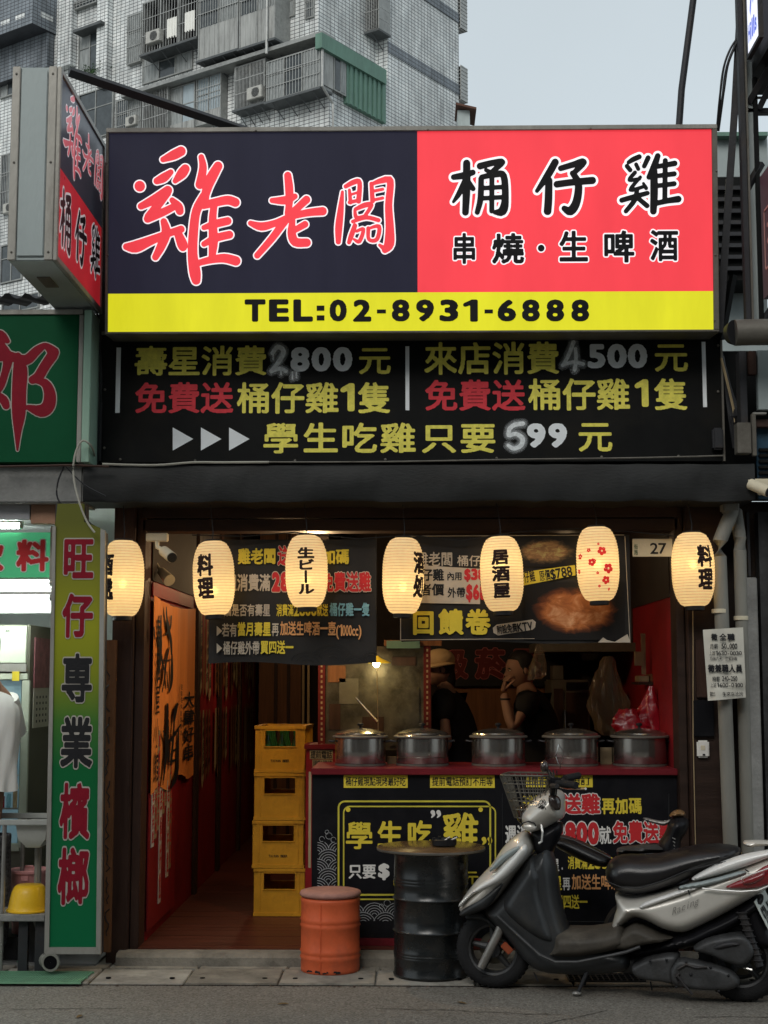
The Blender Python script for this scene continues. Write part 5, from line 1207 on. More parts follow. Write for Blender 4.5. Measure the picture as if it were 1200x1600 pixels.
tag(MB().pbox(482, 1206, 486, 1356, YC - 0.012, 0.01).build('wood_strip', 'board_tan'), 'thin pale timber strip standing at the left edge of the counter', 'strip')
# ================================================================== pots
def pot(px, w, lid_y, label, k):
    Y = YC + 0.30; s_ = FPX / (Y - CL.y); c = P(px, 1200, Y); z0 = zc1 + 0.001; r = w / 2 / s_
    h = P(px, 1153, Y).z - z0
    t = thing('cooking_pot', label, 'pot', (c.x, Y, z0), 'stainless steel pots lined up on the counter')
    o = (c.x, Y, z0)
    MB().lathe([(r * 0.97, 0), (r, 0.006), (r, h * 0.55), (r, h), (r + 0.004, h + 0.003), (r - 0.004, h + 0.003), (r - 0.006, 0.02)], o, 40).build('body', 'stainless', t, smooth=True)
    MB().lathe([(r + 0.012, h + 0.004), (r + 0.014, h + 0.010), (r + 0.006, h + 0.014), (r * 0.98, h + 0.030), (r * 0.80, h + 0.040), (r * 0.5, h + 0.052), (0.022, h + 0.058)], o, 40).build('lid', 'stainless', t, smooth=True)
    MB().lathe([(r + 0.0125, h + 0.0035), (r + 0.0155, h + 0.005), (r + 0.0155, h + 0.013), (r + 0.0065, h + 0.0165)], o, 40, cap=False).build('lid_rim', 'alu_dark', t, smooth=True)
    MB().lathe([(0.008, h + 0.056), (0.008, h + 0.068), (0.018, h + 0.074), (0.019, h + 0.082), (0.012, h + 0.088)], o, 16).build('lid_knob', 'print_black', t, smooth=True)
    MB().lathe([(r + 0.002, h * 0.0 + 0.0), (r + 0.0025, 0.012)], o, 40, cap=False).build('foot_ring', 'alu_dark', t)
    for sg in (-1, 1):
        x = c.x + sg * (r + 0.001)
        MB().tube([(x, Y - 0.04, z0 + h - 0.02), (x + sg * 0.03, Y - 0.035, z0 + h - 0.016), (x + sg * 0.034, Y, z0 + h - 0.016), (x + sg * 0.03, Y + 0.035, z0 + h - 0.016), (x, Y + 0.04, z0 + h - 0.02)], 0.006, 6).build('side_handle', 'print_black', t)
    if k: MB().lathe([(r + 0.003, h * 0.30), (r + 0.0055, h * 0.31), (r + 0.003, h * 0.32)], o, 40, cap=False).build('rib', 'stainless', t)
for px, w, lb, k in ((563, 78, 'leftmost steel pot on the counter, in front of the grey splash panel', 0), (660, 80, 'second steel pot from the left, below the woman in the tan cap', 1), (779, 82, 'middle steel pot on the counter, below the man raising his hand', 0), (893, 82, 'fourth steel pot from the left, behind the scooter handlebar', 1), (1000, 82, 'rightmost steel pot, below the red plastic bags', 0)):
    pot(px, w, 1140, lb, k)
# ================================================================== kitchen behind the counter
YW = 2.7
kx0 = P(610, 1000, YW).x
kw = thing('kitchen_wall', 'dark red brown wall behind the cooks', 'wall', (0.6, YW, 0))
MB().box(XC + 0.03, XR - 0.001, YW, YW + 0.08, 0, ZC).build('wall_panel', 'dark_wall', kw)
tag(MB().pbox(690, 1068, 868, 1160, 2.5, 0.15).build('warm_panel', 'wood_brown'), 'brown lower panel against the kitchen wall between the two cooks', 'panel')
# smoking notice board
ns = thing('notice_board', 'dark board with large red outlined characters hung on the kitchen wall', 'sign', (P(740, 1040, 2.45).x, 2.45, P(740, 1072, 2.45).z))
PB(668, 1000, 870, 1072, 2.45, 0.03).build('board', 'print_black', ns)
mk('rose_line', (0.40, 0.10, 0.09), 0.5); mk('maroon', (0.12, 0.012, 0.01), 0.5)
for ch, a, b in (('吸', 690, 732), ('菸', 741, 791), ('區', 800, 850)): prow(ch, a, 1012, b, 1062, 2.45, 'maroon', ns, off=0.06, N=56, outl=(0.022, 'rose_line'))
# steel splash panel with perforated angle posts
YG = 1.0
sp = thing('splash_panel', 'greasy grey steel panel between two perforated angle posts behind the left pots', 'panel', (P(583, 1150, YG).x, YG, 0.9))
PB(509, 1010, 662, 1172, YG + 0.015, 0.01).build('sheet', 'greasy_steel', sp)
for k, (a, b, c, d, m) in enumerate(((512, 1040, 540, 1066, 'wood_brown'), (530, 1060, 560, 1100, 'stainless_dull'), (514, 1100, 532, 1140, 'wood_dark'), (566, 1120, 600, 1150, 'wood_dark'), (612, 1026, 650, 1040, 'wood_dark'))): PB(a, b, c, d, YG + 0.010, 0.004).build('taped_note', m, sp)
PB(608, 1075, 655, 1165, YG + 0.004, 0.008).build('inner_sheet', 'greasy_steel', sp)
for xa, xb in ((497, 508), (662, 673)):
    pt_ = PB(xa, 1008, xb, 1175, YG - 0.01, 0.02).build('angle_post', 'maroon', sp)
    mb = MB()
    for q in range(20):
        y = 1014 + q * 8.2; mb.pbox((xa + xb) / 2 - 1.4, y, (xa + xb) / 2 + 1.4, y + 4, YG - 0.0125, 0.002)
    mb.build('punched_holes', 'board_tan', pt_)
PB(600, 1000, 690, 1009, YG - 0.02, 0.03).build('cross_bar', 'wood_brown', sp)
PB(604, 1001, 656, 1013, YG - 0.04, 0.015).build('teal_strip', 'apt_green', sp)
# little kitchen lamp (lit)
lp = P(588, 1036, 0.75)
lm = thing('kitchen_lamp', 'small lit lamp with a wide shade hanging over the leftmost pot', 'lamp', lp)
MB().lathe([(0.012, 0.045), (0.03, 0.03), (0.085, 0.004), (0.088, 0.0), (0.08, 0.0), (0.028, 0.022)], lp, 24, cap=False).build('shade', 'print_gold', lm, smooth=True)
mk('kitchen_bulb', (1, 0.95, 0.6), 0.4, emit=(1, 0.92, 0.5), es=30, bump=0)
MB().ell(lp + Vector((0, 0, 0.0)), (0.022, 0.022, 0.028), 12, 8).build('bulb', 'kitchen_bulb', lm, smooth=True)
MB().tube([lp + Vector((0, 0, 0.04)), lp + Vector((0, 0.0, 0.8))], 0.004, 5).build('cord', 'cable', lm)
l = bpy.data.lights.new('lamp_light', 'POINT'); l.energy = 1.5; l.color = (1, 0.80, 0.42); l.shadow_soft_size = 0.03
lo_ = bpy.data.objects.new('lamp_light', l); col.objects.link(lo_); lo_.parent = lm; lo_.location = (0, -0.02, -0.035)
tag(MB().tube([P(589, 1045, 0.7), P(590, 1100, 0.68), P(591, 1142, 0.66)], 0.0025, 5).build('pull_string', 'board_tan'), 'thin pale string hanging below the kitchen lamp', 'string')
tag(MB().tube([P(556, 1090, 0.9), P(572, 1108, 0.88), P(590, 1128, 0.86)], [0.004, 0.006, 0.012], 6).build('ladle', 'chrome'), 'metal ladle leaning against the grey splash panel', 'ladle')
# fridge column, shelves, clutter on the right of the kitchen
fr = thing('steel_cabinet', 'tall dull steel cabinet standing behind the fourth pot', 'cabinet', (P(900, 1100, 1.9).x, 1.9, 0))
PB(862, 1062, 922, 1200, 1.9, 0.5).build('carcass', 'stainless_dull', fr, bevel=0.01); PB(864, 1040, 880, 1061, 1.95, 0.2).build('top_box', 'stainless_dull', fr)
PB(866, 1076, 880, 1190, 1.885, 0.012).build('door', 'wood_dark', fr); PB(885, 1082, 919, 1190, 1.885, 0.012).build('door', 'wood_dark', fr); PB(882, 1110, 884, 1150, 1.87, 0.02).build('handle', 'chrome', fr)
PB(885, 1066, 919, 1078, 1.885, 0.012).build('control_strip', 'counter_black', fr)
hood = thing('extractor_hood', 'dark steel extractor hood above the kitchen on the right', 'hood', (P(930, 1010, 1.6).x, 1.6, 2.0))
PB(840, 1004, 1000, 1018, 1.6, 0.7).build('rim', 'stainless_dull', hood); PB(860, 950, 990, 1003, 1.7, 0.5).build('duct', 'wood_dark', hood)
sh2 = thing('wall_shelf', 'small shelf of boxes on the red wall at the right of the kitchen', 'shelf', (P(1010, 1075, 0.9).x, 0.9, 1.4))
PB(998, 1066, 1040, 1070, 0.9, 0.3).build('board', 'wood_dark', sh2); PB(1000, 1056, 1014, 1065, 0.92, 0.2).build('box', 'board_tan', sh2); PB(1016, 1053, 1034, 1065, 0.92, 0.2).build('box', 'wood_brown', sh2)
PB(1002, 990, 1009, 1054, 0.95, 0.01).build('hanging_stick', 'board_tan', sh2); PB(992, 1018, 1006, 1040, 0.94, 0.03).build('card', 'board_tan', sh2)
tag(PB(938, 1168, 956, 1202, YC + 0.42, 0.02).build('wood_block', 'board_tan'), 'pale wooden board standing between the two rightmost pots', 'board')
tag(PB(605, 1182, 619, 1202, YC + 0.42, 0.02).build('wood_block', 'board_tan'), 'pale wooden board standing between the two leftmost pots', 'board')
def bag(px0, py0, px1, py1, Y, m, label, n=22, seed=1, top=0.25):
    random.seed(seed); X0, X1, Z0, Z1 = PR(px0, py0, px1, py1, Y); cx = (X0 + X1) / 2; w = (X1 - X0) / 2; h = Z1 - Z0
    v = []; f = []; mz = 14
    for j in range(mz + 1):
        t = j / mz; s = top + (1 - top) * min(1, ((1 - t) / 0.6)) ** 0.8 if t > 0.4 else 1.0
        if t < 0.1: s *= 0.75 + 2.5 * t
        for i in range(n):
            a = 2 * math.pi * i / n; q = 1 + 0.16 * math.sin(3 * a + seed + t * 4) + 0.13 * math.sin(7 * a + t * 9 + seed) + 0.08 * math.sin(13 * a - t * 6) + random.uniform(-0.07, 0.07)
            v.append((cx + w * 0.25 * math.sin(t * 3 + seed) * (1 - t) + w * 0.85 * s * q * math.cos(a), Y + w * 0.6 * s * q * math.sin(a), Z0 + h * t + random.uniform(-0.006, 0.006)))
    for j in range(mz):
        for i in range(n): f.append((j * n + i, j * n + (i + 1) % n, (j + 1) * n + (i + 1) % n, (j + 1) * n + i))
    f += [tuple(range(n))[::-1], tuple(range(mz * n, mz * n + n))]
    o = MB().add(v, f).build('plastic_bag', m, smooth=True, ang=60); return tag(o, label, 'bag')
bag(918, 1026, 985, 1148, 0.95, 'plastic_clear', 'large clear plastic bag hanging behind the fourth pot', seed=2)
bag(826, 1008, 856, 1062, 0.9, 'plastic_clear', 'small clear plastic bag hanging above the man', seed=5)
bag(996, 1072, 1040, 1152, 0.75, 'plastic_red_bag', 'hanging bright red plastic bag above the rightmost pot', seed=3, top=0.2)
bag(955, 1108, 1010, 1150, 0.72, 'plastic_red_bag', 'second red plastic bag slumped behind the rightmost pot, left of the hanging one', seed=8, top=0.5)
tag(PB(1014, 1090, 1040, 1186, 1.0, 0.03).build('red_apron', 'red_paint'), 'dark red cloth hanging on the wall behind the red plastic bag', 'cloth')
# ================================================================== people
def skin(pts, edges, rad, name, m, par, lvl=2, root=0):
    me = bpy.data.meshes.new(name); o_ = Vector(par['_org']); me.from_pydata([tuple(Vector(p) - o_) for p in pts], edges, []); ob = bpy.data.objects.new(name, me); col.objects.link(ob)
    md = ob.modifiers.new('skin', 'SKIN'); md.use_smooth_shade = True; sv = me.skin_vertices[0].data
    for i, r in enumerate(rad): sv[i].radius = (r, r) if not isinstance(r, tuple) else r
    sv[root].use_root = True
    sb = ob.modifiers.new('sub', 'SUBSURF'); sb.levels = lvl; sb.render_levels = lvl
    me.materials.append(M[m]); ob.parent = par; ob['_org'] = tuple(o_); return ob
def head(c, s, yaw, pitch, par, capm=None, hairm='hair', longhair=False):
    """s = head height ; built facing -y then turned"""
    mt = Matrix.Translation(c) @ Matrix.Rotation(yaw, 4, 'Z') @ Matrix.Rotation(pitch, 4, 'X')
    def fn(p):
        p = Vector(p)
        if p.z < 0: p.x *= 1 + 0.25 * p.z * abs(p.z); p.y *= 1 - 0.10 * p.z
        if p.y < 0 and p.z < 0.2: p.y *= 1.0 - 0.06 * (0.2 - p.z)
        d = math.hypot(p.x, p.z + 0.08)   # nose
        if p.y < -0.5: p.y -= 0.24 * math.exp(-((p.x / 0.13) ** 2) - (((p.z + 0.12) / 0.17) ** 2)); p.y += 0.06 * math.exp(-(((abs(p.x) - 0.36) / 0.16) ** 2) - (((p.z - 0.08) / 0.10) ** 2)); p.y -= 0.05 * math.exp(-((p.x / 0.3) ** 2) - (((p.z + 0.5) / 0.07) ** 2)); p.y -= 0.07 * math.exp(-((p.x / 0.25) ** 2) - (((p.z + 0.85) / 0.12) ** 2))
        return p
    MB().ell((0, 0, 0), (s * 0.34, s * 0.41, s * 0.5), 40, 30, fn).xf(mt).build('head', 'skin', par, smooth=True, ang=80)
    for sg in (-1, 1):
        MB().ell((sg * s * 0.125, -s * 0.352, s * 0.045), (s * 0.042, s * 0.036, s * 0.018), 10, 8).xf(mt).build('eye', 'ivory', par, smooth=True)
        MB().ell((sg * s * 0.125, -s * 0.387, s * 0.045), (s * 0.022, s * 0.01, s * 0.022), 8, 6).xf(mt).build('iris', 'print_black', par, smooth=True)
        MB().ell((sg * s * 0.125, -s * 0.375, s * 0.105), (s * 0.075, s * 0.03, s * 0.013), 8, 6).xf(mt).build('eyebrow', 'hair', par, smooth=True)
        MB().ell((sg * s * 0.345, s * 0.03, -s * 0.02), (s * 0.03, s * 0.07, s * 0.11), 12, 10).xf(mt).build('ear', 'skin', par, smooth=True)
    MB().ell((0, -s * 0.395, -s * 0.235), (s * 0.10, s * 0.03, s * 0.022), 12, 8).xf(mt).build('mouth', 'cushion', par, smooth=True)
    def hf(p):
        p = Vector(p); 
        if p.y < -0.25 and p.z < 0.45: p.y *= 0.72; p.x *= 0.98
        return p
    zz = -0.9 if longhair else 0.0
    MB().ell((0, s * 0.045, s * 0.10), (s * 0.375, s * 0.42, s * 0.46), 24, 16, hf).xf(mt).build('hair', hairm, par, smooth=True)
    if longhair: MB().ell((0, s * 0.24, -s * 0.22), (s * 0.26, s * 0.20, s * 0.42), 16, 12).xf(mt).build('hair', hairm, par, smooth=True)
    if capm:
        MB().ell((0, s * 0.02, s * 0.22), (s * 0.42, s * 0.47, s * 0.34), 24, 14).xf(mt).build('cap', capm, par, smooth=True)
        MB().lathe([(s * 0.40, -0.004), (s * 0.52, -0.012), (s * 0.53, -0.006), (s * 0.42, 0.01)], (0, -s * 0.05, s * 0.12), 28).xf(mt).build('cap_brim', capm, par, smooth=True)
def hand(wrist, dirv, palmn, s, par, curl=0.5, held=False):
    """palm + five fingers; s = hand length"""
    d = Vector(dirv).normalized(); n = Vector(palmn).normalized(); sd = d.cross(n).normalized(); w = Vector(wrist); pts = [w, w + d * s * 0.22, w + d * s * 0.45]; ed = [(0, 1), (1, 2)]; rad = [s * 0.15, (s * 0.2, s * 0.1), (s * 0.21, s * 0.09)]
    skin(pts, ed, rad, 'palm', 'skin', par)
    for k, (off, ln) in enumerate(((-0.165, 0.42), (-0.06, 0.50), (0.05, 0.47), (0.155, 0.36))):
        b = w + d * s * 0.40 + sd * s * off; p = [b]; ang = 0.15; a = 0
        for seg in (0.42, 0.33, 0.25):
            a += curl * (0.7 if seg == 0.42 else 0.9); p.append(p[-1] + (d * math.cos(a) + n * math.sin(a)) * s * ln * seg)
        skin(p, [(0, 1), (1, 2), (2, 3)], [s * 0.052, s * 0.048, s * 0.042, s * 0.034], 'finger', 'skin', par, 1)
    b = w + d * s * 0.14 - sd * s * 0.12; p = [b, b + (d * 0.7 - sd * 0.6 + n * 0.3) * s * 0.2, b + (d * 1.0 - sd * 0.7 + n * 0.7) * s * 0.33]
    skin(p, [(0, 1), (1, 2)], [s * 0.065, s * 0.055, s * 0.042], 'thumb', 'skin', par, 1)
def torso(px, Yp, zsh, par, m, lean=(0, 0), wid=0.19):
    """shirted upper body down to hips, standing; returns shoulders"""
    c = P(px, 1150, Yp); x = c.x
    hip = Vector((x, Yp, 0.92)); ch = Vector((x + lean[0] * 0.6, Yp + lean[1] * 0.6, zsh - 0.18)); nk = Vector((x + lean[0], Yp + lean[1], zsh + 0.02))
    return hip, ch, nk
# cook 1: tan cap, black shirt, seen from behind the counter facing left
Y1 = 1.35; h1 = P(688, 1040, Y1)
w1 = thing('person', 'cook in a tan cap and black shirt standing behind the second pot, facing left', 'person', (P(705, 1150, Y1).x, Y1, ZF))
bx = P(712, 1150, Y1).x; hz = h1.z
nk = Vector((h1.x + 0.03, Y1 + 0.01, hz - 0.17)); chest = Vector((bx, Y1, hz - 0.42)); hip = Vector((bx + 0.01, Y1, hz - 0.85))
sL = nk + Vector((-0.02, -0.17, -0.06)); sR = nk + Vector((0.06, 0.17, -0.07))
eL = Vector((bx - 0.06, Y1 - 0.22, hz - 0.52)); hL = Vector((bx - 0.22, Y1 - 0.28, hz - 0.60))
eR = Vector((bx + 0.05, Y1 + 0.24, hz - 0.55)); hR = Vector((bx - 0.15, Y1 + 0.26, hz - 0.64))
skin([hip, chest, nk, nk + Vector((-0.02, 0, 0.09)), sL, eL, hL, sR, eR, hR, hip + Vector((0, -0.1, -0.4)), hip + Vector((0, -0.1, -0.8)), hip + Vector((0, 0.1, -0.4)), hip + Vector((0, 0.1, -0.8))],
     [(0, 1), (1, 2), (2, 3), (2, 4), (4, 5), (5, 6), (2, 7), (7, 8), (8, 9), (0, 10), (10, 11), (0, 12), (12, 13)], [0.12, 0.13, 0.05, 0.048, 0.034, 0.038, 0.03, 0.034, 0.038, 0.03, 0.08, 0.055, 0.08, 0.055], 'body', 'skin', w1)
skin([hip + Vector((0, 0, -0.05)), chest, nk + Vector((0, 0, -0.035)), sL, (sL + eL) / 2, sR, (sR + eR) / 2], [(0, 1), (1, 2), (2, 3), (3, 4), (2, 5), (5, 6)], [0.165, 0.175, 0.085, 0.082, 0.07, 0.082, 0.07], 'shirt', 'cloth_black', w1)
skin([hip + Vector((0, 0, 0.0)), hip + Vector((0, -0.1, -0.4)), hip + Vector((0, -0.1, -0.84)), hip + Vector((0, 0.1, -0.4)), hip + Vector((0, 0.1, -0.84))], [(0, 1), (1, 2), (0, 3), (3, 4)], [0.16, 0.1, 0.075, 0.1, 0.075], 'trousers', 'cloth_black', w1)
MB().tube([nk + Vector((-0.07, -0.05, -0.02)), nk + Vector((0.0, -0.075, -0.0)), nk + Vector((0.07, -0.04, 0.015))], 0.009, 6).build('collar', 'cap_tan', w1)
head(Vector((h1.x - 0.01, Y1, hz - 0.02)), 0.235, R(-78), R(8), w1, capm='cap_tan', longhair=True)
hand(hL, (-1, -0.2, -0.3), (0, 0.3, -1), 0.17, w1, 0.5); hand(hR, (-1, 0.1, -0.3), (0, -0.3, -1), 0.17, w1, 0.5)
# cook 2: black hair, black shirt, hand raised to the mouth
Y2 = 1.45; h2 = P(808, 1042, Y2)
w2 = thing('person', 'dark haired man in black raising one hand to his mouth behind the middle pot', 'person', (P(835, 1150, Y2).x, Y2, ZF))
bx = P(838, 1150, Y2).x; hz = h2.z
nk = Vector((h2.x + 0.06, Y2 + 0.01, hz - 0.17)); chest = Vector((bx, Y2, hz - 0.42)); hip = Vector((bx + 0.03, Y2, hz - 0.88))
sL = nk + Vector((0.0, -0.18, -0.06)); sR = nk + Vector((0.08, 0.17, -0.07))
hd = P(787, 1082, Y2 - 0.2); eL = P(800, 1140, Y2 - 0.25); eR = Vector((bx + 0.08, Y2 + 0.25, hz - 0.55)); hR = Vector((bx - 0.15, Y2 + 0.26, hz - 0.66))
skin([hip, chest, nk, nk + Vector((-0.03, 0, 0.09)), sL, eL, hd, sR, eR, hR, hip + Vector((0, -0.1, -0.4)), hip + Vector((0, -0.1, -0.8)), hip + Vector((0, 0.1, -0.4)), hip + Vector((0, 0.1, -0.8))],
     [(0, 1), (1, 2), (2, 3), (2, 4), (4, 5), (5, 6), (2, 7), (7, 8), (8, 9), (0, 10), (10, 11), (0, 12), (12, 13)], [0.13, 0.14, 0.052, 0.054, 0.036, 0.043, 0.03, 0.036, 0.045, 0.032, 0.09, 0.06, 0.09, 0.06], 'body', 'skin', w2)
skin([hip + Vector((0, 0, -0.05)), chest, nk + Vector((0, 0, -0.03)), sL, sL * 0.45 + eL * 0.55, sR, (sR + eR) / 2], [(0, 1), (1, 2), (2, 3), (3, 4), (2, 5), (5, 6)], [0.18, 0.19, 0.092, 0.09, 0.076, 0.09, 0.075], 'shirt', 'cloth_black', w2)
skin([hip, hip + Vector((0, -0.1, -0.4)), hip + Vector((0, -0.1, -0.88)), hip + Vector((0, 0.1, -0.4)), hip + Vector((0, 0.1, -0.88))], [(0, 1), (1, 2), (0, 3), (3, 4)], [0.17, 0.11, 0.08, 0.11, 0.08], 'trousers', 'cloth_black', w2)
head(Vector((h2.x + 0.02, Y2, hz - 0.02)), 0.24, R(-72), R(10), w2)
hand(hd, (0.12, 0, 1), (0.7, 0.3, 0), 0.18, w2, 0.9)
MB().lathe([(0.034, -0.006), (0.036, 0), (0.034, 0.006)], hd + (eL - hd) * 0.18, 16, cap=False).build('wristband', 'cable', w2)
# ================================================================== white security cameras
def camera_box(pxb, pyb, pxc, pyc, label, Y=-0.02, d=(0.10, -0.16, -0.07)):
    a = P(pxb, pyb, Y); b = P(pxc, pyc, Y - 0.1)
    t = thing('security_camera', label, 'camera', a)
    MB().box(a.x - 0.062, a.x + 0.062, Y - 0.05, Y, a.z - 0.022, a.z + 0.026).build('junction_box', 'ivory', t, bevel=0.005)
    MB().tube([a + Vector((0, -0.03, -0.02)), a + Vector((0.005, -0.05, -0.055)), b + Vector((-0.02, 0.03, 0.02))], 0.013, 8).build('arm', 'ivory', t)
    dd = Vector(d).normalized(); p0 = b - dd * 0.06; p1 = b + dd * 0.065
    MB().cyl(p0, p1, 0.031, n=20).build('camera_body', 'ivory', t, smooth=True); MB().cyl(p1 + dd * 0.001, p1 + dd * 0.008, 0.028, n=20).build('lens', 'print_black', t)
    return t
camera_box(247, 841, 262, 866, 'white security camera on a box mount beside the leftmost lantern')
camera_box(1182, 757, 1186, 762, 'pale security camera at the right end of the canopy beam', Y=-0.25, d=(0.6, -0.6, -0.4))
p = P(258, 900, 0.35); t = thing('dome_camera', 'smaller pale spotlight below the white camera, inside the doorway', 'lamp', p)
MB().cyl(p + Vector((-0.03, 0.04, 0.03)), p + Vector((0.035, -0.05, -0.03)), 0.026, 0.036, n=20).build('housing', 'ivory', t, smooth=True); MB().tube([p + Vector((-0.03, 0.04, 0.03)), p + Vector((-0.06, 0.06, 0.07)), p + Vector((-0.08, 0.06, 0.12))], 0.009, 6).build('arm', 'ivory', t)
# ================================================================== beer crates, stacked four high
def crate_mesh(par, W, D, H, bottles=False, rot=0):
    """front at -y ; hollow crate with hand-hole window, ribs and rims"""
    o = Vector(par['_org']); t = 0.02
    def bb(x0, x1, y0, y1, z0, z1, name, bv=0.002): 
        MB().box(o.x + x0, o.x + x1, o.y + y0, o.y + y1, o.z + z0, o.z + z1).build(name, 'crate_yellow', par, bevel=bv)
    hw = W / 2; z1 = H * 0.555; z2 = H * 0.89; hx = W * 0.31
    for (ya, yb) in ((0, t), (D - t, D)):
        mb = MB()
        def q(x0, x1, z0, z1_): mb.box(o.x + x0, o.x + x1, o.y + ya, o.y + yb, o.z + z0, o.z + z1_)
        q(-hw, hw, 0.001, z1); q(-hw, -hx, z1 + 0.0002, z2); q(hx, hw, z1 + 0.0002, z2); q(-hw, hw, z2 + 0.0002, H - 0.002)
        mb.build('end_panel', 'crate_yellow', par, weld=False)
    for xa, xb in ((-hw, -hw + t), (hw - t, hw)):
        mb = MB()
        def q(y0, y1_, z0, z1_): mb.box(o.x + xa, o.x + xb, o.y + y0, o.y + y1_, o.z + z0, o.z + z1_)
        q(t, D - t, 0.001, z1); q(t, D * 0.3, z1, z2); q(D * 0.7, D - t, z1, z2); q(t, D - t, z2, H - 0.002)
        mb.build('side_panel', 'crate_yellow', par, weld=False)
        for k in range(6):
            y = D * (0.08 + 0.84 * k / 5); bb(xa - 0.006 if xa < 0 else xb - 0.0005, xa + 0.0005 if xa < 0 else xb + 0.006, y - 0.008, y + 0.008, 0.012, H - 0.02, 'side_rib')
    bb(-hw + t, hw - t, t, D - t, 0.012, 0.02, 'bottom')
    # rims and front frame ribs
    for z in (0.0, H - 0.022): 
        mb = MB(); 
        for (a, b, c, d_) in ((-hw - 0.006, hw + 0.006, -0.007, 0.0), (-hw - 0.006, hw + 0.006, D, D + 0.007), (-hw - 0.006, -hw, 0, D), (hw, hw + 0.006, 0, D)): mb.box(o.x + a, o.x + b, o.y + c, o.y + d_, o.z + z, o.z + z + 0.020)
        mb.build('rim', 'crate_yellow', par)
    for x in (-hw + 0.035, hw - 0.035): bb(x - 0.004, x + 0.004, -0.005, 0, 0.021, H - 0.023, 'front_rib', 0.001)
    mb = MB()
    for (a, b, c, d_) in ((-hx - 0.006, hx + 0.006, z2, z2 + 0.006), (-hx - 0.006, hx + 0.006, z1 - 0.006, z1), (-hx - 0.006, -hx, z1, z2), (hx, hx + 0.006, z1, z2)): mb.box(o.x + a, o.x + b, o.y - 0.005, o.y, o.z + c, o.z + d_)
    mb.build('handle_rim', 'crate_yellow', par)
    if bottles:
        for i in range(3):
            for j in range(4):
                x = -hw + 0.07 + i * (W - 0.14) / 2; y = 0.07 + j * (D - 0.14) / 3
                MB().lathe([(0.030, 0.021), (0.031, 0.15), (0.024, 0.18), (0.013, 0.215), (0.013, 0.25), (0.015, 0.252), (0.013, 0.262)], (o.x + x, o.y + y, o.z), 14).build('beer_bottle', 'bottle_green', par, smooth=True)
YCr = 1.12
bxs = [(1404 - 1412, 0)]
zb = ZF + 0.002
tops = (1413, 1344, 1275, 1204, 1131)
Hc = (P(436, 1134, YCr).z - zb) / 4
xc = P(436, 1270, YCr).x
sc_ = FPX / (YCr - CL.y); Wc = 80 / sc_
lbs = ('bottom yellow beer crate of the stack, standing on the wooden floor', 'second yellow beer crate from the bottom, with brand lettering on its front', 'third yellow beer crate from the bottom, plain fronted and just under the top one', 'top yellow beer crate of the stack, open with green bottles inside')
for k in range(4):
    t = thing('beer_crate', lbs[k], 'crate', (xc + (0.006, -0.004, 0.003, 0.004)[k], YCr, zb + k * (Hc + 0.0005)), 'yellow beer crates stacked in the doorway')
    crate_mesh(t, Wc - 0.012, 0.42, Hc, bottles=(k == 3))
    if k in (1, 3):
        X = t['_org'][0]; Z = t['_org'][2]; row('TAIWAN BEER', (X - 0.06, X + 0.06, Z + Hc * 0.22, Z + Hc * 0.22 + 0.017), frame_Y(YCr - 0.0005), 'print_black', t, off=0.02, N=30)
    t.rotation_euler = (0, 0, R((-0.5, 0.6, -0.4, -2.5)[k]))
# ================================================================== neighbouring betel nut shop (left)
nb = thing('betel_nut_shop', 'lit neighbouring shop with green signs at the left edge', 'building', (-3, 0, 0))
YLf = -0.28
x0_, x1_, z0_, z1_ = PR(-300, 727, 130, 786, YLf)
MB().box(x0_, x1_ - 0.002, YLf, 0.1, z0_, z1_).build('concrete_beam', 'concrete', nb, bevel=0.008)
XW = XPL - 0.02
MB().box(x0_, XW - 0.3, 3.4, 3.5, 0, 3.2).build('back_wall', 'wall_pale', nb); MB().box(x0_ - 0.1, x0_, 0, 3.5, 0, 3.2).build('side_wall', 'wall_pale', nb)
MB().box(x0_, XL - 0.21, 0.1, 3.5, 2.62, 2.7).build('ceiling', 'wall_pale', nb)
MB().box(x0_, XL - 0.21, 0.101, 3.5, 2.71, P(600, 712, 0).z).build('upper_floor', 'dark_wall', nb)
MB().box(XL - 0.215, XL - 0.205, 0.25, 3.5, 0, 2.62).build('party_wall', 'fridge_side', nb)
MB().box(x0_, XL - 0.21, -0.1, 3.4, 0.0, 0.02).build('floor', 'concrete', nb)
# facing tiles under the beam
for a, b, m in ((-60, -8, 'tile_brown'), (-6, 46.5, 'tile_grey'), (48, 87, 'tile_brown')):
    PB(a, 787, b, 818 if a > 40 else 812, -0.2, 0.06).build('facing_tile', m, nb, bevel=0.003)
# fluorescent tubes
for k, (py, Y, yy0, yy1) in enumerate(((911, 0.05, 0, 0), (934, 0.05, 0, 0), (822, 0.02, 0, 0), (840, 1.5, 0, 0))):
    c = P(20, py, Y); xl = P(-150, py, Y).x; xr_ = P(82 if k < 2 else 36, py, Y).x
    t = thing('fluorescent_tube', ('upper of the two bright tubes on the white ledge of the left shop', 'lower of the two bright tubes on the white ledge of the left shop', 'bright tube at the ceiling of the left shop, near the street', 'bright tube deep inside the left shop ceiling')[k], 'lamp', c, 'fluorescent tubes in the left shop')
    MB().cyl((xl, Y, c.z), (xr_ - 0.02, Y, c.z), 0.014, n=12).build('tube', 'tube_lamp', t, smooth=True)
    MB().box(xl, xr_, Y - 0.02, Y + 0.02, c.z + 0.016, c.z + 0.034).build('fitting', 'wall_pale', t)
    for x in (xr_ - 0.019, ): MB().cyl((x, Y, c.z), (x + 0.016, Y, c.z), 0.017, n=12).build('end_cap', 'alu', t)
# white boxed ledge
PB(-150, 902, 84, 958, 0.34, 0.07).build('white_ledge', 'wall_pale', nb, bevel=0.004); PB(-150, 921, 84, 925, 0.32, 0.018).build('ledge_trim', 'alu', nb)
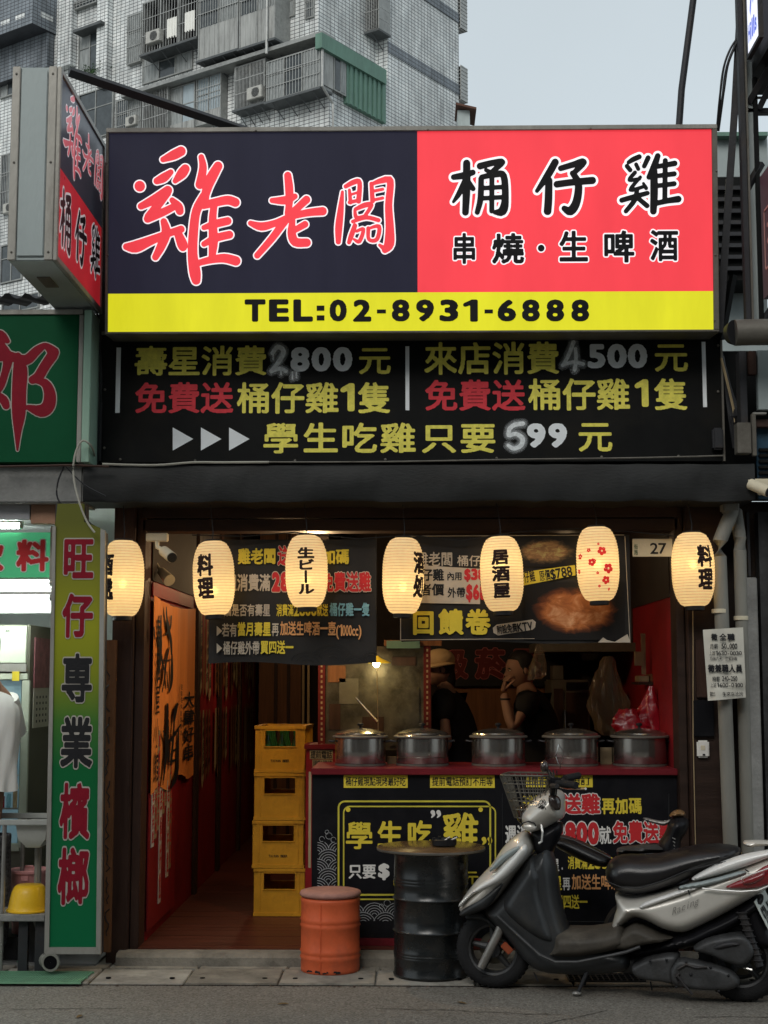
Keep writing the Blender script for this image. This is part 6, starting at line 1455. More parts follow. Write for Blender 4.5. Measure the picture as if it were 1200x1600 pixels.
# small inner green sign
g2 = thing('drinks_sign', 'small bright green sign with white edged red characters inside the left shop', 'sign', (P(20, 860, 0.02).x, 0.02, P(20, 900, 0.02).z))
mk('sign_green_lit', (0.05, 0.30, 0.13), 0.4, var=0.1, bump=0.02, emit=(0.06, 0.36, 0.17), es=0.55)
PB(-150, 832, 81, 902, 0.02, 0.06).build('board', 'sign_green_lit', g2)
for ch, a, b in (('飲', -48, 8), ('料', 24, 78)): prow(ch, a, 842, b, 894, 0.018, 'print_crimson', g2, off=0.055, N=56, outl=(0.035, 'print_white'))
PB(78, 822, 85, 905, -0.02, 0.03).build('end_post', 'alu', g2)
# big green sign 榔
YGn = -0.34
gs = thing('green_sign', 'large green sign board with part of a dark red white-edged character, at the left edge', 'sign', (P(60, 720, YGn).x, YGn, P(60, 722, YGn).z))
PB(-260, 492, 121, 722, YGn, 0.2).build('board', 'sign_green', gs); PB(-260, 484, 130, 491.5, YGn - 0.012, 0.2).build('top_rail', 'alu', gs, bevel=0.002); PB(121.5, 492, 128.5, 722, YGn - 0.012, 0.2).build('side_rail', 'alu', gs, bevel=0.002)
PB(129, 484, 141, 722, YGn - 0.03, 0.22).build('mint_post', 'mint', gs, bevel=0.003)
LANG = [[(105, 320, 20), (118, 400, 42), (112, 520, 42), (110, 650, 40), (104, 760, 22), (102, 868, 6)], [(60, 320, 26), (150, 345, 30), (215, 290, 26), (265, 262, 18), (310, 300, 34)], [(305, 318, 32), (262, 380, 30), (225, 440, 30), (190, 460, 24)],
        [(200, 462, 14), (262, 480, 26), (290, 540, 34), (282, 610, 38), (240, 640, 36), (165, 620, 16)], [(-60, 200, 30), (0, 205, 34), (45, 235, 14)], [(0, 260, 30), (45, 330, 30), (30, 420, 22), (0, 500, 24), (-40, 540, 20)], [(-40, 330, 30), (20, 330, 20)], [(-30, 540, 20), (20, 575, 26), (36, 610, 22)], [(-60, 640, 16), (-20, 560, 20)]]
brush(LANG, lambda x, y, lf: Vector((P(x / 3.72, 470 + y / 3.72, YGn).x, YGn - 0.0015 - lf, P(x / 3.72, 470 + y / 3.72, YGn).z)), [(5.5, 'sign_pale', 0.0), (-0.5, 'sign_maroon', 0.002)], gs, h=5)
cr = MB(); v = []; f = []
for k in range(60):
    x = P(-250, 478, -0.2).x + k * 0.022; z = P(40, 478, -0.2).z + 0.018 * math.sin(k * 1.25) + random.uniform(-0.004, 0.004); v += [(x, -0.42, z), (x, 0.2, z + 0.12)]
for k in range(59): f.append((2 * k, 2 * k + 2, 2 * k + 3, 2 * k + 1))
f += [(q[3], q[2], q[1], q[0]) for q in []]
o = cr.add(v, f).build('corrugated_roof', 'steel_dark', nb)
# tall column sign 旺仔專業檳榔
YV = -0.40
vsn = thing('column_sign', 'tall green and yellow column sign with six red and black characters beside the doorway', 'sign', (P(115, 1490, YV).x, YV, P(115, 1490, YV).z))
def colmat():
    m = bpy.data.materials.new('column_print'); m.use_nodes = True; nt = m.node_tree; L = nt.links.new; b = nt.nodes['Principled BSDF']
    t = nt.nodes.new('ShaderNodeTexCoord'); s = nt.nodes.new('ShaderNodeSeparateXYZ'); L(t.outputs['Object'], s.inputs[0])
    H = P(115, 815, YV).z - P(115, 1490, YV).z
    r = nt.nodes.new('ShaderNodeMapRange'); r.inputs[1].default_value = 0; r.inputs[2].default_value = H; L(s.outputs[2], r.inputs[0])
    c = nt.nodes.new('ShaderNodeValToRGB'); L(r.outputs[0], c.inputs[0]); e = c.color_ramp.elements
    e[0].position = 0.0; e[0].color = (0.005, 0.115, 0.045, 1); e[1].position = 1.0; e[1].color = (0.11, 0.115, 0.025, 1)
    for p_, q in ((0.42, (0.008, 0.11, 0.035, 1)), (0.53, (0.05, 0.15, 0.03, 1)), (0.64, (0.20, 0.23, 0.02, 1)), (0.75, (0.27, 0.28, 0.02, 1)), (0.9, (0.17, 0.175, 0.025, 1))): k = e.new(p_); k.color = q
    L(c.outputs[0], b.inputs['Base Color']); b.inputs['Roughness'].default_value = 0.38
    # the printed face emits faintly in its own colours
    L(c.outputs[0], b.inputs['Emission Color']); b.inputs['Emission Strength'].default_value = 0.06; b.inputs['Specular IOR Level'].default_value = 0.12
    M['column_print'] = m
colmat()
def quad(pts, d, name, m, par, Y):
    v = [Vector((P(a, b, Y).x, Y, P(a, b, Y).z)) for a, b in pts]; v += [q + Vector((0, d, 0)) for q in v]; n = len(pts)
    return MB().add(v, [tuple(range(n)), tuple(range(n, 2 * n))[::-1]] + [(i, n + i, n + (i + 1) % n, (i + 1) % n) for i in range(n)]).build(name, m, par)
quad([(76, 1480), (86, 820), (90, 787), (131, 787), (131, 815), (157, 825), (150, 1480)], 0.02, 'printed_face', 'column_print', vsn, YV)
quad([(68, 1492), (157, 1492), (164, 832), (134, 812), (134, 787), (87, 787)], 0.08, 'box', 'steel_dark', vsn, YV + 0.021)
quad([(69, 1490), (76.5, 1480), (87, 822), (82, 822)], 0.03, 'frame_rail', 'alu', vsn, YV - 0.012)
quad([(150, 1480), (157, 1490), (164, 829), (157, 825)], 0.03, 'frame_rail', 'alu', vsn, YV - 0.012)
quad([(69, 1491), (157, 1491), (150, 1480.5), (76, 1480.5)], 0.03, 'frame_rail', 'alu', vsn, YV - 0.013)
for ch, (a, b, c, d), red in (('旺', (97, 836, 148, 908), 1), ('仔', (96, 926, 147, 998), 1), ('専', (95, 1020, 146, 1100), 0), ('業', (93, 1118, 146, 1202), 0), ('檳', (92, 1222, 142, 1314), 1), ('榔', (89, 1322, 141, 1416), 1)):
    prow(ch, a, b, c, d, YV - 0.0015, 'sign_maroon' if red else 'print_black', vsn, off=0.045, N=64, outl=(0.028, 'sign_pale'))
# carved board beside the column sign
cbd = thing('carved_board', 'narrow weathered timber board with black scribble beside the column sign', 'board', (P(171, 1480, -0.06).x, -0.06, 0))
PB(160, 1000, 177, 1488, -0.06, 0.03).build('board', 'wood_brown', cbd)
mb = MB(); random.seed(4)
for k in range(9):
    y = 1020 + k * 50; pts = []
    for q in range(8): p = P(168 + random.uniform(-4, 4), y + q * 6, -0.06); pts.append((p.x, -0.063, p.z))
    mb.tube(pts, 0.003, 4)
mb.build('scribble', 'print_black', cbd)
# fridge
fg = thing('drinks_fridge', 'pale green glass door fridge inside the left shop', 'fridge', (P(0, 1330, 0.3).x, 0.3, 0.02))
fx0 = P(-100, 1100, 0.3).x; fx1 = P(43, 1100, 0.3).x; fzt = P(30, 976, 0.3).z
MB().box(fx0, fx1, 0.32, 0.92, 0.03, fzt).build('cabinet', 'fridge_side', fg, bevel=0.006)
for (a, b, c, d, m, n_, y) in ((-100, 978, 41, 1036, 'fridge', 'header_panel', 0.30), (-100, 1037, 41, 1050, 'alu', 'header_trim', 0.285), (-100, 1052, 43, 1062, 'fridge', 'door_rail', 0.29), (31, 1063, 43, 1325, 'fridge', 'door_stile', 0.29), (-100, 1318, 30, 1330, 'fridge', 'door_rail', 0.29)):
    PB(a, b, c, d, y, 0.03).build(n_, m, fg, bevel=0.003)
mk('fridge_glass', (0.16, 0.24, 0.27), 0.1, bump=0, spec=0.7, emit=(0.10, 0.17, 0.20), es=0.6)
PB(-100, 1063, 30, 1317, 0.31, 0.008).build('door_glass', 'fridge_glass', fg)
for k, py in enumerate((1110, 1160, 1210, 1262)):
    PB(-100, py, 29, py + 2.5, 0.305, 0.004).build('shelf_edge', 'alu', fg)
    for q in range(9): 
        a = -60 + q * 10; PB(a, py - 18 - (q % 3) * 4, a + 7, py, 0.303, 0.003).build('bottle_row', ('wall_pale', 'lens_red', 'print_blue', 'board_tan')[(q + k) % 4], fg)
PB(19, 1049, 30, 1064, 0.28, 0.004).build('orange_tag', 'print_gold', fg); PB(43.5, 1081, 48, 1090, 0.4, 0.02).build('handle', 'wall_pale', fg)
row('溫控', (P(8, 985, .3).x, P(16, 985, .3).x, P(8, 988, .3).z, P(8, 983, .3).z), frame_Y(0.297), 'print_black', fg, off=0.01, N=24)
# calendar on the fridge side
cal = thing('wall_calendar', 'wall calendar with a rose coloured picture hung on the side of the fridge', 'calendar', (fx1, 0.5, PXp(62, 1135, fx1).z))
ya, yb = PXp(51, 1060, fx1).y, PXp(75, 1060, fx1).y; za, zc_, zd = PXp(62, 1136, fx1).z, PXp(62, 1075, fx1).z, PXp(62, 997, fx1).z
MB().box(fx1 + 0.004, fx1 + 0.010, ya, yb, za, zc_).build('date_sheet', 'paper', cal); mk('rose_print', (0.30, 0.12, 0.13), 0.5, var=0.5, scale=12)
MB().box(fx1 + 0.004, fx1 + 0.012, ya, yb, zc_ + 0.002, zd).build('picture', 'rose_print', cal)
for r_ in range(5):
    for c_ in range(4): MB().box(fx1 + 0.0105, fx1 + 0.0115, ya + 0.06 + c_ * (yb - ya) * 0.2, ya + 0.085 + c_ * (yb - ya) * 0.2, za + 0.03 + r_ * 0.036, za + 0.045 + r_ * 0.036).build('date_mark', 'print_black', cal)
# person in white shirt with the back to the street
Yp = -0.02; q = P(-22, 1100, Yp)
pw = thing('person', 'person in loose white shirt and patterned trousers at the left edge by the fridge', 'person', (q.x, Yp, 0.02))
zs = P(0, 1082, Yp).z
hip = Vector((q.x, Yp, 0.86)); ch = Vector((q.x, Yp, 1.22)); nk = Vector((q.x - 0.01, Yp - 0.02, zs + 0.07)); sL = Vector((q.x - 0.17, Yp, zs - 0.02)); sR = Vector((q.x + 0.115, Yp + 0.02, zs - 0.04)); eL = sL + Vector((-0.06, -0.02, -0.28)); hL = eL + Vector((0.03, 0.1, -0.24)); eR = sR + Vector((-0.01, 0.16, -0.22)); hR = eR + Vector((-0.05, 0.16, -0.12))
fR = [hip + Vector((0.08, 0, -0.4)), hip + Vector((0.08, 0.02, -0.8)), hip + Vector((-0.08, 0, -0.4)), hip + Vector((-0.08, 0.02, -0.8))]
skin([hip, ch, nk, nk + Vector((0, -0.01, 0.1)), sL, eL, hL, sR, eR, hR] + fR, [(0, 1), (1, 2), (2, 3), (2, 4), (4, 5), (5, 6), (2, 7), (7, 8), (8, 9), (0, 10), (10, 11), (0, 12), (12, 13)], [0.13, 0.14, 0.055, 0.05, 0.045, 0.035, 0.027, 0.045, 0.035, 0.027, 0.07, 0.045, 0.07, 0.045], 'body', 'skin', pw)
# loose shirt: draped rings from shoulder to hem, with folds
mb = MB(); v = []; nn_ = 56; zs_ = [zs - 0.54, zs - 0.51, zs - 0.45, zs - 0.36, zs - 0.27, zs - 0.17, zs - 0.09, zs - 0.03, zs + 0.01, zs + 0.035]; ws_ = [0.215, 0.212, 0.205, 0.205, 0.21, 0.215, 0.205, 0.17, 0.11, 0.065]; ds_ = [0.16, 0.155, 0.15, 0.145, 0.145, 0.14, 0.125, 0.10, 0.08, 0.065]
for z_, w_, d_ in zip(zs_, ws_, ds_):
    for q_ in range(nn_):
        a_ = 2 * math.pi * q_ / nn_; am = 0.05 * min(1, (zs + 0.02 - z_) / 0.25); w_ = w_ * (0.9 if False else 1.0); k_ = 0.9 + am * math.sin(7 * a_ + z_ * 9) + am * 0.6 * math.sin(13 * a_ - z_ * 14)
        v.append((q.x + w_ * k_ * math.cos(a_), Yp + d_ * k_ * math.sin(a_), z_ + 0.012 * math.sin(3 * a_) * (z_ < zs - 0.45)))
m_ = len(zs_); mb.add(v, [(i * nn_ + j, i * nn_ + (j + 1) % nn_, (i + 1) * nn_ + (j + 1) % nn_, (i + 1) * nn_ + j) for i in range(m_ - 1) for j in range(nn_)]); mb.build('shirt', 'cloth_white', pw, smooth=True, ang=90)
for s_, e_ in ((sL, eL), (sR, eR)):
    d_ = (e_ - s_); MB().tube([s_ + Vector((0, 0, 0.01)), s_ + d_ * 0.3, s_ + d_ * 0.6, s_ + d_ * 0.85], [0.062, 0.078, 0.082, 0.086], 16).build('sleeve', 'cloth_white', pw, smooth=True)
mk('patterned', (0.10, 0.10, 0.11), 0.8, var=0.9, scale=55, bump=0.2)
skin([hip + Vector((0, 0, 0.0))] + fR, [(0, 1), (1, 2), (0, 3), (3, 4)], [0.155, 0.10, 0.08, 0.10, 0.08], 'trousers', 'patterned', pw)
for k in (1, 3): MB().ell(fR[k] + Vector((0, 0.03, -0.02)), (0.045, 0.12, 0.035), 14, 8).build('shoe', 'rubber', pw, smooth=True)
head(nk + Vector((0, 0, 0.19)), 0.23, R(200), 0, pw); hand(hL, (0, 0.6, -0.6), (0.5, 0, 0), 0.16, pw, 0.5); hand(hR, (0, 0.8, -0.3), (0, 0, -1), 0.16, pw, 0.5)
# steel sink on a stand
Ys = -0.30
sk = thing('steel_sink', 'stainless steel sink on a metal stand in front of the left shop', 'sink', (P(40, 1480, Ys).x, Ys, 0.01))
xa, xb, _, _ = PR(-60, 1280, 77, 1290, Ys); zr_ = P(40, 1281, Ys).z
Ye = Ys + 0.42
for (a, b, c, d) in ((xa, xb, Ys, Ys + 0.03), (xa, xb, Ye - 0.03, Ye), (xa, xa + 0.03, Ys + 0.03, Ye - 0.03), (xb - 0.03, xb, Ys + 0.03, Ye - 0.03)): MB().box(a, b, c, d, zr_ - 0.03, zr_).build('rim', 'sink_steel', sk, bevel=0.004)
bx0_, bx1_ = P(22, 1300, Ys).x, xb - 0.02; zb0_ = P(40, 1327, Ys).z
MB().lathe([(0.001, 0)], (0, 0, 0)) if False else None
v = []; rim = [(bx0_, Ys + 0.04), (bx1_, Ys + 0.04), (bx1_, Ye - 0.04), (bx0_, Ye - 0.04)]
mb = MB(); w_ = bx1_ - bx0_
mb.add([(bx0_, Ys + .035, zr_ - .031), (bx1_, Ys + .035, zr_ - .031), (bx1_, Ye - .035, zr_ - .031), (bx0_, Ye - .035, zr_ - .031), (bx0_ + .01, Ys + .045, zb0_ + .05), (bx1_ - .01, Ys + .045, zb0_ + .05), (bx1_ - .01, Ye - .045, zb0_ + .05), (bx0_ + .01, Ye - .045, zb0_ + .05), (bx0_ + .05, Ys + .08, zb0_), (bx1_ - .05, Ys + .08, zb0_), (bx1_ - .05, Ye - .08, zb0_), (bx0_ + .05, Ye - .08, zb0_)],
       [(0, 1, 5, 4), (1, 2, 6, 5), (2, 3, 7, 6), (3, 0, 4, 7), (4, 5, 9, 8), (5, 6, 10, 9), (6, 7, 11, 10), (7, 4, 8, 11), (8, 9, 10, 11)]).build('basin', 'sink_steel', sk, smooth=True)
for x in (xa + 0.015, P(3, 1400, Ys).x):
    for y in (Ys + 0.015, Ye - 0.015): MB().tube([(x, y, zr_ - 0.031), (x, y, 0.014)], 0.012, 8).build('leg', 'fork_grey', sk)
MB().tube([((bx0_ + bx1_) / 2, Ys + .2, zb0_), ((bx0_ + bx1_) / 2, Ys + .2, 0.25), ((bx0_ + bx1_) / 2, Ys + .4, 0.05)], 0.02, 8).build('drain_pipe', 'pvc', sk)
# bench with pink bucket and yellow basin
Yb3 = -0.34
bn = thing('low_bench', 'low dark grey bench under the sink carrying a yellow basin', 'bench', (P(36, 1490, Yb3).x, Yb3, 0.01))
xa, xb, za, zb4 = PR(-70, 1430, 70, 1440, Yb3)
MB().box(xa, xb, Yb3, Yb3 + 0.36, za, zb4).build('top', 'concrete', bn, bevel=0.004)
for x in (xa + 0.04, P(26, 1450, Yb3).x, xb - 0.06):
    for y in (Yb3 + 0.06, Yb3 + 0.30): MB().box(x, x + 0.05, y - 0.02, y + 0.02, 0.014, za).build('leg', 'steel_dark', bn)
def basin(c, r, h, m, name, label, par=None):
    t = thing(name, label, 'basin' if 'basin' in name else 'bucket', c); return t
c = P(45, 1430, Yb3 + 0.15); c.z = zb4 + 0.001; rr = 31.5 / FPX * (Yb3 + 0.15 - CL.y); hh = P(45, 1382, Yb3 + 0.15).z - c.z
yb_t = thing('upturned_basin', 'yellow plastic basin turned upside down on the bench', 'basin', c)
MB().lathe([(rr * 1.03, 0), (rr * 1.05, 0.006), (rr * 1.0, 0.014), (rr * 0.96, hh * 0.3), (rr * 0.86, hh * 0.7), (rr * 0.72, hh * 0.93), (rr * 0.6, hh), (0.01, hh * 1.0)], c, 36).build('shell', 'yellow_plastic', yb_t, smooth=True)
MB().lathe([(rr * 1.035, 0.0), (rr * 1.09, 0.002), (rr * 1.09, 0.010), (rr * 1.035, 0.012)], c, 36, cap=False).build('rim', 'yellow_plastic', yb_t, smooth=True)
Yk = 0.16; c = P(44, 1440, Yk); zt4 = P(44, 1356, Yk).z; r_ = 30 / FPX * (Yk - CL.y); c.z = zt4 - 0.36
bk = thing('lidded_bucket', 'pink plastic bucket with a lid behind the yellow basin', 'bucket', c)
MB().box(c.x - 0.16, c.x + 0.16, Yk - 0.16, Yk + 0.2, 0.021, c.z - 0.001).build('crate_below', 'steel_dark', None); tag(bpy.data.objects['crate_below'], 'dark box under the pink bucket', 'box')
MB().lathe([(r_ * 0.78, 0), (r_ * 0.80, 0.005), (r_ * 0.93, 0.33), (r_ * 0.96, 0.335)], c, 36).build('body', 'pink_plastic', bk, smooth=True)
MB().lathe([(r_ * 1.0, 0.336), (r_ * 1.03, 0.338), (r_ * 1.03, 0.352), (r_ * 0.98, 0.356), (r_ * 0.9, 0.350), (r_ * 0.4, 0.352), (0.02, 0.36)], c, 36).build('lid', 'pink_plastic', bk, smooth=True)
MB().tube([(c.x - 0.03, Yk - 0.01, c.z + 0.355), (c.x - 0.02, Yk - 0.01, c.z + 0.372), (c.x + 0.02, Yk - 0.01, c.z + 0.372), (c.x + 0.03, Yk - 0.01, c.z + 0.355)], 0.005, 6).build('lid_handle', 'pink_plastic', bk)
MB().box(c.x - 0.02, c.x + 0.02, Yk - r_ * 0.97, Yk - r_ * 0.9, c.z + 0.30, c.z + 0.33).build('latch', 'pink_plastic', bk)
# pvc elbow at the foot of the column sign
pe = P(80, 1503, -0.42)
el = thing('pipe_elbow', 'grey plastic pipe elbow opening to the street below the column sign', 'pipe', pe)
MB().tube([pe + Vector((-0.07, 0.22, -0.02)), pe + Vector((-0.05, 0.10, -0.01)), pe + Vector((-0.015, 0.03, 0)), pe], [0.035, 0.04, 0.044, 0.046], 16).build('pipe', 'pvc', el, smooth=True)
MB().lathe([(0.036, 0.0), (0.047, 0.0), (0.047, -0.02), (0.036, -0.02), (0.036, 0.0)], pe, 24, cap=False, axis='Y').build('pipe_lip', 'pvc', el, smooth=True)
MB().lathe([(0.0355, -0.0185), (0.001, -0.017)], pe, 24, cap=False, axis='Y').build('pipe_bore', 'black_void', el)
# green grating on the ground
c1, c2, c3, c4_ = PZ(-60, 1537, 0.012), PZ(128, 1536, 0.012), PZ(147, 1521, 0.012), PZ(-60, 1521, 0.012)
gr = thing('floor_grating', 'green plastic drain grating set in the pavement at the left edge', 'grating', ((c1.x + c2.x) / 2, (c1.y + c3.y) / 2, 0.01))
y0, y1 = c1.y, c3.y; nb_ = 9
sl_ = (c3.x - c2.x)
for k in range(44):
    x = c1.x + (c2.x - c1.x) * k / 44; w_ = (c2.x - c1.x) / 44 * 0.5
    MB().add([(x, y0, .014), (x + w_, y0, .014), (x + w_ + sl_, y1, .014), (x + sl_, y1, .014), (x, y0, .024), (x + w_, y0, .024), (x + w_ + sl_, y1, .024), (x + sl_, y1, .024)], [(4, 5, 6, 7), (0, 1, 5, 4), (1, 2, 6, 5), (2, 3, 7, 6), (3, 0, 4, 7)]).build('bar', 'grate_green', gr)
for k in range(3): y = y0 + (y1 - y0) * k / 2; MB().box(c1.x, c2.x + sl_ * k / 2, y - 0.008, y + 0.008, 0.0135, 0.0215).build('cross_bar', 'grate_green', gr)
MB().box(c1.x, c2.x, y0, y1, 0.0132, 0.0138).build('pit', 'steel_dark', gr)
# cables at the junction of the two shops
def cab(pts, r, m, label, name='cable'): tag(MB().tube(smooth_pts([P(*a) for a in pts]), r, 6).build(name, m, smooth=True), label, 'cable')
def smooth_pts(s):
    q = []
    for i in range(len(s) - 1):
        a = s[max(i - 1, 0)]; b = s[i]; c = s[i + 1]; d = s[min(i + 2, len(s) - 1)]
        for t in (0, 0.25, 0.5, 0.75): q.append(0.5 * (2 * b + (c - a) * t + (2 * a - 5 * b + 4 * c - d) * t * t + (3 * b - a - 3 * c + d) * t ** 3))
    q.append(s[-1]); return q
cab([(148, 712, -0.25), (142, 696, -0.4), (128, 689, -0.42), (117, 712, -0.42), (115, 745, -0.42), (124, 785, -0.45), (136, 815, -0.45), (148, 832, -0.45)], 0.006, 'cable_pale', 'pale cable looping down over the beam above the column sign')
cab([(100, 728, -0.36), (90, 755, -0.36), (90, 778, -0.36), (104, 792, -0.36), (136, 790, -0.36)], 0.005, 'cable', 'black cable hanging in a loop under the beam above the column sign')
cab([(0, 729, -0.36), (60, 728, -0.36), (110, 727, -0.38), (170, 729, -0.36)], 0.007, 'wood_dark', 'brown cable running along the top of the concrete beam')
cab([(102, 728, -0.35), (130, 756, -0.35), (165, 775, -0.35)], 0.004, 'steel_dark', 'thin dark cable slanting across the left end of the black beam')
cab([(150, 480, -0.2), (155, 520, -0.16), (158, 600, -0.18), (156, 720, -0.16)], 0.008, 'cable', 'black cable running down the gap between the green sign and the offer board')
tag(MB().tube(smooth_pts([P(a, b + random.uniform(-1.5, 1.5), -0.31) for a, b in ((160, 726), (240, 727), (300, 724), (345, 722), (420, 721))]), 0.007, 6).build('conduit', 'cable_pale'), 'pale conduit lying on the left half of the black beam', 'conduit')
tag(MB().tube(smooth_pts([P(a, b, -0.31) for a, b in ((420, 722), (520, 722), (640, 721), (800, 718), (960, 716), (1060, 714), (1130, 712))]), 0.005, 6).build('conduit', 'alu_dark'), 'thin grey conduit along the right half of the black beam', 'conduit')
# ================================================================== right hand side: pipes, posts, neighbour
rn = thing('neighbour_building', 'dark narrow front with grey shutters at the right edge', 'building', (2.4, 0.2, 0))
MB().box(XPR + 0.04, 4.2, 0.12, 0.3, 0, P(1160, 780, 0).z).build('wall', 'dark_wall', rn)
PB(1194, 800, 1300, 1478, -0.02, 0.10).build('shutter_frame', 'engine_grey', rn)
for k in range(60): PB(1202, 800 + k * 11, 1300, 809.5 + k * 11, -0.035, 0.012).build('shutter_slat', 'engine_grey', rn)
PB(1168, 800, 1172, 900, -0.03, 0.05).build('dark_channel', 'steel_dark', rn)
tag(PB(1172, 902, 1191, 1480, -0.10, 0.12).build('concrete_post', 'concrete', bevel=0.006), 'weathered grey concrete post right of the drain pipes', 'post')
def pipe(pts, r, label, bands=()):
    t = thing('drain_pipe', label, 'pipe', P(pts[-1][0], pts[-1][1], pts[-1][2]), 'drain pipes at the right of the shop front')
    q = smooth_pts([P(*a) for a in pts[:-2]]) + [P(*a) for a in pts[-2:]]
    MB().tube(q, r, 20).build('pipe', 'pvc', t, smooth=True)
    for (px, py, Y) in bands: c = P(px, py, Y); MB().lathe([(r + 0.002, -0.012), (r + 0.005, -0.01), (r + 0.005, 0.01), (r + 0.002, 0.012)], c, 24, cap=False).build('pipe_band', 'ivory', t, smooth=True)
    return t
pipe([(1144, 776, -0.12), (1143, 800, -0.13), (1134, 822, -0.14), (1125, 845, -0.14), (1124, 870, -0.14), (1147, 1470, -0.14)], 0.040, 'left drain pipe that kinks below the beam, beside the notice', ((1124.5, 955, -0.14),))
pipe([(1150, 800, -0.02), (1152, 815, -0.06), (1156, 840, -0.08), (1156, 860, -0.08), (1172, 1470, -0.08)], 0.036, 'right drain pipe standing between the left pipe and the concrete post', ((1158, 966, -0.08),))
MB().pbox(1130, 768, 1154, 800, -0.17, 0.10).build('pipe_box', 'pvc', bevel=0.01); tag(bpy.data.objects['pipe_box'], 'grey plastic rainwater box under the right end of the beam', 'box')
# job notice
jn = thing('job_notice', 'creased white paper notice with job offers taped over the drain pipes', 'notice', (P(1134, 1090, -0.24).x, -0.24, P(1134, 1092, -0.24).z))
v = []; f = []; nx = 14; cor = ((1099, 984), (1162, 980), (1167, 1090), (1107, 1095))
for j in range(nx + 1):
    for i in range(nx + 1):
        u, w = i / nx, j / nx; px = (1 - w) * ((1 - u) * cor[3][0] + u * cor[2][0]) + w * ((1 - u) * cor[0][0] + u * cor[1][0]); py = (1 - w) * ((1 - u) * cor[3][1] + u * cor[2][1]) + w * ((1 - u) * cor[0][1] + u * cor[1][1])
        p = P(px, py, -0.23); v.append((p.x, -0.215 - 0.012 * math.sin(u * 6) ** 2 - (0.012 * math.sin(u * 5) if w < 0.2 else 0), p.z))
for j in range(nx):
    for i in range(nx): f.append((j * (nx + 1) + i, j * (nx + 1) + i + 1, (j + 1) * (nx + 1) + i + 1, (j + 1) * (nx + 1) + i))
MB().add(v, f).build('sheet', 'paper', jn, smooth=True)
def jT(ch, a, b, c, d, **k): k.setdefault('off', 0.02); prow(ch, a, b, c, d, -0.232, 'print_black', jn, N=36, **k)
jT('徵', 1111, 990, 1121, 1001, off=0.05); jT('全', 1124, 990, 1135, 1001, off=0.05); jT('職', 1136, 990, 1148, 1001, off=0.05)
jT('月薪', 1109, 1006, 1122, 1014); jT('50,000', 1127, 1005, 1152, 1014); jT('上班1630-0030', 1108, 1017, 1159, 1024, off=0.01); jT('月休六天．供餐制服', 1109, 1026, 1152, 1032, off=0.01)
jT('徵兼職人員', 1106, 1038, 1160, 1051, off=0.045); jT('時薪', 1113, 1057, 1125, 1065); jT('240-250', 1128, 1056, 1152, 1064); jT('上班1600-0100', 1110, 1067, 1161, 1074, off=0.01); jT('歡迎學生來店洽詢', 1109, 1081, 1161, 1088, off=0.01)
# meter box and door sensor on the right post
tag(PB(1084, 1094, 1116, 1151, -0.05, 0.04).build('meter_box', 'counter_black', bevel=0.004), 'dark box fixed to the right door post below the lantern', 'box')
tag(PB(1088, 1000, 1112, 1090, -0.045, 0.03).build('cable_duct', 'wood_dark', bevel=0.004), 'dark timber strip fixed to the right door post above the dark box', 'strip')
ds = thing('door_chime', 'small white rounded plastic remote holder on the right door post', 'holder', P(1099, 1184, -0.03))
PB(1089.5, 1157, 1108.5, 1184, -0.05, 0.028).build('case', 'print_white', ds, bevel=0.009); PB(1098, 1178, 1102, 1180.5, -0.0525, 0.003).build('slot', 'print_black', ds); PB(1095, 1165, 1102, 1172, -0.052, 0.003).build('button', 'ivory', ds)
for k, (a, b, c_, d) in enumerate(((1101, 1010, 1104, 1180), )): tag(MB().tube([P(1082, 905, -0.04), P(1083, 1000, -0.04), P(1083, 1150, -0.04), P(1087, 1330, -0.04)], 0.003, 5).build('thin_wire', 'board_tan'), 'thin pale wire running down the right door post', 'wire')
# round conduit box
rbx = thing('conduit_box', 'round rusty conduit cover at the right end of the beam', 'box', P(1168, 776, -0.1)); c = P(1168, 776, -0.1)
MB().lathe([(0.034, 0.05), (0.034, 0.0), (0.030, -0.006)], c, 24, axis='Y').build('cover', 'stainless_dull', rbx, smooth=True)
for k in range(3): MB().ell((c.x + 0.02 * math.cos(k * 2.1), c.y - 0.01, c.z + 0.02 * math.sin(k * 2.1)), (0.004, 0.003, 0.004), 8, 6).build('screw', 'print_black', rbx)
# upper right: steel sign frame of the neighbour
fr2 = thing('sign_gantry', 'dark steel gantry of posts and beams rising at the right edge', 'gantry', P(1178, 540, -0.6))
def gb(a, b, c, d, Y, dp, m, n): return PB(a, b, c, d, Y, dp).build(n, m, fr2, bevel=0.003)
gb(1157, -160, 1165, 520, -0.55, 0.06, 'steel_dark', 'post'); gb(1166, -160, 1169, 500, -0.56, 0.05, 'alu_dark', 'rail'); gb(1170, 96, 1181, 505, -0.5, 0.02, 'sheet_grey', 'flashing')
gb(1182, 120, 1189, 520, -0.52, 0.05, 'panel_black', 'post'); gb(1162, 168, 1260, 176, -0.5, 0.05, 'steel_dark', 'beam')
gb(1174, 150, 1262, 153, -0.45, 0.02, 'alu', 'rail')
for a, b in (((1164, 300, -.5), (1190, 255, -.5)), ((1162, 330, -.45), (1188, 278, -.45)), ((1170, 160, -.5), (1200, 108, -.6)), ((1186, 170, -.5), (1215, 110, -.6)), ((1190, 506, -.5), (1215, 470, -.5))): MB().tube([P(*a), P(*b)], 0.022, 4).build('brace', 'steel_dark', fr2)
MB().box(P(1183, 60, -0.7).x + 0.02, P(1183, 60, -0.7).x + 1.2, -0.95, -0.2, P(1190, 92, -0.7).z, P(1190, -160, -0.7).z).build('box_body', 'panel_black', fr2)
MB().tube([P(1148, 520, -0.55), P(1175, 519, -0.55), P(1320, 519, -0.55)], 0.072, 16).build('round_beam', 'alu_dark', fr2, smooth=True)
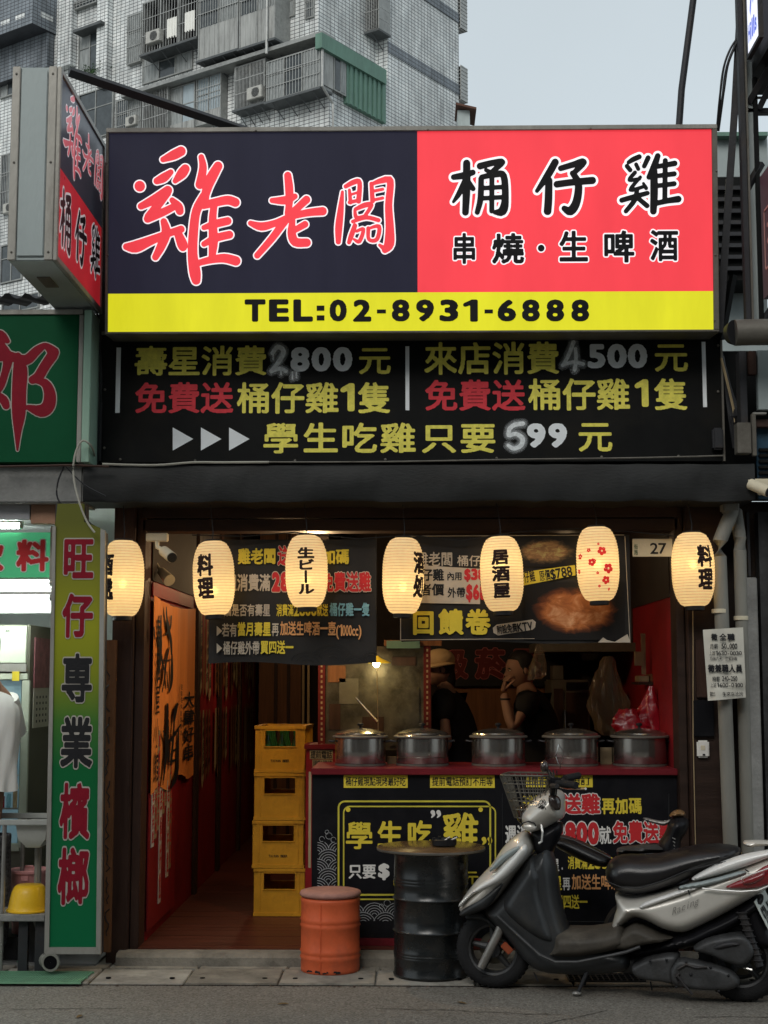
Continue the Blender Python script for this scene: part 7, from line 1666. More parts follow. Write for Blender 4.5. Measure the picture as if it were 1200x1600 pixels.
MB().tube([P(1140, 522, -0.52), P(1149, 520, -0.55)], [0.055, 0.0715], 16).build('beam_end', 'steel_dark', fr2, smooth=True)
gb(1184, 547, 1290, 640, -0.30, 0.05, 'sheet_grey', 'pale_panel'); gb(1170, 548, 1182, 585, -0.32, 0.05, 'wood_dark', 'small_box'); gb(1157, 548, 1168, 700, -0.3, 0.1, 'steel_dark', 'post')
gb(1175, 646, 1182, 712, -0.33, 0.03, 'alu_dark', 'bracket'); gb(1176, 644, 1198, 647.5, -0.33, 0.03, 'alu', 'bracket'); gb(1178, 655, 1290, 667, -0.28, 0.05, 'wood_dark', 'rail'); mk('blue_steel', (0.02, 0.06, 0.10), 0.5, dirt=0.4)
gb(1183, 668, 1290, 780, -0.22, 0.03, 'blue_steel', 'blue_panel'); gb(1152, 660, 1174, 708, -0.36, 0.08, 'alu_dark', 'junction_box')
gb(1130, 548, 1300, 780, 0.02, 0.1, 'panel_black', 'back_sheet')
for k in range(8): gb(1186, 700 + k * 9, 1290, 705 + k * 9, -0.24, 0.02, 'panel_black', 'louvre')
# lit box sign, left face
Xh = P(1168, 45, -0.62).x; yh0 = PXp(1185, 25, Xh).y; yh1 = -0.62
hs = thing('lit_box_sign', 'small lit white box sign with a red and blue mark at the top right corner', 'sign', (Xh, (yh0 + yh1) / 2, PXp(1168, 87, Xh).z))
zh0, zh1 = PXp(1169, 86, Xh).z, PXp(1169, -70, Xh).z
mk('white_lit', (0.8, 0.8, 0.85), 0.4, emit=(0.72, 0.74, 0.86), es=1.0, bump=0)
mk('blue_lit', (0.05, 0.08, 0.4), 0.4, emit=(0.05, 0.09, 0.42), es=1, bump=0); mk('magenta_lit', (0.5, 0.1, 0.3), 0.4, emit=(0.45, 0.09, 0.30), es=1, bump=0)
MB().box(Xh, Xh + 0.019, yh0, yh1, zh0, zh1).build('face', 'white_lit', hs); MB().box(Xh - 0.004, Xh + 0.02, yh1 + 0.001, yh1 + 0.02, zh0, zh1).build('frame_bar', 'steel_dark', hs); MB().box(Xh - 0.004, Xh + 0.02, yh0 - 0.02, yh0 - 0.001, zh0, zh1).build('frame_bar', 'steel_dark', hs); MB().box(Xh - 0.004, Xh + 0.02, yh0 - 0.02, yh1 + 0.02, zh0 - 0.02, zh0 - 0.001).build('frame_bar', 'steel_dark', hs)
FH = (Vector((Xh, 0, 0)), Vector((0, -1, 0)), Vector((0, 0, 1)), Vector((-1, 0, 0)))
row('Hills', (-yh1 + 0.03, -yh0 - 0.03, zh0 + 0.05, zh0 + 0.16), FH, 'blue_lit', hs, off=0.03, N=40, lift=0.004)
w_ = (yh1 - yh0)
def hp(pts, m): MB().add([Vector((Xh - 0.004, yh1 - w_ * a, zh0 + b)) for a, b in pts], [tuple(range(len(pts)))]).build('mark', m, hs, weld=False)
hp([(0.25, 0.30), (0.42, 0.62), (0.42, 0.40)], 'magenta_lit'); hp([(0.55, 0.30), (0.75, 0.62), (0.75, 0.30), (0.6, 0.22)], 'blue_lit'); hp([(0.3, 0.22), (0.5, 0.36), (0.5, 0.28), (0.36, 0.18)], 'blue_lit')
# pinkish dark sign panel at the edge
Xp = P(1190, 370, -0.58).x; yp1 = -0.58; yp0 = -1.25
zq0, zq1 = PXp(1191, 470, Xp).z, PXp(1191, 272, Xp).z
mk('mauve', (0.115, 0.075, 0.095), 0.35, var=0.15, bump=0.02); mk('mauve_line', (0.50, 0.28, 0.26), 0.5)
mp_ = thing('mauve_sign', 'dark mauve sign panel with a rounded pink outline at the right edge', 'sign', (Xp, -0.9, zq0))
MB().box(Xp, Xp + 0.05, yp0, yp1, zq0, zq1).build('panel', 'mauve', mp_)
for a, b, c, d in ((yp0 + .1, yp1 - .08, zq0 + .14, zq0 + .152), (yp0 + .1, yp1 - .08, zq1 - .22, zq1 - .208), (yp1 - .08, yp1 - .068, zq0 + .15, zq1 - .22)): MB().box(Xp - 0.003, Xp - 0.001, a, b, c, d).build('outline_print', 'mauve_line', mp_)
row('茶', (-yp1 + 0.12, -yp1 + 0.4, zq1 - 0.5, zq1 - 0.28), (Vector((Xp, 0, 0)), Vector((0, -1, 0)), Vector((0, 0, 1)), Vector((-1, 0, 0))), 'mauve_line', mp_, off=0.03, lift=0.003)
# struts and cables against the sky
tag(MB().tube([P(1091, -60, -0.15), P(1065, 140, -0.15), P(1058, 240, -0.15)], 0.020, 10).build('stay_pole', 'steel_dark', smooth=True), 'thin dark stay pole rising from the light box into the sky', 'pole')
tag(MB().tube([P(1160, -40, -0.5), P(1148, 170, -0.42), P(1124, 520, -0.30)], 0.028, 4).build('steel_strut', 'steel_dark'), 'wide dark steel strut leaning beside the right end of the light box', 'strut')
tag(MB().tube([P(1136, 280, -0.25), P(1124, 500, -0.22)], 0.008, 6).build('thin_rod', 'cable_pale'), 'thin pale rod beside the wide steel strut', 'rod')
tag(MB().tube([P(1146, 430, -0.2), P(1127, 530, -0.18)], 0.022, 4).build('steel_strut', 'panel_black'), 'short dark strut below the wide leaning strut', 'strut')
for k, (dx, r) in enumerate(((0, 0.007), (5, 0.009))):
    tag(MB().tube(smooth_pts([P(1156 + dx * .3, 55, -0.5), P(1142 + dx, 75, -0.5), P(1131 + dx, 105, -0.5), P(1125 + dx * .9, 150, -0.48), P(1120 + dx * .4, 205, -0.4)]), r, 6).build('cable', 'cable', smooth=True), ('thin black cable arching from the gantry down to the light box, the outer one', 'thicker black cable arching from the gantry down to the light box, the inner one')[k], 'cable')
random.seed(9)
cb = MB()
for k in range(9):
    x = 1131 + k * 2.4; cb.tube(smooth_pts([P(1126 + k * 1.3, 545 + k * 6, -0.10), P(x + 2, 600 + k * 5, -0.13), P(x + 8, 650, -0.15 - k * 0.01), P(1146 + k, 700, -0.16)]), 0.0065 + 0.002 * (k % 3), 6)
tag(cb.build('cable_bundle', 'cable', smooth=True), 'bundle of black cables hanging at the right end of the offer board', 'cables')
tag(MB().tube(smooth_pts([P(1127, 560, -0.16), P(1137, 600, -0.17), P(1148, 650, -0.18), P(1150, 690, -0.18)]), 0.008, 6).build('cable', 'board_tan', smooth=True), 'brown cable lying over the black cable bundle', 'cable')
tag(PB(1114, 668, 1131, 702, -0.2, 0.05).build('floodlight', 'steel_dark', bevel=0.01), 'small dark floodlight at the lower right corner of the offer board', 'lamp')
# houses behind at the right
hb = thing('rear_house', 'pale rear wall and dark louvres glimpsed right of the light box', 'building', P(1145, 520, 3))
PB(1118, 212, 1200, 276, 4.0, 0.3).build('upper_wall', 'sheet_grey', hb); PB(1119, 277, 1200, 438, 3.2, 0.4).build('louvre_wall', 'panel_black', hb); PB(1119, 439, 1200, 560, 3.6, 0.3).build('lower_wall', 'sheet_grey', hb)
for k in range(8): PB(1119, 290 + k * 18, 1200, 296 + k * 18, 3.15, 0.04).build('louvre', 'steel_dark', hb)
PB(1118, 206, 1200, 212, 3.9, 0.5).build('mossy_coping', 'apt_green', hb)
# ================================================================== stool and drum table
def zat0(px, py, z=0.0): return PZ(px, py, z)
# orange drum stool
r_ = 45.5; Yst = PZ(516, 1525, 0.011).y
rs = r_ / FPX * (Yst + 0.15 - CL.y); Yc = Yst + rs; c = P(516, 1500, Yc); c.z = 0.011; Hs = P(516, 1400, Yc).z - c.z - 0.0
st = thing('drum_stool', 'orange metal drum stool with a worn pinkish round cushion', 'stool', c)
pr = [(rs * 0.95, 0), (rs * 0.985, 0.004), (rs * 0.985, 0.02)]
def ringz(z, a): return [(rs * 0.985, z - 0.010), (rs * (0.985 + a), z), (rs * 0.985, z + 0.010)]
for t_ in (0.20, 0.28, 0.62, 0.70): pr += ringz(Hs * t_, 0.035)
pr += [(rs * 0.985, Hs - 0.03), (rs * 1.01, Hs - 0.015), (rs * 0.98, Hs - 0.004), (rs * 0.9, Hs)]
MB().lathe(pr, c, 56).build('drum_body', 'stool_orange', st, smooth=True, ang=60)
MB().box(c.x - rs * 0.28, c.x - rs * 0.265, c.y - rs * 0.975, c.y - rs * 0.94, c.z + 0.01, c.z + Hs - 0.02).build('seam', 'stool_orange', st)
hc = P(516, 1386, Yc).z - c.z - Hs
MB().lathe([(rs * 0.96, Hs + 0.001), (rs * 1.02, Hs + 0.008), (rs * 1.04, Hs + hc * 0.35), (rs * 1.0, Hs + hc * 0.62), (rs * 0.85, Hs + hc * 0.75), (rs * 0.4, Hs + hc * 0.82), (0.01, Hs + hc * 0.83)], c, 56).build('cushion', 'cushion', st, smooth=True, ang=80)
mb = MB(); random.seed(2)
for k in range(16):
    a = R(-100 + random.uniform(-38, 30)); rr = rs * 0.988; w_ = random.uniform(0.004, 0.012)
    p = Vector((c.x + rr * math.cos(a), c.y + rr * math.sin(a), c.z + random.uniform(0.006, 0.016))); tdir = Vector((-math.sin(a), math.cos(a), 0))
    mb.add([p - tdir * w_ + Vector((0, -0.001, 0)), p + tdir * w_ + Vector((0, -0.001, 0)), p + tdir * w_ * 0.7 + Vector((0, -0.001, 0.007)), p - tdir * w_ * 0.6 + Vector((0, -0.001, 0.009))], [(0, 1, 2, 3)])
mb.build('chipped_paint', 'print_black', st, weld=False)
# black drum table
Yd0 = PZ(672, 1537, 0.0).y; rd = 58 / FPX * (Yd0 + 0.2 - CL.y); Yd = Yd0 + rd; c = P(674, 1500, Yd); c.z = 0.010; Hd = P(674, 1330, Yd).z - c.z
dt = thing('drum_table', 'black steel oil drum used as a table with a round wooden top', 'table', c)
pr = [(rd * 0.96, 0), (rd * 1.0, 0.006), (rd * 1.0, 0.012), (rd * 0.975, 0.02)]
def rg(z, a=0.03, w=0.010): return [(rd * 0.975, z - w), (rd * (0.975 + a), z), (rd * 0.975, z + w)]
for z, a, w in ((0.155, .015, .008), (0.175, .02, .008), (0.195, .015, .008), (0.365, .045, .008), (0.48, .0, .01), (0.625, .045, .008), (0.745, .015, .008), (0.77, .02, .008), (0.795, .015, .008)): pr += rg(Hd * z, a, w)
pr += [(rd * 0.975, Hd - 0.02), (rd * 1.0, Hd - 0.012), (rd * 1.0, Hd - 0.004), (rd * 0.96, Hd)]
MB().lathe(pr, c, 64).build('drum_body', 'drum_black', dt, smooth=True, ang=60)
for s in (0.35,): MB().lathe([(0.02, -0.004), (0.022, 0.0), (0.018, 0.0)], (c.x + rd * 0.75, c.y - rd * 0.62, c.z + Hd * 0.90), 16, axis='Y').build('bung', 'drum_black', dt)
rt = 83 / FPX * (Yd - CL.y); zt = P(674, 1322, Yd).z
MB().lathe([(rt * 0.98, zt - c.z - 0.020), (rt, zt - c.z - 0.016), (rt, zt - c.z - 0.004), (rt * 0.985, zt - c.z)], c, 64).build('table_top', 'table_wood', dt, smooth=True, ang=50)
MB().lathe([(rt * 1.0, zt - c.z - 0.017), (rt * 1.004, zt - c.z - 0.015), (rt * 1.004, zt - c.z - 0.006), (rt, zt - c.z - 0.005)], c, 64, cap=False).build('metal_edge', 'alu_dark', dt, smooth=True)
MB().lathe([(rd * 0.95, Hd + 0.0005), (rd * 0.95, zt - c.z - 0.0205)], c, 48).build('spacer', 'print_black', dt)
pa = Vector((P(694, 1312, Yd).x, Yd, zt + 0.001))
ash = thing('ashtray', 'small black ashtray on the wooden drum table', 'ashtray', pa)
MB().lathe([(0.058, 0), (0.066, 0.006), (0.068, 0.034), (0.060, 0.038), (0.056, 0.034), (0.050, 0.01), (0.01, 0.008)], pa, 28).build('bowl', 'print_black', ash, smooth=True)
for k in range(4): a = k * 1.57 + .4; MB().box(pa.x + 0.06 * math.cos(a) - 0.008, pa.x + 0.06 * math.cos(a) + 0.008, pa.y + 0.06 * math.sin(a) - 0.008, pa.y + 0.06 * math.sin(a) + 0.008, pa.z + 0.036, pa.z + 0.046).build('rest', 'print_black', ash)
for k, (dx, ln) in enumerate(((0.02, .05), (-.01, .04))): MB().cyl(pa + Vector((dx, 0, 0.02)), pa + Vector((dx + ln, 0.02, 0.045)), 0.004, n=8).build('cigarette_end', 'print_white', ash)
# ================================================================== scooter, panel by panel
A0 = PZ(776, 1543, 0.0); B0 = PZ(1160, 1564, 0.0); A0.z = B0.z = 0
ex = (B0 - A0).normalized(); ey = Vector((-ex.y, ex.x, 0)); O0 = (A0 + B0) / 2
if ey.y < 0: ey = -ey
def SL(px, py, off=0.0):    # pixel -> (s,z) on the scooter's own vertical plane
    d = ray(px, py); n = ey; o = O0 + ey * off; t = (o - CL).dot(n) / d.dot(n); p = CL + d * t; return ((p - O0).dot(ex), p.z)
def SW(s, w, z, o=None): return (o or O0) + ex * s + ey * w + Vector((0, 0, z))
def c4(x, y): return (700 + x / 4.104, 1180 + y / 4.104)
def c5(x, y): return (900 + x / 4, 1180 + y / 4)
def chaikin(p, n=2):
    for _ in range(n):
        q = []
        for i in range(len(p)):
            a, b = np.array(p[i]), np.array(p[(i + 1) % len(p)]); q += [tuple(a * .78 + b * .22), tuple(a * .22 + b * .78)]
        p = q
    return p
def puff(poly, w0, T, Rr, name, m, par, h=0.010, ch=2, off=0.0, flat=0.0, org=None, lean=0.0):
    """solid panel with the given outline, bulging to half-thickness T over distance Rr from its edge"""
    pl = chaikin([SL(a, b, off) for a, b in poly], ch) if ch else [SL(a, b, off) for a, b in poly]
    A = np.array(pl); B = np.roll(A, -1, 0); x0, z0 = A.min(0) - 2 * h; x1, z1 = A.max(0) + 2 * h
    X, Z = np.meshgrid(np.arange(x0, x1, h), np.arange(z0, z1, h)); D = np.full(X.shape, 9.0); ins = np.zeros(X.shape, bool)
    for a, b in zip(A, B):
        d = b - a; L2 = d @ d + 1e-12; t = np.clip(((X - a[0]) * d[0] + (Z - a[1]) * d[1]) / L2, 0, 1)
        D = np.minimum(D, np.hypot(X - a[0] - t * d[0], Z - a[1] - t * d[1]))
        cnd = ((a[1] > Z) != (b[1] > Z)); xx = (b[0] - a[0]) * (Z - a[1]) / (b[1] - a[1] + 1e-12) + a[0]; ins ^= cnd & (X < xx)
    F = np.where(ins, -D, D)
    v, f = contour_mesh(F, 0.0, maxrun=1)
    vv = []; 
    Dn = -F
    for sg in (-1, 1):
        for (i, j) in v:
            i0, j0 = int(min(i, X.shape[1] - 2)), int(min(j, X.shape[0] - 2)); fi, fj = i - i0, j - j0
            d = (Dn[j0, i0] * (1 - fi) + Dn[j0, i0 + 1] * fi) * (1 - fj) + (Dn[j0 + 1, i0] * (1 - fi) + Dn[j0 + 1, i0 + 1] * fi) * fj
            d = max(0.0, d); q = min(1.0, d / Rr); w = T * (flat + (1 - flat) * math.sqrt(max(0, 1 - (1 - q) ** 2))) if d > 1e-5 else (T * flat)
            vv.append(SW(x0 + i * h, w0 + sg * w + lean * (x0 + i * h), z0 + j * h, org))
    n = len(v); mb = MB(); mb.add(vv, f + [tuple(n + k for k in q[::-1]) for q in f])
    if flat > 0:   # close the rim
        key = lambda k: (round(v[k][0], 4), round(v[k][1], 4)); cnt = {}
        for q in f:
            for a_, b_ in zip(q, q[1:] + q[:1]): e_ = tuple(sorted((key(a_), key(b_)))); cnt.setdefault(e_, []).append((a_, b_))
        o_ = len(mb.v)
        mb.f += [(l[0][0], l[0][1], n + l[0][1], n + l[0][0]) for l in cnt.values() if len(l) == 1]
    return mb.build(name, m, par, smooth=True, ang=60 if flat == 0 else 50)
sct = thing('scooter', 'silver motor scooter with black seat parked sideways in front of the counter', 'scooter', O0)
# wheels
def wheel(px, py, r, par, name='wheel'):
    s, z = SL(px, py); z = r; W = 0.045
    def ring(prof, nm, m, p, n=48):
        mb = MB(); v = []; k_ = len(prof)
        for (rr, w) in prof:
            for q in range(n): a = 2 * math.pi * q / n; v.append(SW(s + rr * math.cos(a), w, z + rr * math.sin(a)))
        f = [(i * n + q, i * n + (q + 1) % n, ((i + 1) % k_) * n + (q + 1) % n, ((i + 1) % k_) * n + q) for i in range(k_) for q in range(n)]
        return mb.add(v, f).build(nm, m, p, smooth=True)
    t = ring([(r * 0.66, -W), (r * 0.80, -W * 1.15), (r * 0.93, -W * 0.95), (r * 0.985, -W * 0.55), (r, 0), (r * 0.985, W * 0.55), (r * 0.93, W * 0.95), (r * 0.80, W * 1.15), (r * 0.66, W)], 'tyre', 'rubber', par)
    ring([(r * 0.655, -W * 0.9), (r * 0.655, W * 0.9), (r * 0.60, W * 0.8), (r * 0.57, 0), (r * 0.60, -W * 0.8)], 'rim', 'engine_grey', par)
    ring([(r * 0.20, -W * 0.9), (r * 0.20, W * 0.9), (0.01, W * 0.8), (0.01, -W * 0.8)], 'hub', 'engine_grey', par)
    ring([(r * 0.42, 0.03), (r * 0.42, 0.035), (r * 0.25, 0.035), (r * 0.25, 0.03)], 'brake_disc', 'stainless_dull', par)
    for k in range(5):
        a = 2 * math.pi * k / 5 + 0.3
        MB().tube([SW(s + r * 0.17 * math.cos(a), 0, z + r * 0.17 * math.sin(a)), SW(s + r * 0.6 * math.cos(a + .12), 0, z + r * 0.6 * math.sin(a + .12))], [0.020, 0.013], 8).build('spoke', 'engine_grey', par, smooth=True)
    mb = MB()
    for k in range(44):   # tread grooves stand as dark lugs
        a = 2 * math.pi * k / 44
        for sg in (-1, 1):
            p0 = SW(s + r * 0.955 * math.cos(a), sg * W * 0.80, z + r * 0.955 * math.sin(a)); p1 = SW(s + r * 1.0 * math.cos(a + 0.07), sg * W * 0.25, z + r * 1.0 * math.sin(a + 0.07)); mb.tube([p0, p1], 0.005, 4)
    mb.build('tread', 'rubber', t); return s, z
rF = SL(772, 1487)[1]; 
sF, zF_ = wheel(772, 1487, 0.195, sct); sR_, zR_ = wheel(1158, 1500, 0.205, sct)
Pf = lambda *a: puff(*a)
# front mudguard, fork
puff([c4(*q) for q in ((110, 1010), (230, 985), (300, 1040), (370, 1140), (440, 1240), (400, 1250), (330, 1140), (240, 1060), (150, 1060), (110, 1040))], 0, 0.075, 0.04, 'front_mudguard', 'grey_plastic', sct)
for w in (-0.085, 0.085):
    a = SL(*c4(342, 1125)); b = SL(*c4(232, 1340)); MB().tube([SW(a[0] + .03, w, a[1] + .08), SW(a[0], w, a[1]), SW(b[0], w, b[1])], [0.018, 0.023, 0.021], 14).build('fork_leg', 'fork_grey', sct, smooth=True)
a = SL(*c4(400, 1215)); MB().box(-0.03, 0.03, -0.01, 0.01, -0.018, 0.018).xf(Matrix.Translation(SW(a[0], -0.10, a[1])) @ Matrix.Rotation(0.8, 4, 'Y')).build('side_reflector', 'lens_amber', sct, bevel=0.004)
# dark under-body
puff([c4(*q) for q in ((225, 1000), (300, 940), (420, 800), (560, 640), (650, 560), (700, 700), (720, 900), (760, 1060), (800, 1150), (1060, 1200), (1180, 1260), (1180, 1380), (900, 1410), (600, 1390), (500, 1320), (430, 1230), (330, 1110))], 0, 0.13, 0.07, 'under_body', 'grey_plastic', sct)
puff([c4(*q) for q in ((430, 780), (555, 600), (650, 740), (640, 850), (690, 1010), (740, 1180), (700, 1215), (600, 1190), (480, 1110), (360, 1000), (345, 920))], 0, 0.165, 0.08, 'leg_shield_inner', 'grey_plastic', sct)
# silver front apron, its highlight painted as a brighter piece, and grey lower cowl
puff([c4(*q) for q in ((95, 1005), (75, 970), (110, 890), (200, 780), (290, 690), (350, 590), (430, 510), (505, 470), (550, 545), (560, 610), (510, 690), (420, 800), (350, 900), (290, 965), (210, 1000), (140, 1015))], 0, 0.185, 0.10, 'front_apron', 'silver_paint', sct)
puff([c4(*q) for q in ((150, 880), (250, 790), (330, 745), (420, 650), (500, 560), (540, 545), (545, 600), (480, 690), (390, 780), (290, 830), (190, 870), (110, 960), (105, 930))], -0.158, 0.045, 0.03, 'apron_highlight', 'silver_bright', sct, 0.008)
puff([c4(*q) for q in ((310, 700), (370, 620), (450, 570), (500, 555), (490, 590), (420, 640), (350, 700), (300, 730))], -0.172, 0.022, 0.02, 'indicator_lens', 'sheet_grey', sct, 0.007)
puff([c4(*q) for q in ((100, 1000), (150, 935), (260, 870), (370, 800), (390, 800), (330, 900), (280, 960), (200, 990), (130, 1010))], -0.135, 0.045, 0.04, 'lower_cowl', 'grey_plastic', sct, 0.008)
# steering neck, headlamp cowl
puff([c4(*q) for q in ((520, 480), (640, 440), (730, 420), (740, 480), (700, 560), (650, 680), (560, 640), (540, 540))], 0.02, 0.10, 0.06, 'steering_cover', 'counter_black', sct)
puff([c4(*q) for q in ((478, 430), (470, 380), (500, 330), (560, 265), (640, 220), (710, 215), (750, 245), (755, 330), (748, 400), (690, 430), (640, 465), (570, 495), (510, 480))], 0, 0.15, 0.10, 'headlamp_cowl', 'silver_paint', sct)
puff([c4(*q) for q in ((665, 245), (700, 235), (745, 260), (748, 340), (700, 345), (665, 300))], -0.125, 0.035, 0.03, 'cockpit_panel', 'smoked', sct, 0.007)
puff([c4(*q) for q in ((495, 440), (520, 415), (570, 415), (600, 450), (570, 480), (520, 470))], -0.115, 0.03, 0.03, 'cowl_trim', 'silver_paint', sct, 0.007)
mb = MB(); pts = [SL(*c4(*q)) for q in ((490, 445), (510, 418), (545, 408), (580, 418), (592, 438))]; MB().tube([SW(a, -0.142, b) for a, b in pts], 0.004, 6).build('cowl_seam', 'print_black', sct)
a = SL(*c4(628, 500)); MB().tube([SW(a[0] - .01, -0.10, a[1] + .06), SW(a[0], -0.115, a[1] + .02), SW(a[0] - .004, -0.115, a[1] - .03), SW(a[0] - .02, -0.11, a[1] - .04)], 0.006, 8).build('bag_hook', 'silver_bright', sct, smooth=True)
a = SL(*c4(520, 400)); MB().ell(SW(SL(*c4(505, 380))[0] - 0.01, 0, SL(*c4(505, 380))[1]), (0.045, 0.08, 0.055), 24, 16).build('headlamp', 'smoked', sct, smooth=True)
mb = MB(); random.seed(6)
for k in range(10):
    a = SL(*c4(610 + random.uniform(-18, 30), 300 + random.uniform(-35, 40))); mb.tube([SW(a[0], -0.147, a[1]), SW(a[0] + .012, -0.147, a[1] + .012), SW(a[0] + .02, -0.147, a[1] - .004)], 0.0022, 4)
mb.build('sticker_marks', 'print_black', sct)
# handlebar, grips, levers, mirror (folded)
hb0 = SL(*c4(690, 190)); hz = hb0[1]
MB().tube([SW(hb0[0], -0.14, hz - 0.03), SW(hb0[0] + .01, -0.20, hz + 0.01), SW(hb0[0] + .05, -0.29, hz + 0.015)], 0.012, 10).build('handlebar', 'steel_dark', sct, smooth=True)
MB().tube([SW(hb0[0], 0.12, hz - 0.02), SW(hb0[0] + .01, 0.20, hz + 0.01), SW(hb0[0] + .05, 0.30, hz + 0.02)], 0.012, 10).build('handlebar', 'steel_dark', sct, smooth=True)
g0 = SL(*c4(760, 165)); g1 = SL(*c4(935, 170))
MB().tube([SW(g0[0] - .02, -0.19, g0[1]), SW(g0[0] + .03, -0.26, g0[1] + .004), SW(g1[0] - .05, -0.30, g1[1] + .0)], [0.017, 0.019, 0.018], 12).build('grip', 'rubber', sct, smooth=True)
MB().tube([SW(g0[0] - .03, -0.18, g0[1] - .012), SW(g0[0] + .04, -0.25, g0[1] - .02), SW(g1[0], -0.33, g1[1] - .012)], [0.007, 0.006, 0.007], 8).build('brake_lever', 'chrome', sct, smooth=True)
MB().tube([SW(hb0[0] + .02, 0.20, hz + .02), SW(hb0[0] + .08, 0.30, hz + .03)], 0.019, 12).build('grip', 'rubber', sct, smooth=True)
sw0 = SL(*c4(720, 170)); MB().box(-0.035, 0.035, -0.03, 0.03, -0.025, 0.03).xf(Matrix.Translation(SW(sw0[0], -0.17, sw0[1]))).build('switch_box', 'counter_black', sct, bevel=0.008)
m0 = SL(*c4(650, 60)); MB().tube([SW(sw0[0], -0.17, sw0[1] + .02), SW(m0[0] + .03, -0.17, m0[1] - .05), SW(m0[0] + .01, -0.17, m0[1])], 0.006, 8).build('mirror_stem', 'steel_dark', sct, smooth=True)
MB().ell(SW(m0[0], -0.17, m0[1] + .0), (0.022, 0.035, 0.032), 20, 12).build('mirror', 'smoked', sct, smooth=True)
m1 = SL(*c4(735, 40)); MB().tube([SW(m1[0] - .005, -0.10, m1[1] + .09), SW(m1[0] + .02, -0.10, m1[1] + .05), SW(m1[0] - .0, -0.10, m1[1] - .03), SW(m1[0] - .02, -0.10, m1[1] + .03), SW(m1[0] - .005, -0.10, m1[1] + .09)], 0.003, 6).build('cable_loop', 'chrome', sct, smooth=True)
for k in range(4):
    q = SL(*c4(700 + k * 9, 130 + k * 14)); MB().tube([SW(m0[0] + .02 * k, -0.12 - .01 * k, m0[1] - .02), SW(q[0], -0.18 + .01 * k, q[1]), SW(q[0] - .02, -0.12, q[1] - .12)], 0.0045, 6).build('control_cable', 'cable', sct, smooth=True)
# wire basket ahead of the bars
mb = MB(); rim = [SL(*c4(*q)) for q in ((380, 150), (455, 238))]; bt = SL(*c4(440, 420)); s0, z0 = rim[0]; s0 -= 0.02; z1 = SL(*c4(560, 150))[1] + 0.02; sE = SL(*c4(655, 200))[0] + 0.0
bw = 0.13
top = [(s0, -0.02), (s0 + .02, 0.30), (sE - .02, 0.30), (sE, -0.02)]; off_w = 0.02
def bp(s, w, z): return SW(s, w, z)
zt_b, zb_b = z1, bt[1] + 0.02; sb0, sb1 = s0 + 0.07, sE - 0.03
for lv in range(6):
    u = lv / 5; z = zt_b * (1 - u) + zb_b * u; a0 = s0 + (sb0 - s0) * u; a1 = sE + (sb1 - sE) * u; w0, w1 = -0.10 + 0.03 * u, 0.16 - 0.03 * u
    loop = [bp(a0 + .02, w0, z), bp(a0, w0 + .03, z), bp(a0, w1 - .03, z), bp(a0 + .02, w1, z), bp(a1 - .02, w1, z), bp(a1, w1 - .03, z), bp(a1, w0 + .03, z), bp(a1 - .02, w0, z), bp(a0 + .02, w0, z)]
    mb.tube(loop, 0.0052 if lv == 0 else 0.0032, 5)
for k in range(9):
    for (wa, wb) in ((-0.10, -0.07), (0.16, 0.13)): t_ = k / 8; mb.tube([bp(s0 + (sE - s0) * t_, wa, zt_b), bp(sb0 + (sb1 - sb0) * t_, wb, zb_b)], 0.003, 4)
for k in range(1, 7):
    for (sa, sb) in ((s0, sb0), (sE, sb1)): t_ = k / 7; mb.tube([bp(sa, -0.10 + .26 * t_, zt_b), bp(sb, -0.07 + .20 * t_, zb_b)], 0.003, 4)
    mb.tube([bp(sb0, -0.07 + .20 * k / 7, zb_b), bp(sb1, -0.07 + .20 * k / 7, zb_b)], 0.003, 4)
mb.build('wire_basket', 'wire_black', sct, smooth=True)
MB().tube([bp(sb1, 0.03, zb_b + .02), bp(hb0[0] - .03, 0.03, hz - .16)], 0.012, 8).build('basket_bracket', 'steel_dark', sct)
# floor board
puff([c4(*q) for q in ((690, 1215), (700, 1120), (760, 1100), (900, 1105), (1060, 1080), (1110, 1050), (1150, 1090), (1180, 1200), (1060, 1245), (850, 1280), (700, 1275), (640, 1250))], 0, 0.20, 0.05, 'floor_board', 'floor_plastic', sct)
pts = [SL(*q) for q in (c4(350, 1000), c4(480, 1120), c4(620, 1240), c4(720, 1285), c4(860, 1285), c4(1060, 1245), c5(250, 1210), c5(340, 1190), c5(420, 1160))]
MB().tube([SW(a, -0.175 + (0.02 if i < 2 else 0), b) for i, (a, b) in enumerate(pts)], 0.008, 8).build('floor_edge_trim', 'engine_grey', sct, smooth=True)
for k in range(6): a = SL(*c4(760 + k * 60, 1175 + 6 * (k % 2))); MB().ell(SW(a[0], -0.19, a[1]), (0.006, 0.004, 0.006), 8, 6).build('screw', 'print_black', sct)
# rear body, lower dark trim, seat
puff([c5(*q) for q in ((235, 840), (330, 880), (420, 868), (640, 808), (760, 760), (900, 700), (1060, 640), (1195, 590), (1300, 560), (1330, 620), (1300, 720), (1240, 800), (1100, 890), (1000, 950), (850, 1030), (690, 1105), (620, 1100), (540, 1080), (450, 1030), (375, 1002), (320, 1040), (240, 1115), (218, 1090), (240, 1000), (262, 940))], 0, 0.165, 0.075, 'rear_body', 'silver_paint', sct)
puff([c5(*q) for q in ((240, 1125), (330, 1050), (380, 1030), (440, 1050), (540, 1100), (640, 1120), (560, 1150), (420, 1170), (330, 1200), (250, 1190))], -0.03, 0.15, 0.03, 'side_skirt', 'floor_plastic', sct)
puff([c5(*q) for q in ((320, 1190), (430, 1160), (560, 1120), (700, 1090), (800, 1030), (900, 990), (1000, 940), (1100, 880), (1180, 860), (1160, 960), (1000, 1080), (760, 1190), (560, 1230), (380, 1260))], 0.0, 0.12, 0.06, 'frame_cover', 'counter_black', sct)
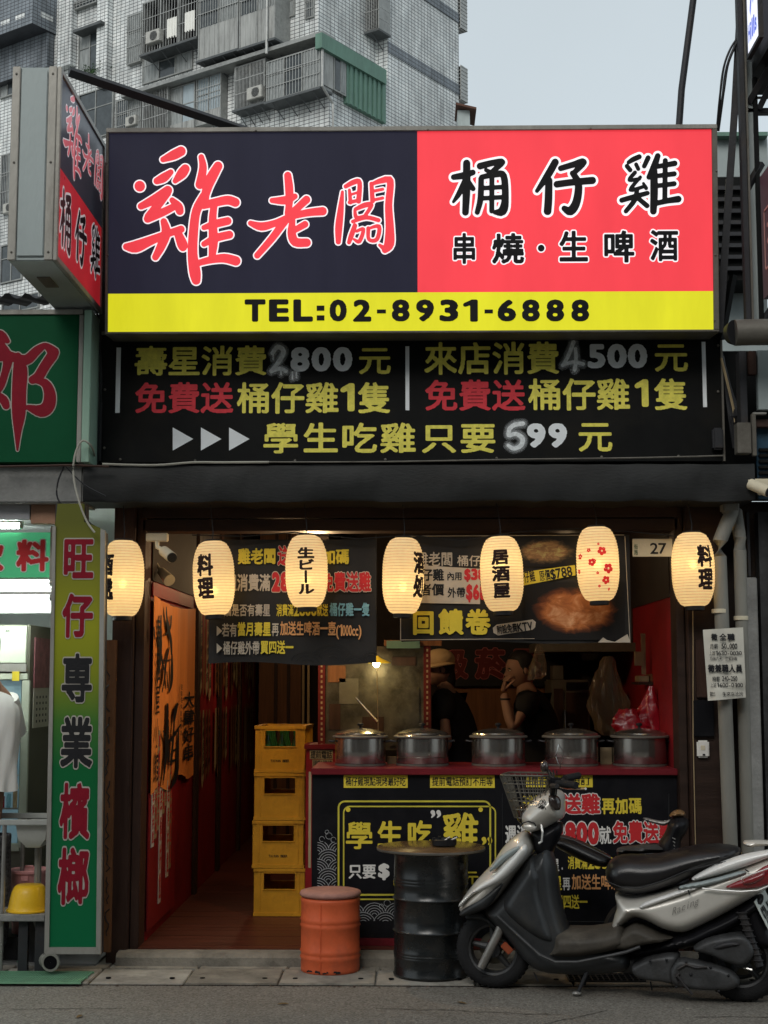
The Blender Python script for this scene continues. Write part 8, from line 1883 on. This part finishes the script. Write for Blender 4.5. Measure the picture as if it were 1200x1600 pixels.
puff([c5(*q) for q in ((440, 890), (560, 850), (700, 800), (800, 795), (720, 830), (560, 885), (440, 930), (400, 930))], -0.155, 0.022, 0.02, 'body_highlight_strip', 'silver_bright', sct, 0.008)  # brighter silver laid on to paint a highlight along the rear body
puff([c5(*q) for q in ((178, 740), (200, 670), (240, 632), (330, 612), (430, 622), (540, 610), (640, 580), (760, 556), (880, 550), (1000, 562), (1040, 590), (1020, 620), (960, 670), (860, 710), (740, 752), (640, 800), (520, 845), (400, 868), (300, 860), (220, 820))], 0, 0.155, 0.085, 'seat', 'seat_vinyl', sct)
pts = [SL(*c5(*q)) for q in ((200, 760), (300, 800), (420, 805), (560, 760), (700, 700), (860, 660), (960, 640))]; MB().tube([SW(a, -0.150, b) for a, b in pts], 0.003, 6).build('seat_seam', 'print_black', sct, smooth=True)
# grab rail and tail lamp
puff([c5(*q) for q in ((725, 748), (800, 700), (900, 650), (1040, 600), (1190, 572), (1300, 560), (1310, 590), (1200, 625), (1060, 680), (900, 728), (780, 758), (740, 765))], -0.13, 0.045, 0.03, 'grab_rail', 'silver_bright', sct, 0.008)
puff([c5(*q) for q in ((650, 790), (780, 765), (900, 735), (1060, 690), (1075, 715), (920, 765), (800, 795), (655, 815))], -0.160, 0.022, 0.02, 'rail_underside', 'sheet_grey', sct, 0.007)
puff([c5(*q) for q in ((1030, 545), (1100, 538), (1200, 540), (1300, 545), (1290, 575), (1150, 580), (1060, 590))], 0.08, 0.06, 0.03, 'grab_rail', 'silver_paint', sct, 0.008)
puff([c5(*q) for q in ((930, 798), (1000, 765), (1090, 728), (1190, 660), (1270, 640), (1280, 700), (1230, 770), (1150, 800), (1060, 808), (960, 805))], -0.02, 0.172, 0.06, 'tail_lamp', 'lens_red', sct, 0.008, flat=0.88)
puff([c5(*q) for q in ((1040, 745), (1120, 715), (1190, 690), (1180, 740), (1110, 775), (1050, 780))], -0.185, 0.022, 0.02, 'rear_indicator', 'lens_red', sct, 0.007)
pts = [SL(*c5(*q)) for q in ((800, 800), (900, 812), (1040, 820), (1140, 812), (1220, 780), (1270, 730))]; MB().tube([SW(a, -0.185, b) for a, b in pts], 0.004, 6).build('lamp_trim', 'silver_bright', sct, smooth=True)
pts = [SL(*c5(*q)) for q in ((1040, 745), (1045, 730), (1190, 680), (1260, 660))]; MB().tube([SW(a, -0.208, b) for a, b in pts], 0.003, 6).build('lamp_trim', 'silver_bright', sct, smooth=True)
for q in ((655, 795, 660, 812), (715, 812, 724, 840), (1062, 685, 1085, 700)): a = SL(*c5(q[0], q[1])); b = SL(*c5(q[2], q[3])); MB().tube([SW(a[0], -0.185, a[1]), SW(b[0], -0.18, b[1])], 0.004, 6).build('clip', 'engine_grey', sct)
# script lettering on the side panel
aa = SL(*c5(600, 960)); bb2 = SL(*c5(830, 860)); L_ = math.hypot(bb2[0] - aa[0], bb2[1] - aa[1]); an = math.atan2(bb2[1] - aa[1], bb2[0] - aa[0]); U_ = ex * math.cos(an) + Vector((0, 0, 1)) * math.sin(an); V_ = -ex * math.sin(an) + Vector((0, 0, 1)) * math.cos(an)
mk('script_grey', (0.26, 0.245, 0.22), 0.5, bump=0)
row('Racing', (L_ * .1, L_ * .8, -0.01, 0.022), (SW(aa[0], -0.172, aa[1]), U_, V_, -ey), 'script_grey', sct, off=-0.004, N=64, slant=0.7, lift=0.002)
# engine: belt case, air box, details
puff([c5(*q) for q in ((345, 1290), (400, 1260), (480, 1222), (640, 1205), (660, 1250), (620, 1330), (640, 1420), (560, 1400), (420, 1385), (360, 1350))], -0.04, 0.10, 0.022, 'crankcase', 'engine_grey', sct)
puff([c5(*q) for q in ((600, 1390), (590, 1310), (640, 1235), (760, 1250), (900, 1285), (990, 1320), (1035, 1380), (1015, 1425), (930, 1448), (760, 1440), (640, 1420))], -0.10, 0.055, 0.022, 'belt_case', 'engine_grey', sct)
for (x, y, r) in ((730, 1335, 0.008), (480, 1250, 0.007), (580, 1245, 0.007), (640, 1410, 0.007), (850, 1290, 0.007), (960, 1340, 0.007), (900, 1435, 0.007), (700, 1260, 0.007)):
    a = SL(*c5(x, y)); MB().ell(SW(a[0], -0.155, a[1]), (r, 0.006, r), 10, 6).build('bolt', 'print_black', sct, smooth=True)
for pts in (((650, 1300), (700, 1270), (760, 1290), (830, 1285)), ((640, 1330), (670, 1370), (700, 1410), (740, 1455)), ((660, 1325), (640, 1345), (655, 1380))):
    MB().tube([SW(SL(*c5(*q))[0], -0.16, SL(*c5(*q))[1]) for q in pts], 0.006, 8).build('kick_lever', 'steel_dark', sct, smooth=True)
puff([c5(*q) for q in ((715, 1190), (800, 1125), (900, 1100), (1030, 1080), (1090, 1110), (1130, 1200), (1100, 1260), (1040, 1295), (960, 1275), (850, 1225))], -0.09, 0.075, 0.02, 'air_box', 'engine_grey', sct)
puff([c5(*q) for q in ((860, 1165), (930, 1130), (1010, 1130), (1040, 1150), (960, 1165), (900, 1180))], -0.165, 0.015, 0.02, 'air_box_rib', 'steel_dark', sct, 0.007)
for w in (-0.12,): 
    a = SL(*c5(1040, 960)); b = SL(*c5(1150, 1290)); MB().tube([SW(a[0], w, a[1]), SW(b[0], w, b[1])], 0.020, 12).build('shock_absorber', 'steel_dark', sct, smooth=True)
    for k in range(9):
        t_ = k / 9; p = SW(a[0] + (b[0] - a[0]) * t_, w, a[1] + (b[1] - a[1]) * t_); MB().lathe([(0.022, -0.004), (0.029, 0), (0.022, 0.004)], p, 16, cap=False).build('spring_coil', 'steel_dark', sct, smooth=True)
puff([c5(*q) for q in ((1040, 960), (1090, 900), (1130, 880), (1160, 960), (1250, 1160), (1300, 1260), (1230, 1210), (1160, 1200), (1110, 1180), (1070, 1080))], 0.0, 0.075, 0.04, 'rear_mudguard', 'counter_black', sct)
a = SL(*c5(1090, 1320)); MB().tube([SW(a[0] - .03, -0.09, a[1] + .01), SW(a[0] + .01, -0.09, a[1])], 0.007, 8).build('axle_bolt', 'chrome', sct)
# number plate seen edge-on, tilted back
tn = SL(1178, 1407, -0.13); tf = SL(1196, 1391, 0.13); bn = SL(1216, 1482, -0.13)
Tn, Tf, Bn = SW(tn[0], -0.13, tn[1]), SW(tf[0], 0.13, tf[1]), SW(bn[0], -0.13, bn[1])
Wv = (Tf - Tn).normalized(); Dn_ = (Bn - Tn).normalized()
o_p = (Tn + Tf) / 2; nn_ = Dn_.cross(Wv).normalized()
if nn_.dot(CL - o_p) < 0: nn_ = -nn_
wd_ = 0.13
Wv = (Wv - Dn_ * Wv.dot(Dn_)).normalized()
plt = MB().add([o_p - Wv * wd_, o_p + Wv * wd_, o_p + Wv * wd_ + Dn_ * 0.16, o_p - Wv * wd_ + Dn_ * 0.16] + [q - nn_ * 0.004 for q in (o_p - Wv * wd_, o_p + Wv * wd_, o_p + Wv * wd_ + Dn_ * 0.16, o_p - Wv * wd_ + Dn_ * 0.16)], [(0, 1, 2, 3), (7, 6, 5, 4), (0, 4, 5, 1), (1, 5, 6, 2), (2, 6, 7, 3), (3, 7, 4, 0)]).build('number_plate', 'plate_white', sct, bevel=0.003)
ur = -Wv if (-Wv).cross(-Dn_).dot(nn_) > 0 else Wv
row('970·JVA', (-0.11, 0.11, -0.14, -0.04), (o_p, ur, -Dn_, nn_), 'print_black', sct, off=0.035, N=40, lift=0.002)
# stands
a = SL(*c4(905, 1370)); b = SL(*c4(850, 1530))
for w in (-0.10, 0.12): MB().tube([SW(a[0] + .02, w * .7, a[1] + .04), SW(a[0], w, a[1]), SW(b[0], w * 1.1, 0.012)], [0.012, 0.010, 0.009], 8).build('stand_leg', 'steel_dark', sct, smooth=True)
MB().ell(SW(b[0] - .005, -0.11, 0.016), (0.025, 0.018, 0.012), 12, 8).build('stand_foot', 'fork_grey', sct, smooth=True)
MB().tube([SW(SL(*c4(560, 1380))[0], -0.05, SL(*c4(560, 1380))[1]), SW(SL(*c4(590, 1450))[0], -0.05, 0.05)], 0.004, 6).build('drain_hose', 'cable', sct); MB().tube([SW(SL(*c5(472, 1400))[0], -0.06, SL(*c5(472, 1400))[1]), SW(SL(*c5(482, 1480))[0], -0.06, 0.04)], 0.004, 6).build('drain_hose', 'cable', sct)
MB().tube([SW(-0.1, 0, 0.22), SW(0.25, 0, 0.24)], 0.03, 10).build('frame_tube', 'steel_dark', sct)
MB().tube([SW(-0.10, 0, 0.17), SW(0.1, 0.0, 0.15), SW(0.25, 0, 0.2)], 0.05, 12).build('sump', 'engine_grey', sct, smooth=True)
# ================================================================== second scooter, dark, squeezed in behind
O2 = O0 + Vector((0.12, 0.47, 0)); Ooff = 0.47
sc2 = thing('scooter', 'dark scooter mostly hidden behind the silver one, only its tan topped cowl showing clearly', 'scooter', O2)
def pf2(poly, w0, T, Rr, name, m, h=0.010): return puff(poly, Ooff + w0, T, Rr, name, m, sc2, h, 2, Ooff)
def w2(px, py, w=0.0): s, z = SL(px, py, Ooff); return SW(s, Ooff + w, z)
pf2([c5(*q) for q in ((-140, 520), (-100, 490), (0, 520), (120, 575), (235, 640), (200, 700), (150, 700), (40, 660), (-60, 610), (-130, 570))], 0, 0.10, 0.05, 'rear_rack_pad', 'seat_vinyl')
MB().tube([w2(*c5(-110, 495), -0.09), w2(*c5(0, 520), -0.10), w2(*c5(230, 632), -0.09)], 0.005, 6).build('pad_piping', 'engine_grey', sc2, smooth=True)
pf2([c5(*q) for q in ((245, 575), (380, 562), (520, 545), (600, 600), (600, 700), (420, 720), (260, 680))], 0.02, 0.12, 0.05, 'seat', 'counter_black')
pf2([c5(*q) for q in ((250, 575), (380, 560), (500, 548), (580, 560), (560, 600), (400, 600), (260, 605))], -0.03, 0.10, 0.03, 'seat_cover', 'engine_grey')
pf2([c5(*q) for q in ((500, 560), (560, 480), (580, 400), (640, 370), (710, 400), (700, 470), (650, 540), (660, 640), (720, 800), (700, 1100), (560, 1100), (560, 700))], 0, 0.12, 0.06, 'steering_cover', 'counter_black')
mk('cowl_tan', (0.28, 0.16, 0.07), 0.35, 0.3, var=0.1, coat=0.5)
pf2([c5(*q) for q in ((575, 385), (600, 350), (640, 336), (680, 350), (686, 378), (640, 390))], 0, 0.09, 0.05, 'headlamp_cowl', 'cowl_tan', 0.008)
pf2([c5(*q) for q in ((418, 390), (430, 382), (500, 400), (560, 408), (590, 395), (600, 405), (560, 440), (510, 428), (440, 408))], -0.04, 0.02, 0.02, 'brake_lever', 'fork_grey', 0.006)
for k in range(4): MB().tube([w2(*c5(612 + k * 4, 500 + k * 22), -0.13), w2(*c5(632 - k * 2, 510 + k * 22), -0.13)], 0.003, 5).build('vent_bar', 'fork_grey', sc2)
pf2([c5(*q) for q in ((250, 700), (420, 720), (560, 720), (700, 900), (680, 1150), (400, 1200), (300, 1180), (240, 900))], 0.03, 0.11, 0.06, 'body', 'counter_black')
for px in (1000, 1150):
    s, _ = SL(px, 1480, Ooff); n = 36; r = 0.2; v = []; prof = [(r * .62, -.04), (r * .9, -.045), (r, 0), (r * .9, .045), (r * .62, .04)]
    for rr, w in prof:
        for q in range(n): a = 2 * math.pi * q / n; v.append(SW(s + rr * math.cos(a), Ooff + w, 0.2 + 0.012 + rr * math.sin(a)))
    MB().add(v, [(i * n + q, i * n + (q + 1) % n, ((i + 1) % 5) * n + (q + 1) % n, ((i + 1) % 5) * n + q) for i in range(5) for q in range(n)]).build('tyre', 'rubber', sc2, smooth=True)
    MB().cyl(SW(s, Ooff - .03, 0.212), SW(s, Ooff + .03, 0.212), 0.125, n=24).build('rim', 'engine_grey', sc2)
# drain grating under the scooter
g0 = PZ(890, 1533, 0.016); g1 = PZ(1000, 1522, 0.016)
dg = thing('steel_grating', 'square mesh steel drain grating in the pavement under the scooter', 'grating', ((g0.x + g1.x) / 2, (g0.y + g1.y) / 2, 0.01))
xa, xb, ya, yb = g0.x, g1.x, g0.y, g1.y
MB().box(xa, xb, ya, yb, 0.0135, 0.0145).build('pit', 'black_void', dg)
for k in range(14): x = xa + (xb - xa) * k / 13; MB().box(x - .003, x + .003, ya, yb, 0.015, 0.021).build('bar', 'engine_grey', dg)
for k in range(5): y = ya + (yb - ya) * k / 4; MB().box(xa, xb, y - .003, y + .003, 0.0155, 0.0205).build('cross_bar', 'engine_grey', dg)
# darker patch and thin cracks in the asphalt
road = bpy.data.objects['road']; random.seed(31)
for (x, y, dx, dy) in ((-2.3, -1.12, 1, 0.05), (-0.2, -1.1, 1, -0.12), (0.4, -1.6, 0.6, 0.6), (1.3, -1.25, 0.9, 0.15)):
    L_, R_ = [], []; w_ = 0.003
    for k in range(26):
        x += dx * 0.035; y += dy * 0.035 + random.uniform(-0.012, 0.012); ww = w_ * random.uniform(0.4, 1.3); L_.append((x, y + ww, 0.003)); R_.append((x, y - ww, 0.003))
    MB().add(L_ + R_, [(k, k + 1, 27 + k - 0, 26 + k) for k in range(25)]).build('crack', 'black_void', road, weld=False)
# grime and scraps along the road edge
mb = MB()
for k in range(260):
    x = random.uniform(-2.4, 2.4); y = YK - abs(random.gauss(0, 0.025)) - 0.006; r = random.uniform(0.003, 0.010); a0 = random.uniform(0, 6)
    mb.add([(x + r * math.cos(a0 + q * 1.26) * random.uniform(.5, 1.3), y + r * 0.7 * math.sin(a0 + q * 1.26), 0.0035 + 0.0015 * (q % 2)) for q in range(5)], [(0, 1, 2, 3, 4)])
tag(mb.build('gutter_grime', 'wood_dark', None, org=(0, 0, 0), weld=False), 'dark crumbs of dirt gathered along the road edge', None, kind='stuff')
leafm = mk('dry_leaf', (0.16, 0.10, 0.04), 0.7, var=0.4)
for k, (x, y, lab) in enumerate(((-0.62, -1.02, 'dry brown leaf lying on the road just left of the orange stool'), (-1.55, -1.3, 'dry brown leaf lying on the road below the doorway'), (0.25, -0.98, 'dry brown leaf at the road edge before the black drum'))):
    a = k * 1.3; ca, sa = math.cos(a), math.sin(a); pts = [(-.03, 0, .002), (-.012, .011, .007), (.012, .010, .008), (.032, 0, .003), (.012, -.010, .007), (-.012, -.011, .006)]
    tag(MB().add([(x + p[0] * ca - p[1] * sa, y + p[0] * sa + p[1] * ca, p[2] + 0.002) for p in pts], [(0, 1, 2, 3), (0, 3, 4, 5)]).build('dry_leaf', 'dry_leaf'), lab, 'leaf')
# litter and pebbles on the road
mb = MB(); random.seed(21)
for k in range(500):
    x, y = random.uniform(-2.4, 2.4), random.uniform(-2.1, YK - 0.02); r = random.uniform(0.0015, 0.0035)
    mb.ell((x, y, 0.001), (r, r, r * 0.7), 5, 3)
tag(mb.build('road_grit', 'concrete', None, org=(0, 0, 0), weld=False), 'loose pale grit scattered over the asphalt', None, kind='stuff')
# ================================================================== the row of shops across the street, behind the photographer
for k, (x0, x1, h, m) in enumerate(((-16, -5.5, 13, 'tile_slate'), (-5.4, 5.2, 10.5, 'concrete'), (5.3, 17, 14, 'tile_slate'))):
    ob2 = thing('opposite_building', ('left building of the row across the street', 'middle concrete building of the row across the street', 'right building of the row across the street')[k], 'building', ((x0 + x1) / 2, -16.5, 0), 'buildings across the street')
    MB().box(x0, x1, -24, -16.5, 0, h).build('wall', m, ob2)
    MB().box(x0 + 0.3, x1 - 0.3, -16.495, -16.3, 0.1, 3.0).build('shop_front', 'dark_wall', ob2); MB().box(x0, x1, -16.49, -15.6, 3.1, 3.6).build('canopy', 'beam_black', ob2)
    for f_ in range(1, int(h // 3.3)):
        for q in range(4):
            a = x0 + 0.8 + q * (x1 - x0 - 1) / 4; w = MB().box(a, a + 1.6, -16.49, -16.40, 0.9 + f_ * 3.3, 2.4 + f_ * 3.3).build('window', 'apt_frame', ob2)
            MB().box(a + 0.08, a + 1.52, -16.39, -16.37, 0.98 + f_ * 3.3, 2.32 + f_ * 3.3).build('pane', 'apt_glass', w)
